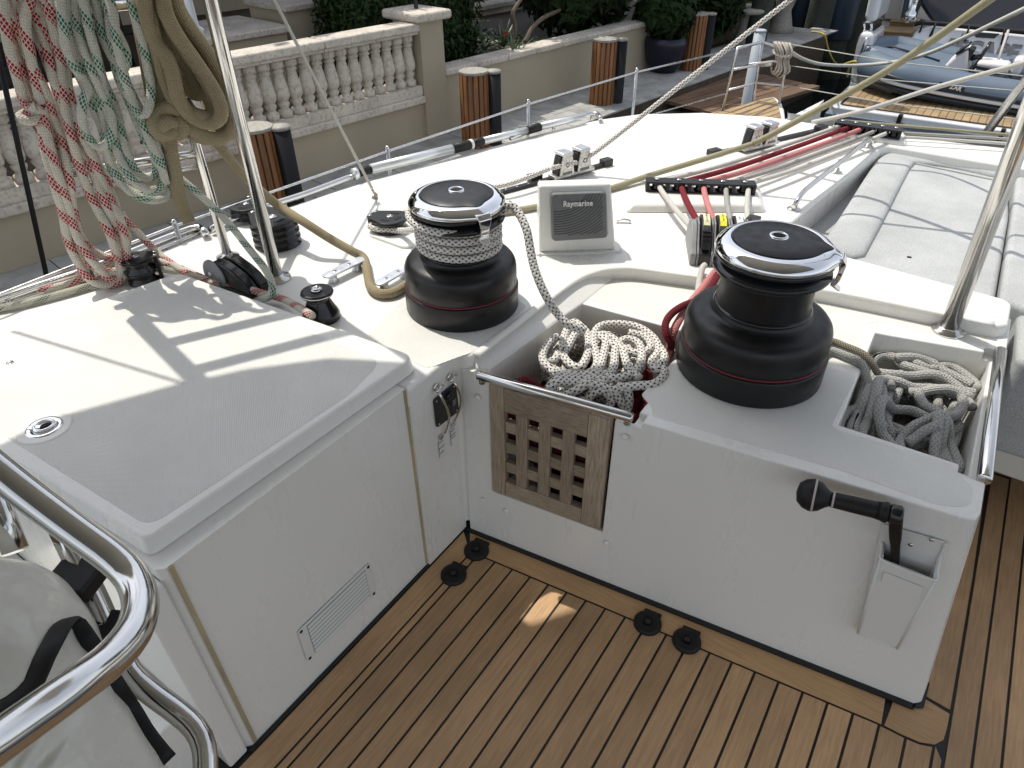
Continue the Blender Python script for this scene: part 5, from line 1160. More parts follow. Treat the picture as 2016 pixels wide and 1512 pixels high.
def wander(cx, cy, rx_, ry_, n, rg, jit=.5):
    P = []; a = rg.uniform(0, 6.28)
    for i in range(n):
        a += rg.uniform(.9, 2.1)*(1 if rg.random() > .2 else -1); k = rg.uniform(.45, 1.0)
        P.append(V(cx+rx_*k*cos(a), cy+ry_*k*sin(a), 0))
    return P
# front bin : dark red line underneath, speckled line heaped on top
rg = random.Random(5); cells = {}
pile = thing('rope_pile', 'dark red line lying deep in the front bin under the speckled rope', 'rope pile', (.25, .24, .45))
inb = lambda P, x0, x1, y0, y1: [V(min(max(p[0], x0), x1), min(max(p[1], y0), y1), p[2]) for p in P]
for q in range(8):
    P = cat(inb(wander(.25, .17, .15, .12, 15, rg), .095, .385, .075, .30), .006); P[:, 2] = .19+.032*q+.010*np.sin(P[:, 0]*60)
    mk('strand', tube(P, .0085, 7), 'rope_darkred', pile, smooth=True)
for q in range(5):
    P = cat(inb(wander(.25, .245, .155, .19, 16, rg), .09, .405, .06, .42), .006)
    mk('strand', tube(resolve(P, .0085, .43, cells, .006), .0085, 9), 'rope_darkred', pile, smooth=True)
line('bin_tail', [V(.12, .10, .52), at(1018, 756, .56), at(1030, 748, .57), at(1045, 752, .562), at(1075, 775, .54)], .0088, 'rope_darkred', 'end of dark red line poking up behind the steel bar of the front bin')
for q, (yy, z_) in enumerate(((.038, .50), (.036, .46), (.040, .42), (.038, .37), (.056, .51), (.038, .32))):  # extra strands behind the grate, added to keep the sun off its slats
    mk('strand', tube([V(x, yy+.129*x+.004*sin(x*40+q), z_+.006*sin(x*30+q*2)) for x in np.linspace(.10, .385, 12)], .0095, 8, step=.008), 'rope_darkred', pile, smooth=True)
sp2 = thing('rope_pile', 'heap of white rope with black flecks overflowing the front bin', 'rope pile', (.25, .25, .5))
for q in range(5):
    P = cat(inb(wander(.22, .25, .125, .15, 15, rg), .085, .40, .07, .41), .006)
    mk('strand', tube(resolve(P, .0102, .47+.012*q, cells, .006), .0102, 12), 'rope_dot', sp2, smooth=True)
loops = [
 [(1098, 640), (1078, 655), (1068, 680), (1082, 700), (1120, 712), (1160, 712), (1178, 690), (1170, 650), (1180, 622), (1215, 615), (1260, 622), (1292, 645), (1300, 668), (1286, 690), (1300, 705), (1312, 680), (1302, 660)],
 [(1150, 625), (1130, 612), (1112, 640), (1112, 680), (1140, 700), (1158, 675), (1160, 640), (1145, 622), (1130, 640), (1115, 665), (1085, 690)],
 [(1262, 720), (1240, 700), (1225, 660), (1200, 640), (1192, 668), (1180, 705), (1150, 735), (1110, 755), (1082, 748), (1095, 725), (1120, 722), (1190, 722), (1240, 715), (1265, 690), (1262, 655), (1235, 645), (1215, 662), (1210, 700), (1190, 725), (1160, 738)],
 [(1085, 700), (1100, 714), (1150, 716), (1200, 712)],
 [(1080, 760), (1092, 732), (1120, 728), (1165, 732), (1200, 742), (1222, 762), (1235, 790)],
 [(1108, 795), (1130, 772), (1150, 765), (1165, 790), (1150, 802), (1120, 800)],
 [(1160, 806), (1155, 780), (1165, 752), (1190, 745), (1205, 762), (1200, 790), (1222, 800), (1240, 775), (1238, 745), (1218, 735)],
 [(1300, 690), (1312, 712), (1290, 732), (1255, 735), (1225, 740), (1190, 752)],
 [(1240, 632), (1272, 640), (1285, 660), (1262, 672), (1232, 665), (1200, 652), (1180, 636)],
]
for q, l_ in enumerate(loops):
    near = lambda v: .60 if v < 735 else lerp(.60, .535, min(1, (v-735)/60))
    P = cat([at(u, v, near(v)) for u, v in l_], .006)
    base_z = np.array([p[2] for p in P])
    Q3 = resolve([V(p[0], p[1], 0) for p in P], .0105, .50, cells, .006)
    Q3[:, 2] = np.clip(Q3[:, 2], base_z-.035, base_z+.015)
    mk('strand', tube(Q3, .0105, 14), 'rope_dot', sp2, smooth=True)
# grey rope in the right-hand bin
cells = {}; rg = random.Random(9)
mot = thing('rope_pile', 'mottled thin line bunched along the open side of the right bin', 'rope pile', (.95, .5, .4))
for q in range(4):
    P = cat(inb(wander(.95, .53, .09, .2, 14, rg), .82, 1.03, .31, .74), .006)
    mk('strand', tube(resolve(P, .0075, .40+.01*q, cells, .006), .0075, 8), 'rope_mottle', mot, smooth=True)
gp_ = thing('rope_pile', 'heap of grey rope filling the right-hand bin', 'rope pile', (.92, .5, .45))
for q in range(6):
    P = cat(inb(wander(.91, .52, .11, .2, 14, rg), .815, 1.02, .315, .745), .006); P = resolve(P, .0105, .42+.008*q, cells, .006); P[:, 2] = np.minimum(P[:, 2], .522)
    mk('strand', tube(P, .0105, 12), 'rope_grey', gp_, smooth=True)
loops = [
 [(1640, 690), (1690, 700), (1712, 730), (1700, 780), (1686, 830)],
 [(1722, 690), (1745, 680), (1790, 690), (1835, 705), (1880, 700), (1925, 728), (1935, 745)],
 [(1738, 715), (1722, 700), (1735, 682), (1770, 682), (1790, 700), (1850, 725), (1900, 745), (1930, 752)],
 [(1725, 700), (1730, 725), (1780, 738), (1850, 745), (1905, 760), (1925, 780)],
 [(1770, 692), (1830, 694), (1880, 715), (1925, 738)],
 [(1728, 708), (1760, 722), (1810, 722), (1870, 735), (1920, 765)],
 [(1665, 845), (1660, 815), (1675, 790), (1700, 778), (1710, 740), (1735, 738), (1742, 770), (1735, 800)],
 [(1690, 855), (1685, 820), (1702, 790), (1715, 755)],
 [(1712, 860), (1705, 830), (1720, 800), (1730, 750), (1750, 740), (1760, 752)],
 [(1775, 870), (1762, 850), (1738, 820), (1732, 800), (1745, 785), (1790, 785), (1815, 790), (1850, 812), (1862, 850), (1880, 890), (1895, 905)],
 [(1815, 750), (1830, 775), (1862, 810), (1885, 860), (1898, 895), (1880, 905), (1830, 888), (1790, 870), (1782, 850), (1800, 830), (1840, 815), (1880, 805), (1905, 780), (1895, 760), (1850, 752), (1800, 750)],
 [(1860, 825), (1860, 860), (1870, 890)], [(1845, 825), (1848, 870), (1858, 890)],
 [(1795, 855), (1820, 845), (1845, 845)],
]
for q, l_ in enumerate(loops):
    P = cat([at(u, v, .545) for u, v in l_], .006)
    Q3 = resolve([V(p[0], p[1], 0) for p in P], .0114, .47, cells, .006); Q3[:, 2] = np.clip(Q3[:, 2], .512, .582)
    mk('strand', tube(Q3, .0114, 14), 'rope_grey', gp_, smooth=True)
line('bin_line', [V(W2[0]+.12, W2[1]+.11, ZC+.02), at(1632, 672, ZC+.012), at(1665, 682, ZC+.012), at(1700, 697, ZC+.01), at(1716, 715, ZC-.005), at(1728, 735, ZC-.03)], .0085, 'rope_mottle', 'mottled line coming round the right winch into the right bin')
line('bin_line', [V(W2[0]+.13, W2[1]+.08, ZC+.02), at(1630, 690, ZC+.012), at(1665, 700, ZC+.012), at(1695, 715, ZC+.01), at(1706, 740, ZC-.01), at(1712, 765, ZC-.03)], .0095, 'rope_grey', 'grey line coming round the right winch into the right bin')
# ================================================================== rig lines overhead
bf = at(1483, 283, ZD+.06)
line('rig_rope', [bf, ray(1560, 243, np.linalg.norm(bf-CAM)*.97), ray(1750, 137, 2.7), ray(1950, -2, 2.5), ray(2100, -110, 2.4)], .0115, 'rope_buff', 'buff rope rising from the far lead car to the top right corner', step=.03)
line('deck_rope', [bf, at(1380, 315, ZD+.035), at(1280, 345, ZD+.02), at(1205, 370, ZD+.012), at(1100, 398, ZD+.012), at(1010, 415, ZD+.012), at(930, 425, ZD+.012)], .0105, 'rope_buff', 'buff rope lying across the deck behind the instrument pod', step=.02)
line('rig_line', [at(1600, 240, .62), at(1700, 218, .75), ray(1840, 173, 3.2), ray(2016, 124, 2.9), ray(2200, 70, 2.7)], .0085, 'rope_white', 'white line crossing in front of the inflatable boat, lower of the two', step=.03)
line('mooring_line', [upz(1560, 105, b3_), ray(1585, 118, 6.6), ray(1620, 127, 6.9), ray(1680, 129, 7.2), ray(1760, 122, 7.0), ray(1840, 100, 6.4), ray(2016, 18, 5.2), ray(2200, -70, 4.6)], .014, 'rope_white', 'white mooring line sagging from the pulpit and rising across the name board', step=.04)
for z0_, l in ((0, 'upper thin wire from the pulpit across the gap'), (1, 'middle thin wire from the pulpit across the gap'), (2, 'lower thin wire from the pulpit across the gap')):
    u0, v0, u1, v1 = ((1560, 88, 2016, 150), (1552, 129, 2016, 180), (1545, 168, 2016, 236))[z0_]
    a = upz(u0, v0, b3_); b = ray(u1, v1, 5.2); wire('guard_wire', [a, lerp(a, b, .5)-V(0, 0, .02), b, b+(b-a)*.4], .0035, l, m='rope_white')
# the shroud with its lashing
fs = at(740, 392, ZD); dv = V(.45, -.66, 0)
sa_ = atpl(535, -5, fs, dv); dirn = sa_-fs
t = thing('shroud_line', 'thin white line running up and left from a lashing on the deck', 'line', tuple(fs))
mkt('upper_line', tube([lerp(fs, sa_, .035)+V(0, 0, .015), sa_+dirn*1.2], .0052, 8), 'rope_white', t)
mkt('lashing', tube([at(735, 378, ZD+.04), at(742, 384, ZD+.03), at(733, 389, ZD+.02), at(743, 391, ZD+.015), at(737, 380, ZD+.03), at(732, 372, ZD+.05)], .0042, 8, step=.004), 'rope_natural', t)
mkt('lower_line', cyl(at(740, 390, ZD+.02), at(742, 421, ZD+.0), .0022, 8), 'steel', t)
# parallel lines at the far right behind the cushions
for i, (a, b, m_) in enumerate((((1640, 236), (2016, 268), 'rope_buff'), ((1780, 262), (2016, 276), 'rope_speck'), ((1780, 270), (2016, 285), 'rope_white'))):
    line('deck_line', [at(*a, ZD+.03), at(*b, ZD+.03), at(b[0]+300, b[1]+25, ZD+.03)], .006, m_, ['buff line along the far deck edge behind the cushions', 'speckled line along the far deck edge behind the cushions', 'white line along the far deck edge behind the cushions'][i], step=.05)
# ================================================================== FOREGROUND : helm seat
ht_ = thing('helm_rail', 'big bent polished steel tube close to the camera at the lower left', 'rail', tuple(ray(200, 1150, .75)))
def rp_(pts): return [ray(*p) for p in pts]
mkt('tube', tube(rp_([(-160, 800, .80), (0, 930, .78), (70, 985, .77), (150, 1045, .755), (225, 1100, .74), (262, 1140, .725), (277, 1190, .70), (262, 1245, .675), (215, 1300, .655), (150, 1350, .635), (60, 1415, .62), (-60, 1500, .60), (-250, 1620, .57)]), .0150, 28, step=.012), 'steel', ht_)
mkt('lower_tube', tube(rp_([(205, 1225, .93), (238, 1290, .93), (262, 1330, .93), (300, 1365, .93), (350, 1402, .93), (385, 1435, .925), (402, 1475, .92), (404, 1540, .91), (400, 1650, .9)]), .0130, 24, step=.012), 'steel', ht_)
mkt('strut', tube(rp_([(112, 1020, .95), (150, 1100, .94), (192, 1190, .93), (214, 1240, .93), (245, 1310, .93)]), .0135, 4), 'steel', ht_)
mk('clamp', obox(ray(158, 1130, .93), V(.3, -.6, 0)/.67, V(.6, .3, 0)/.67, V(0, 0, 1), .030, .026, .011), 'black_rubber', ht_, bevel=.004)
mk('clamp', obox(ray(215, 1240, .925), V(.3, -.6, 0)/.67, V(.6, .3, 0)/.67, V(0, 0, 1), .02, .02, .012), 'black_rubber', ht_, bevel=.004)
mkt('rear_tube', tube(rp_([(-40, 930, 1.0), (0, 1010, .99), (30, 1085, .98)]), .014, 16), 'steel', ht_)
cvr = thing('seat_cover', 'creased white vinyl cover with black piping at the lower left corner', 'seat cover', tuple(ray(120, 1300, .85)))
outl = [(-150, 1040), (0, 1078), (62, 1088), (110, 1112), (150, 1150), (185, 1205), (212, 1262), (235, 1320), (262, 1385), (292, 1440), (325, 1490), (350, 1560), (300, 1700), (-150, 1700)]
n_c = 26; VV = []; FF = []
top_c = [V(u, v) for u, v in outl[1:12]]
S = cat([V(u, v, 0) for u, v in outl[:13]], 12)
G = []
for i, p in enumerate(S):
    row = []
    for j in range(15):
        k = j/14.; c = V(-60, 1640, 0); q = lerp(p, c, k**1.1)
        tdist = .90-.10*sin(min(1, k*2.2)*pi/2)-.03*k
        tdist += .011*noise.noise(Vector((q[0]*.012, q[1]*.009, 1.7)))-.016*max(0, .25-abs(noise.noise(Vector((q[0]*.011+q[1]*.004, q[1]*.004, 9.)))))*4*k+.007*noise.noise(Vector((q[0]*.03+q[1]*.02, q[1]*.008, 5.)))*min(1, k*4)
        row.append(ray(q[0], q[1], tdist))
    G.append(row)
nv_ = len(G); VV = [p for r_ in G for p in r_]
bk_ = [r_[0]+V(-.05, .0, -.12) for r_ in G]
for i in range(nv_-1):
    for j in range(14): FF.append((i*15+j, i*15+j+1, (i+1)*15+j+1, (i+1)*15+j))
o = len(VV); VV += bk_
for i in range(nv_-1): FF.append((i*15, (i+1)*15, o+i+1, o+i))
mk('vinyl_cover', (VV, FF), 'vinyl', cvr, smooth=True, sub=1)
def trim(pts, nm='piping'):
    P = [ray(u, v, .0+tt) for u, v, tt in pts]
    mkt(nm, tube(P, .0105, 10, step=.01, flat=.35), 'black_rubber', cvr)
def cov(u, v):   # distance of the cover along that ray, from the grid
    best = min(((q_[0]-u)**2+(q_[1]-v)**2, i) for i, q_ in enumerate(PX)); return np.linalg.norm(VV[best[1]]-CAM)
PX = [proj(p) for p in VV[:o]]
trim([(u, v, cov(u, v)-.004) for u, v in ((-60, 1430), (0, 1398), (40, 1372), (65, 1345), (85, 1300), (105, 1262), (122, 1232), (138, 1222), (155, 1235), (175, 1265), (200, 1305), (225, 1350), (255, 1395), (285, 1445), (312, 1480), (330, 1500))])
# ================================================================== HARDTOP that shades the cockpit (above the frame)
edge_r = [(-1.56, -3.2), (-1.50, -.60), (-1.474, -.434), (-1.382, -.254), (-1.30, -.13), (-1.18, .0), (-1.0, .10), (-.896, .244), (-.67, .474), (-.47, .63), (-.31, .73), (-.225, .757), (.0, .82), (.3, .86), (.8, .90), (1.5, .93), (3.2, .93), (3.2, -3.2)]
hd = thing('hardtop', 'pale hardtop roof over the cockpit, carried by the tall steel posts', 'roof', (.8, -1, 2.6))
mk('roof_panel', prism(edge_r, 2.60, 2.66), 'roof_under', hd, bevel=.01)
# ================================================================== BACKGROUND : seawall, balustrade, dock
DZ = -.6
wa = at(680, 325, DZ); wb = at(1168, 170, DZ); wd = (wb-wa)/np.linalg.norm(wb-wa); wn = V(wd[1], -wd[0], 0)   # wn towards us
if wn.dot(CAM-wa) < 0: wn = -wn
def wv(u, v, off=0.): return atpl(u, v, wa+wn*off, wn)
def along(p): return float((p-wa).dot(wd))
def wpnt(s, off, z): p = wa+wd*s+wn*off; return V(p[0], p[1], z)
def wbox(s0, s1, o0, o1, z0, z1): 
    P = [wpnt(s, o, z0) for s, o in ((s0, o0), (s1, o0), (s1, o1), (s0, o1))]; return loft(P, [V(p[0], p[1], z1) for p in P])
sPL, sPR = along(wv(822, 60)), along(wv(868, 60)); sEnd = along(wv(1290, 60))
capz = wv(870, 140)[2]
dock = mk('dock', prism([tuple(wpnt(s, o, 0)[:2]) for s, o in ((-6, -.3), (9, -.3), (9, .86), (-6, .86))], -1.9, DZ-.02), 'soil'); tag(dock, kind='structure')
for i in range(-8, 22):
    for j in range(2):
        s0 = i*.42+.2*j; o0 = .0+j*.43
        me_ = wbox(s0+.003, s0+.417, o0+.003, o0+.427, DZ-.02, DZ+rng.uniform(-.002, .002)); mk('paver', me_, 'paver', dock, bevel=.004, seg=1)
gw = thing('garden_wall', 'low tan stucco wall with a pale stone coping right of the pillar', 'wall', tuple(wpnt((sPR+sEnd)/2, 0, DZ)))
mk('wall_face', wbox(sPR, sEnd+.3, -.18, 0, DZ-.1, capz-.05), 'stucco', gw)
L_ = sEnd+.3-sPR
for i in range(9):
    a = sPR+L_*i/9; mk('coping_stone', wbox(a+.004, a+L_/9-.004, -.22, .035, capz-.05, capz+.012), 'coral_stone', gw, bevel=.018, seg=3)
pl = thing('pillar', 'tan stucco pillar with a coral stone cap at the end of the balustrade', 'pillar', tuple(wpnt((sPL+sPR)/2, 0, DZ)))
ptop = wv(815, 30)[2]
mk('shaft', wbox(sPL, sPR, -.34, .03, DZ-.1, ptop-.06), 'stucco', pl)
mk('cap_stone', wbox(sPL-.07, sPR+.07, -.42, .10, ptop-.06, ptop+.02), 'coral_stone', pl, bevel=.03, seg=4)
mk('lamp_stub', cyl(wpnt((sPL+sPR)/2, -.16, ptop+.02), wpnt((sPL+sPR)/2, -.16, ptop+.3), .02, 10), 'iron', pl)
bal = thing('balustrade', 'weathered coral stone balustrade on the tan seawall', 'balustrade', tuple(wpnt(-1, 0, DZ)))
zb0, zb1 = wv(825, 197)[2], wv(810, 50)[2]
s_left = -5.2
mk('wall_face', wbox(s_left, sPL, -.16, 0, DZ-.1, zb0-.03), 'stucco', bal)
nb = 6
for i in range(nb):
    a = lerp(s_left, sPL, i/nb); b = lerp(s_left, sPL, (i+1)/nb)
    mk('plinth_stone', wbox(a+.003, b-.003, -.20, .045, zb0-.03, zb0+.035), 'coral_stone', bal, bevel=.015, seg=3)
    mk('base_course', wbox(a+.003, b-.003, -.17, .012, zb0+.035, zb0+.125), 'coral_stone', bal, bevel=.006)
    mk('rail_stone', wbox(a+.003, b-.003, -.19, .045, zb1-.055, zb1+.015), 'coral_stone', bal, bevel=.018, seg=3)
    mk('rail_moulding', wbox(a+.003, b-.003, -.16, .015, zb1-.08, zb1-.055), 'coral_stone', bal, bevel=.006)
zA, zB = zb0+.125, zb1-.08; H_ = zB-zA
prof = [(.050, 0), (.050, .07), (.036, .09), (.030, .13), (.046, .19), (.055, .27), (.057, .33), (.048, .40), (.036, .52), (.028, .66), (.024, .74), (.036, .77), (.036, .80), (.026, .83), (.042, .88), (.050, .92), (.050, 1.0)]
prof = [(.058, 0), (.058, .11), (.044, .125), (.034, .16), (.046, .21), (.052, .25), (.038, .285), (.050, .31), (.062, .37), (.064, .43), (.060, .50), (.050, .63), (.042, .74), (.039, .77), (.050, .79), (.050, .82), (.036, .84), (.054, .865), (.058, .88), (.058, 1.0)]
bg_ = lathe([(r, h*H_) for r, h in prof], (0, 0, 0), n=14)
me_b = None
sp_b = (along(wv(812, 120))-along(wv(700, 150)))/5.6
nB = int((sPL-s_left)/.124)
for i in range(nB):
    p = wpnt(sPL-.08-i*.124, -.075, zA)
    if me_b is None:
        o = mk('baluster', ([(v[0], v[1], v[2]) for v in bg_[0]], bg_[1]), 'coral_stone', bal, smooth=True, local=True); me_b = o.data
    else: o = bpy.data.objects.new('baluster', me_b); link(o, bal)
    o.location = Vector(p)-bal.location; o.rotation_euler = (0, 0, rng.uniform(0, 6))
# terrace behind the balustrade
tz = zb0+.08
terr = mk('terrace', prism([tuple(wpnt(s, o, 0)[:2]) for s, o in ((-8, -14), (12, -14), (12, -.181), (-8, -.181))], -1.2, capz-.14), 'soil'); tag(terr, kind='structure')
pat = mk('patio', prism([tuple(wpnt(s, o, 0)[:2]) for s, o in ((-8, -7), (sPL-.1, -7), (sPL-.1, -.22), (-8, -.22))], -1.2, zb0+.02), 'paver'); tag(pat, kind='structure')
def bwall(u0, v0, u1, v1, off, m, label, name='terrace_wall', h0=-1., cap_=True, th_=.25):
    a = atpl(u0, v0, wa+wn*off, wn); b = atpl(u1, v1, wa+wn*off, wn); s0, s1 = along(a), along(b); z = (a[2]+b[2])/2
    t = thing(name, label, 'wall', tuple(wpnt((s0+s1)/2, off, DZ)))
    mk('wall_face', wbox(s0, s1, off-th_, off, h0, z-.05), m, t)
    if cap_: mk('coping', wbox(s0-.04, s1+.04, off-th_-.04, off+.05, z-.05, z+.01), 'coral_stone', t, bevel=.015)
    return t, s0, s1, z
# raised terrace walls, a pedestal and a column
t, s0, s1, z = bwall(560, 8, 660, 3, -1.6, 'stucco_far', 'tan pedestal with a coral cap standing behind the balustrade', 'pedestal', th_=.7)
bwall(380, 78, 562, 55, -1.35, 'stucco_far', 'low terrace ledge between the column and the pedestal', th_=.9)
t = thing('column', 'pale round column standing on the terrace at the top left', 'column', tuple(wpnt(-3, -2, 0)))
p = atpl(368, 66, wa-wn*1.7, wn); mkt('shaft', lathe([(.16, 0), (.16, .05), (.12, .08), (.115, 2.2)], p-V(0, 0, .02), n=24), 'hull_white', t)
bwall(940, 3, 1120, -8, -2.6, 'stucco_far', 'cream retaining wall with a step behind the planting bed', h0=-.6)
bwall(985, 62, 1190, 20, -2.3, 'stucco_far', 'lower pale kerb of the planting bed', h0=-.6, th_=.12)
bwall(1125, 5, 1420, -60, -3.6, 'stucco_far', 'far shaded tan wall behind the planting bed', h0=-.6)
hs = thing('house', 'shaded house wall filling the dark top left behind the terrace', 'house', tuple(wpnt(-2, -6, 0)))
mk('wall_face', wbox(-8, 3, -6.4, -6, -1, 3.4), 'stucco_far', hs); mk('window', wbox(-4, -2, -5.99, -5.97, 0.2, 2.2), 'glass_dark', hs); mk('window', wbox(-1.2, .8, -5.99, -5.97, 0.2, 2.2), 'glass_dark', hs)
mk('veranda_roof', wbox(-8, 3, -6.5, -1.9, 3.2, 3.4), 'stucco_far', hs)
# iron furniture
def iron_chair(u, v, lab):
    c = at(u, v, zb0+.02); t = thing('iron_chair', lab, 'chair', tuple(c))
    for dx, dy in ((-.2, -.2), (.2, -.2), (.2, .2), (-.2, .2)): mkt('leg', cyl(c+V(dx, dy, 0), c+V(dx*.9, dy*.9, .42), .012, 8), 'iron', t)
    mk('seat', obox(c+V(0, 0, .43), V(1, 0, 0), V(0, 1, 0), V(0, 0, 1), .22, .22, .012), 'iron', t, bevel=.008)
    bp_ = [c+V(-.22, .2*cos(a)*.0-.2, .43) for a in (0,)]
    mkt('back_frame', tube([c+V(-.21, -.2, .43), c+V(-.23, -.2, .75), c+V(-.22, 0, .88), c+V(-.23, .2, .75), c+V(-.21, .2, .43)], .013, 8, step=.03), 'iron', t)
    for k in range(4):
        y = -.14+.093*k; mkt('scroll', tube([c+V(-.215, y, .46), c+V(-.215, y+.045, .58), c+V(-.22, y-.03, .70), c+V(-.22, y+.02, .82)], .007, 7, step=.02), 'iron', t)
    mkt('arm', tube([c+V(-.21, -.21, .62), c+V(.1, -.24, .64), c+V(.2, -.2, .43)], .012, 8, step=.03), 'iron', t); mkt('arm', tube([c+V(-.21, .21, .62), c+V(.1, .24, .64), c+V(.2, .2, .43)], .012, 8, step=.03), 'iron', t)
iron_chair(20, 235, 'black wrought iron chair at the far top left behind the balustrade'); iron_chair(160, 185, 'black wrought iron chair just behind the red flecked coil'); iron_chair(255, 150, 'black wrought iron chair seen between the green and tan coils')
# leaves
def leafcloud(fn, n, size, rg, elong=1.8):
    v, f = [], []
    for i in range(n):
        c, nn = fn(rg); nn = nn/np.linalg.norm(nn)
        a = rg.uniform(0, 6.28); d, s, t = frame(nn, (0.3, .2, 1)); e1 = s*cos(a)+t*sin(a); e2 = np.cross(nn, e1); sz = size*rg.uniform(.6, 1.3)
        k = len(v); v += [c-e1*sz*elong/2, c+e2*sz*.4, c+e1*sz*elong/2+nn*sz*.1, c-e2*sz*.4]; f.append((k, k+1, k+2, k+3))
    return v, f
def boxcloud(c, sx, sy, sz):
    def fn(rg):
        while True:
            p = np.array([rg.uniform(-1, 1) for _ in range(3)]); m_ = max(abs(p))
            if m_ > .72+.2*noise.noise(Vector(p*2.3)): break
        q = np.array([np.sign(p[i]) if abs(p[i]) == m_ else .4*p[i] for i in range(3)])+np.array([rg.gauss(0, .7) for _ in range(3)])
        return c+(wd*p[0]*sx+wn*p[1]*sy+V(0, 0, 1)*p[2]*sz)*(1+.05*noise.noise(Vector(p*4))), wd*q[0]+wn*q[1]+V(0, 0, 1)*q[2]
    return fn
hA = along(atpl(665, 60, wa-wn*.95, wn)); hB = along(atpl(950, 60, wa-wn*.55, wn))
hc = wpnt((hA+hB)/2, -.95, .62)
hg = thing('hedge', 'tall clipped dark green hedge behind the pillar', 'hedge', tuple(wpnt((hA+hB)/2, -.95, capz-.14)))
mk('leaves', leafcloud(boxcloud(hc, (hB-hA)/2, .42, .82), 26000, .042, random.Random(3)), 'leaf_hedge', hg)
mk('inner_twigs', obox(hc, wd, wn, V(0, 0, 1), (hB-hA)/2*.80, .30, .72), 'bark_dark', hg, bevel=.05)
def ballcloud(c, r, sq=.8):
    def fn(rg):
        p = np.array([rg.gauss(0, 1) for _ in range(3)]); p /= np.linalg.norm(p); p = p*(rg.random()**.4); lump = 1+.35*noise.noise(Vector(p*2.5)+Vector(c)*1.3)
        return np.array(c)+p*r*lump*V(1, 1, sq), p+np.array([rg.gauss(0, .5) for _ in range(3)])+V(0, 0, .4)
    return fn
def treeat(base, h, r, n, label, size=.09, crowns=5, mleaf='leaf', trunk=.12, name='tree', sd_=1):
    rg = random.Random(sd_); t = thing(name, label, 'tree', tuple(base)); top = base+V(.2, .1, h*.62)
    mkt('trunk', tube([base, base+V(.05, -.05, h*.3), top], trunk, 10, step=.2, rfun=lambda k: 1-.5*k), 'bark_dark', t)
    for i in range(crowns):
        c = base+V(rg.uniform(-1, 1)*r*.7, rg.uniform(-1, 1)*r*.7, h*.75+rg.uniform(-.2, .3)*r)
        mkt('limb', cyl(top, c, trunk*.35, 7, trunk*.12), 'bark_dark', t)
        mk('crown', leafcloud(ballcloud(c, r*.6), n//crowns, size, rg), mleaf, t)
    return t
# shade trees over the dock and the far basin (crowns mostly above the frame)
treeat(wpnt(7.0, -2.0, -.2), 4.2, 2.1, 16000, 'broad shade tree over the far end of the garden wall', .18, 7, sd_=4, trunk=.1)
treeat(wpnt(14.8, -1.2, -.4), 5.0, 3.2, 18000, 'broad shade tree over the basin beyond the pilings', .2, 7, sd_=8, trunk=.16)
treeat(wpnt(5.0, -1.9, -.2), 3.8, 1.5, 9000, 'shade tree leaning over the middle of the garden wall', .16, 5, sd_=31, trunk=.09)
treeat(wpnt(4.6, -5.2, -.2), 3.8, 1.9, 9000, 'shade tree behind the planting bed', .15, 5, sd_=6, trunk=.1)
treeat(wpnt(-1.5, -4.6, -.2), 4.6, 2.6, 12000, 'shade tree over the terrace at the top left', .18, 6, sd_=12, trunk=.12)
treeat(wpnt(21., 3.6, -.6), 6.0, 4.0, 16000, 'tall dark tree filling the far top of the basin', .24, 7, sd_=15, trunk=.2)
# bushes behind the wall and in pots
def bush(c, r, n, label, size=.06, mleaf='leaf', sq=.9, cat_='bush', name='bush', sd_=2):
    rg = random.Random(sd_); t = thing(name, label, cat_, tuple(c-V(0, 0, r*.8)))
    mk('foliage', leafcloud(ballcloud(c, r, sq), n, size, rg, 2.4), mleaf, t); mkt('stem', cyl(c-V(0, 0, r), c, .03, 8, .015), 'bark_dark', t); return t
bush(wpnt(along(wv(1225, 20)), -.75, .55), .75, 6000, 'dark leafy bush behind the far end of the garden wall', .09, sd_=21)
bush(at(1300, 138, DZ)+V(0, 0, .72), .36, 2200, 'dark bush in a pot at the end of the garden wall', .08, sd_=22)
bush(wpnt(sEnd+1.9, -.5, .15), .75, 5000, 'large dark bush beyond the third timber piling', .1, sd_=23)
pc = at(1305, 140, DZ); pt = thing('plant_pot', 'dark blue glazed pot at the end of the garden wall', 'pot', tuple(pc))
mkt('bowl', lathe([(.16, 0), (.24, .14), (.28, .34), (.27, .42), (.25, .42), (.22, .36), (.01, .34)], pc, n=28), 'pot_blue', pt)
# agave-like plants and the crooked stems in the bed
def spiky(u, v, n, L, label, sd_=3, off=-.45):
    rg = random.Random(sd_); c = atpl(u, v, wa+wn*off, wn); t = thing('agave', label, 'plant', tuple(c))
    for i in range(n):
        a = 6.283*i/n+rg.uniform(-.2, .2); e = rg.uniform(.3, 1.3); l = L*rg.uniform(.7, 1.15); d = V(cos(a)*cos(e), sin(a)*cos(e), sin(e)); s = V(-sin(a), cos(a), 0); w_ = .016
        p1 = c+d*l*.5; p2 = c+d*l-V(0, 0, .08*l)
        mk('leaf', ([c-s*w_, c+s*w_, p1+s*w_*.9, p1-s*w_*.9, p2, c-V(0, 0, .01), p1-V(0, 0, .012)], [(0, 1, 2, 3), (3, 2, 4), (0, 5, 1), (0, 3, 6, 5), (1, 5, 6, 2), (3, 4, 6), (2, 6, 4)]), 'agave', t)
spiky(992, 92, 16, .34, 'spiky agave standing left of the crooked stems', 3, -.55); spiky(1012, 112, 14, .3, 'spiky agave leaning over the garden wall coping', 5, -.15); spiky(955, 95, 10, .26, 'small agave beside the hedge', 7, -.5)
t = thing('crooked_shrub', 'bare crooked stems bending right out of the planting bed', 'shrub', tuple(atpl(1030, 82, wa-wn*.5, wn)))
def bp2(pts, off): return [atpl(u, v, wa+wn*off, wn) for u, v in pts]
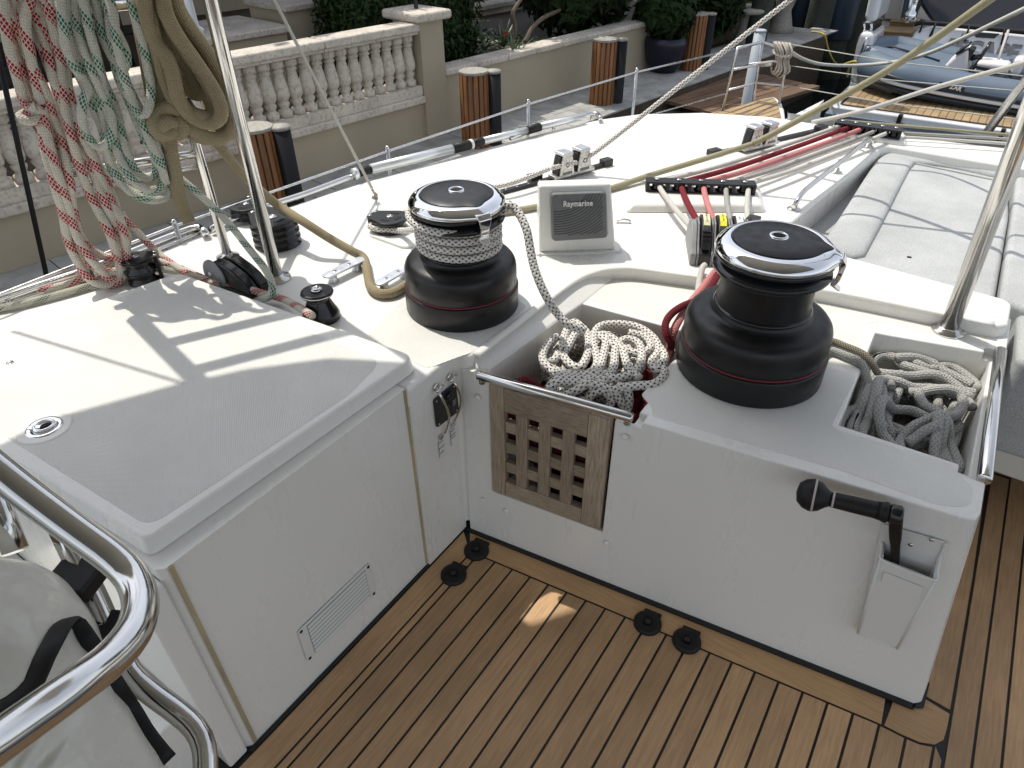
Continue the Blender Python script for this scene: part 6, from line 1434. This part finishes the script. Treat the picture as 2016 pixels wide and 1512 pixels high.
mkt('stem', tube(bp2([(1034, 84), (1048, 55), (1072, 34), (1105, 18), (1140, -8)], -.5), .026, 10, step=.03, rfun=lambda k: 1.05-.3*k), 'bark', t)
mkt('stem', tube(bp2([(1012, 78), (1014, 50), (1010, 25), (1028, -5)], -.6), .028, 10, step=.03, rfun=lambda k: 1.05-.3*k), 'bark', t)
fl_ = atpl(996, 66, wa-wn*.5, wn); mk('red_bract', leafcloud(ballcloud(fl_, .03), 14, .025, random.Random(1)), 'red_flower', t)
rg = random.Random(33); dbr = thing('bed_litter', 'pale leaves and debris on the planting bed', 'litter', tuple(wpnt(2, -.6, capz)), kind='stuff')
def litter(rg_): return wpnt(rg_.uniform(sPR+.2, sEnd-1.5), rg_.uniform(-2.2, -.25), capz-.13+rg_.uniform(0, .05)), V(rg_.gauss(0, .5), rg_.gauss(0, .5), 1)
lt = mk('leaf_litter', leafcloud(litter, 1600, .05, rg), 'agave', dbr)
# ================================================================== pilings
pile_proto = None
def piling(u, v, label, ztop=.08, r=.137, h=2.0):
    global pile_proto
    c = at(u, v, ztop); base = V(c[0], c[1], ztop-h)
    if pile_proto is None:
        t = thing('piling', label, 'piling', (0, 0, 0), group='timber clad pilings')
        mkt('core', lathe([(r*.86, 0), (r*.86, h-.02)], (0, 0, 0), n=24), 'caulk', t)
        me_ = None; ns = 16
        for k in range(ns):
            a = 2*pi*k/ns
            if me_ is None:
                wd_ = 2*pi*r/ns*.40; o = mk('slat', loft([(r*.85, -wd_, .1), (r*1.0, -wd_*.9, .1), (r*1.0, wd_*.9, .1), (r*.85, wd_, .1)], [(r*.85, -wd_, h-.03), (r*1.0, -wd_*.9, h-.03), (r*1.0, wd_*.9, h-.03), (r*.85, wd_, h-.03)]), 'wood_slat', t, local=True, bevel=.004, seg=1); me_ = o.data
            else:
                o = bpy.data.objects.new('slat', me_); link(o, t); o.modifiers.new('bevel', 'BEVEL').width = .004; o.modifiers['bevel'].segments = 1
            o.rotation_euler = (0, 0, a)
        mk('cap', lofts([[(r*1.03*cos(2*pi*k/10), r*1.03*sin(2*pi*k/10), z) for k in range(10)] for z in (h-.03, h-.004)]), 'pile_cap', t, bevel=.006)
        for dx, dy, rr in ((.175, .06, .072),):
            mkt('pipe', lathe([(rr, 0), (rr, h-.03)], (r*1.0+.03, .07, 0), n=18), 'pipe_black', t)
            mkt('pipe_cap', lathe([(rr*1.04, 0), (rr*1.04, .022), (.001, .024)], (r*1.0+.03, .07, h-.035), n=18), 'pile_cap', t)
        mkt('strap_bolt', lathe([(.014, 0), (.012, .006), (.0002, .006)], (r*1.0+.03+.05, .07-.05, h-.55), (.7, -.7, 0), 10), 'iron', t)
        pile_proto = t; t.location = Vector(base); t.rotation_euler = (0, 0, radians(22)); return t
    t = pile_proto.copy(); col.objects.link(t); t.location = Vector(base); t['label'] = label; t.rotation_euler = (0, 0, radians(22))
    for ch in pile_proto.children:
        c_ = ch.copy(); col.objects.link(c_); c_.parent = t
    return t
for u, v, l in ((498, 247, 'timber clad piling behind the steel posts, leftmost of the four'), (932, 137, 'timber clad piling in front of the garden wall, second from the left'), (1192, 74, 'timber clad piling standing before the dock planks, third from the left'), (1374, 24, 'timber clad piling farthest right, near the bow pulpit')): piling(u, v, l)
p = at(1497, 63, .12); t = thing('grey_post', 'plain grey plastic post behind the bow pulpit', 'post', (p[0], p[1], -1.6)); mkt('shaft', cyl((p[0], p[1], -1.6), p, .062, 20), 'pvc_grey', t); mkt('cap', lathe([(.064, 0), (.064, .02), (.05, .026), (.001, .026)], p, n=20), 'pvc_grey', t)
def bigpile(u, v, r, m, label, vs=None, ztop=3.4):
    p = at(u, v, -1.5); t = thing('mooring_pile', label, 'piling', tuple(p)); q = V(p[0], p[1], 0); zz = ztop
    if vs is not None: zz = atpl(u, vs, p, V(.45, -.66, 0))[2]
    mkt('trunk', tube([V(p[0], p[1], -1.9), V(p[0]+.02, p[1], lerp(-1.9, zz, .5)), V(p[0]+.01, p[1]+.02, zz+.02)], r, 16, step=.3, rfun=lambda k: 1.08-.1*k), 'bark_dark', t)
    if vs is not None: mkt('sleeve', lathe([(r*1.0, 0), (r*1.12, .01), (r*1.14, ztop-zz-.02), (r*1.1, ztop-zz)], (p[0]+.01, p[1]+.02, zz), n=18), m, t)
    return t
bigpile(1462, 208, .15, 'bark_dark', 'dark green mooring pile behind the bow pulpit')
bigpile(1548, 150, .19, 'pile_blue', 'blue sleeved mooring pile just right of the bow pulpit', 58)
bigpile(1582, 160, .2, 'bark_dark', 'black mooring pile between the two blue sleeved ones')
bigpile(1622, 150, .27, 'pile_blue', 'wide blue sleeved mooring pile left of the yacht quarter', 74)
bigpile(1652, 150, .2, 'bark_dark', 'black mooring pile closest to the yacht quarter')
# timber landing beyond the dock
wdk = mk('landing', prism([tuple(at(u, v, -.75)[:2]) for u, v in ((1160, 300), (1222, 178), (1400, 134), (1440, 230), (1400, 300))], -.9, -.78), 'bark_dark'); tag(wdk, kind='structure')
Lq = [at(u, v, -.72) for u, v in ((1170, 262), (1225, 182), (1400, 138), (1440, 190))]
pa_, pb_ = Lq[0], Lq[1]; dd2 = Lq[2]-Lq[1]; dd2 /= np.linalg.norm(dd2); sdd = V(-dd2[1], dd2[0], 0)
for i in range(-13, 1):
    o0 = Lq[1]+sdd*(.12*i); mk('plank', loft([o0, o0+dd2*2.0, o0+dd2*2.0+sdd*.112, o0+sdd*.112], [q_+V(0, 0, .03+.004*(i % 3)) for q_ in (o0, o0+dd2*2.0, o0+dd2*2.0+sdd*.112, o0+sdd*.112)]), 'dock_wood', wdk)
# stone garden table and stools, deep in the shade
def table(u, v, s, lab):
    c = at(u, v, DZ); t = thing('stone_table', lab, 'table', tuple(c)); mkt('top', lathe([(.3*s, 0), (.33*s, .03), (.33*s, .06), (.3*s, .075)], c+V(0, 0, .42*s), n=32), 'pile_cap', t); mkt('foot', lathe([(.18*s, 0), (.14*s, .08*s), (.09*s, .25*s), (.14*s, .42*s)], c, n=20), 'pile_cap', t)
table(1462, 84, 1.0, 'pale stone table in the shade behind the green pile'); table(1535, 62, 1.25, 'pale stone bench table near the top between the piles'); table(1475, 35, .8, 'small pale stone stool at the top behind the green pile')
# hose
line('hose', [at(1598, 62, -.3), at(1622, 68, -.25), at(1630, 95, -.5), at(1640, 118, -.8), at(1648, 126, -1.)], .012, 'hose_yellow', 'yellow hose hanging from the blue grey piles', cat_='hose')
line('shore_cable', [at(1655, 131, -.2), at(1670, 124, -.1), at(1685, 122, 0.), at(1672, 135, -.3), at(1668, 150, -.5)], .012, 'hose_yellow', 'orange shore power cable beside the yacht quarter', cat_='cable')
# ================================================================== THE OTHER YACHT
YT = 12.6
def ay(u, v, y=YT): return aty(u, v, y)
ya = thing('yacht', 'white yacht moored stern on with the name ESCAPE across its transom', 'yacht', tuple(aty(1900, 120, 12)))
PZ = -1.1
pf = [at(u, v, PZ) for u, v in ((1632, 203), (1648, 180), (1668, 166), (1700, 160))]
y_near = pf[0][1]
plat = cut([(pf[0][0], y_near), (4.2, y_near), (4.2, 13.2), (pf[2][0]+.2, 13.2), (pf[2][0], pf[2][1])], .15)
mk('swim_platform', prism(plat, PZ-.28, PZ-.03), 'hull_white', ya, bevel=.03)
mk('platform_edge', prism([(p[0]*1+.0, p[1]) for p in cut([(pf[0][0]-.02, y_near-.03), (4.25, y_near-.03), (4.25, y_near+.3), (pf[0][0]-.02, y_near+.3)], .05)], PZ-.20, PZ-.12), 'hull_blue', ya, bevel=.02)
mk('caulk_bed', prism(cut([(pf[0][0]+.12, y_near+.1), (4.1, y_near+.1), (4.1, 12.5), (pf[2][0]+.3, 12.5), (pf[2][0]+.12, pf[2][1])], .1), PZ-.03, PZ-.024), 'caulk', ya)
i = 0; xx = pf[0][0]+.16
while xx < 3.0:
    ys_ = y_near+.14 if xx > pf[2][0]+.05 else y_near+.14
    ye = 12.45 if xx > pf[2][0]+.35 else 11.0
    mk('plank', prism([(xx, ys_), (xx+.085, ys_), (xx+.085, ye), (xx, ye)], PZ-.024, PZ-.018), 'teak_far', ya); xx += .093
for x_ in (-.2, 1.0, 2.1): mk('fender_strap', box(x_, y_near-.06, PZ-.3, x_+.05, y_near+.05, PZ-.02), 'black_rubber', ya)
# hull block below and the transom above
TP0 = aty(1880, 135, 11.95); TN = V(0, -cos(radians(24)), sin(radians(24)))
def tp(u, v, o=0.): return atpl(u, v, TP0+TN*o, TN)
TB = [tp(1783, 118), tp(1792, 78), tp(1803, 58), tp(1838, 49), tp(2016, 66), tp(2300, 92), tp(2300, 175), tp(1770, 150)]
mk('transom', loft(TB, [p+V(0, 1.2, -.3) for p in TB]), 'hull_white', ya, bevel=.06, seg=3)
mk('hull_side', prism([(pf[2][0]+.15, 11.4), (4.0, 11.4), (4.0, 16), (pf[2][0]+.15, 16)], -1.8, PZ-.28), 'hull_white', ya)
for a, b in (((1838, 60), (1818, 128)), ((1896, 66), (1878, 100)), ((1985, 72), (1965, 120))):
    mkt('panel_line', cyl(tp(*a, .003), tp(*b, .003), .007, 6), 'letter_grey', ya)
sg = [tp(u, v, .02) for u, v in ((1913, 62), (1968, 66), (1958, 75), (1922, 73))]
mk('stern_light', loft(sg, [p-TN*.03 for p in sg]), 'glass_dark', ya, bevel=.006)
tx0, tx1 = tp(1872, 91, .02), tp(1992, 103, .02)
dx_ = tx1-tx0
text('ESCAPE', .285, .01, 'letter_grey', ya, 'name_lettering', (tx0+tx1)/2+V(0, 0, -.01), dx_, V(0, sin(radians(24)), cos(radians(24))), bold=.010, shear=.12, space=1.0)
# bathing steps
def slab(pts, y, dy, m, nm, bv=.08):
    P = [aty(u, v, y) for u, v in pts]; return mk(nm, loft(P, [p+V(0, dy, 0) for p in P]), m, ya, bevel=bv, seg=4)
for P_, y in ((((1712, 106), (1778, 108), (1786, 88), (1718, 84)), 11.9), (((1722, 82), (1788, 86), (1795, 67), (1729, 63)), 12.4), (((1746, 60), (1795, 63), (1800, 46), (1752, 43)), 12.9)):
    slab(P_, y, .6, 'teak_far', 'step_riser', .01)
    a, b = aty(*P_[3], y), aty(*P_[2], y); mk('step_tread', loft([a+V(0, -.05, .005), b+V(0, -.05, .005), b+V(0, .5, .005), a+V(0, .5, .005)], [a+V(0, -.05, .03), b+V(0, -.05, .03), b+V(0, .5, .03), a+V(0, .5, .03)]), 'teak_far', ya, bevel=.008)
slab([(1700, 165), (1732, 168), (1736, 150), (1704, 146)], 11.2, .5, 'teak_far', 'step_riser', .01)
# quarter bulwark, two mouldings joined by a dark gate post
slab([(1671, 165), (1676, 130), (1684, 90), (1693, 62), (1722, 66), (1712, 110), (1702, 150), (1698, 168)], 11.3, .9, 'hull_white', 'quarter_moulding')
slab([(1699, 42), (1706, 10), (1714, -30), (1740, -30), (1733, 10), (1724, 46)], 11.4, .9, 'hull_white', 'quarter_moulding')
slab([(1698, 44), (1722, 48), (1720, 64), (1695, 60)], 11.5, .6, 'black_gloss', 'gate_post', .02)
mkt('fender_tube', tube([aty(1697, 108, 11.25), aty(1702, 90, 11.25), aty(1708, 74, 11.25)], .03, 10), 'steel_brushed', ya)
for u in (1702, 1716): mkt('gate_bar', cyl(aty(u, 47, 11.45), aty(u-1, 63, 11.45), .02, 8), 'chrome', ya)
mkt('winch', lathe([(.09, 0), (.09, .1), (.05, .14), (.05, .3), (.08, .34)], aty(1790, 40, 12.2), n=20), 'chrome', ya)
mkt('stern_rail', tube([aty(1785, 45, 12.2), aty(1792, 15, 12.2), aty(1797, -20, 12.2)], .03, 10), 'chrome', ya)
# teak side deck, pale cushions and the dark awning over the cockpit
sdk = [aty(u, v, 13.2) for u, v in ((1738, 42), (1790, 46), (1800, 20), (1800, -40), (1738, -40))]
mk('side_deck', loft(sdk, [p+V(0, .2, 0) for p in sdk]), 'teak_far', ya)
slab([(1740, 38), (1770, 40), (1785, -40), (1745, -40)], 13.0, .15, 'canvas_pale', 'canvas_flap', .02)
slab([(1776, 34), (1800, 38), (1808, -40), (1784, -40)], 12.9, .1, 'pile_blue', 'flag_canvas', .01)
slab([(1802, 35), (1812, 12), (1838, 45)], 12.55, .3, 'canvas_pale', 'cushion_corner', .02)
aw = [tp(u, v, -.25) for u, v in ((1814, 2), (1840, 44), (2016, 60), (2300, 84), (2300, -60), (1800, -60))]
mk('awning', loft(aw, [p-TN*.2 for p in aw]), 'canvas_navy', ya, bevel=.02)
mkt('awning_rail', tube([tp(1800, 48, .05), tp(1815, 44, .05), tp(1842, 46, .05), tp(2016, 63, .05), tp(2200, 82, .05)], .035, 8), 'black_rubber', ya)
for u0, v0, u1, v1 in ((1820, 40, 1810, 64), (1844, 44, 1830, 72), (1909, 50, 1899, 82), (1979, 55, 1971, 88)): mkt('awning_strap', cyl(tp(u0, v0, .08), tp(u1, v1, .02), .014, 6), 'black_rubber', ya)
# ---- the inflatable on its platform
dg = thing('inflatable_boat', 'blue grey inflatable boat with a white console lying on the swim platform', 'inflatable boat', tuple(aty(1850, 170, 11)))
YN, YF = 10.7, 11.95
near = [aty(1699, 112, 11.3), aty(1720, 132, 10.95), aty(1765, 149, YN), aty(1830, 164, YN), aty(1900, 177, YN), aty(1960, 187, YN), aty(2016, 196, YN), aty(2200, 230, YN)]
farr = [aty(1699, 110, 11.3), aty(1722, 99, 11.65), aty(1760, 97, YF), aty(1820, 108, YF), aty(1900, 125, YF), aty(1960, 136, YF), aty(2016, 143, YF), aty(2200, 165, YF)]
zn = near[3][2]
mkt('tube', tube(near, .215, 24, step=.06, rfun=lambda k: min(1, .35+k*6)), 'tube_blue', dg); mkt('tube', tube(farr, .19, 24, step=.06, rfun=lambda k: min(1, .35+k*6)), 'tube_blue', dg)
for o_ in (V(0, -.235, .02), V(0, -.20, -.12)): mkt('rubbing_strake', tube([p+o_ for p in near[1:]], .03, 8, step=.06), 'tube_dark', dg)
mkt('pale_strake', tube([p+V(0, -.225, -.05) for p in near[1:]], .026, 8, step=.06), 'hull_white', dg)
A3 = [(near[i]+V(0, -.05, -.12)) for i in range(8)]; K3 = [lerp(near[i], farr[i], .5)+V(0, 0, -.62+(.28 if i == 0 else 0)+(.1 if i == 1 else 0)) for i in range(8)]; B3 = [farr[i]+V(0, .05, -.12) for i in range(8)]
Vd = A3+K3+B3; Fd = [(i, i+1, 9+i, 8+i) for i in range(7)]+[(8+i, 9+i, 17+i, 16+i) for i in range(7)]
Vd += [lerp(A3[i], B3[i], .5)+V(0, 0, .1) for i in range(8)]; Fd += [(i, i+1, 25+i, 24+i) for i in range(7)]+[(16+i, 17+i, 25+i, 24+i) for i in range(7)]
mk('hull', (Vd, Fd), 'canvas_pale', dg, smooth=True)
# bow cover
rings = []
for i in range(0, 5):
    a, b = near[i], farr[i]; rings.append([lerp(a, b, t)+V(0, 0, .10+.06*sin(pi*t)*(1 if i < 4 else .5)) for t in np.linspace(0, 1, 7)])
vs = [p for r_ in rings for p in r_]; fs = [(i*7+j, i*7+j+1, (i+1)*7+j+1, (i+1)*7+j) for i in range(4) for j in range(6)]
n0 = len(vs); vs += [p-V(0, 0, .05) for p in vs]; fs += [tuple(n0+q for q in f[::-1]) for f in fs]
mk('bow_cover', (vs, fs), 'hull_blue', dg, smooth=True)
mkt('bow_handle', tube([aty(1738, 95, 11.4), aty(1760, 92, 11.35), aty(1850, 120, 11.2)], .014, 8), 'tube_dark', dg)
# console, wheel, seats
cons = [aty(u, v, 11.1) for u, v in ((1850, 138), (1880, 112), (1906, 98), (1904, 146), (1868, 150))]
mk('console', loft(cons, [p+V(0, .55, 0) for p in cons]), 'seat_white', dg, bevel=.04, seg=3)
ws = [aty(u, v, 11.1) for u, v in ((1880, 106), (1908, 87), (1909, 90), (1883, 109))]
mk('windscreen', loft(ws, [p+V(0, .3, 0) for p in ws]), 'glass_dark', dg, bevel=.006)
wc = aty(1933, 110, 11.35)
mkt('wheel_rim', tube([wc+V(.04*sin(a), .13*cos(a), .17*sin(a)) for a in np.linspace(0, 2*pi, 20)[:-1]], .022, 8, closed=True), 'black_gloss', dg)
for a in (0, 2.1, 4.2): mkt('wheel_spoke', cyl(wc, wc+V(.04*sin(a), .13*cos(a), .17*sin(a)), .016, 6), 'black_gloss', dg)
mkt('wheel_hub', cyl(aty(1912, 114, 11.3), wc, .045, 14, .025), 'black_gloss', dg)
mk('dash', obox(aty(1908, 108, 11.3), V(1, 0, -.2), V(0, 1, 0), V(.2, 0, 1), .04, .12, .10), 'black_plastic', dg, bevel=.02)
for (u0, v0, u1, v1, y, nm) in ((1915, 128, 1990, 146, 11.0, 'seat'), (1985, 118, 2020, 148, 11.1, 'seat_back'), (1915, 122, 1975, 140, 11.6, 'locker_seat')):
    a, b = aty(u0, v1, y), aty(u1, v0, y); mk(nm, box(a[0], y, a[2], b[0], y+.35, b[2]), 'seat_white', dg, bevel=.05, seg=3)
mk('deck_hatch', obox(aty(1935, 132, 11.0), V(1, 0, -.1), V(0, 1, 0), V(.1, 0, 1), .09, .1, .02), 'black_gloss', dg, bevel=.01)
mkt('seat_rail', tube([aty(1925, 148, 10.9), aty(1945, 144, 10.9), aty(1985, 146, 10.9), aty(1992, 152, 10.9)], .018, 8), 'tube_dark', dg)
mk('sole', prism([(near[4][0], YN+.1), (4, YN+.1), (4, YF-.1), (near[4][0], YF-.1)], zn-.2, zn-.15), 'canvas_pale', dg)
mkt('lifting_strap', cyl(aty(1985, 60, 11.9), aty(1962, 128, 11.3), .018, 8), 'canvas_pale', dg)
mk('badge', obox(aty(1873, 172, YN-.26), V(1, 0, -.12), V(0, 1, 0), V(.12, 0, 1), .16, .006, .035), 'tube_dark', dg, bevel=.004)
t0 = aty(1862, 171, YN-.268); text('ZAR', .075, .002, 'letter_white', dg, 'lettering', t0+V(.12, 0, 0), V(1, 0, -.12), V(0, 0, 1), bold=.003)
for x_ in (near[2][0], 1.0, 2.2): mk('chock', box(x_, YN+.1, PZ-.02, x_+.12, YF-.1, PZ+.25), 'black_rubber', dg, bevel=.02)
# far shore behind everything
fs_ = mk('far_ground', prism([(-60, 26), (60, 26), (60, 90), (-60, 90)], -1.9, -.2), 'soil'); tag(fs_, kind='structure')
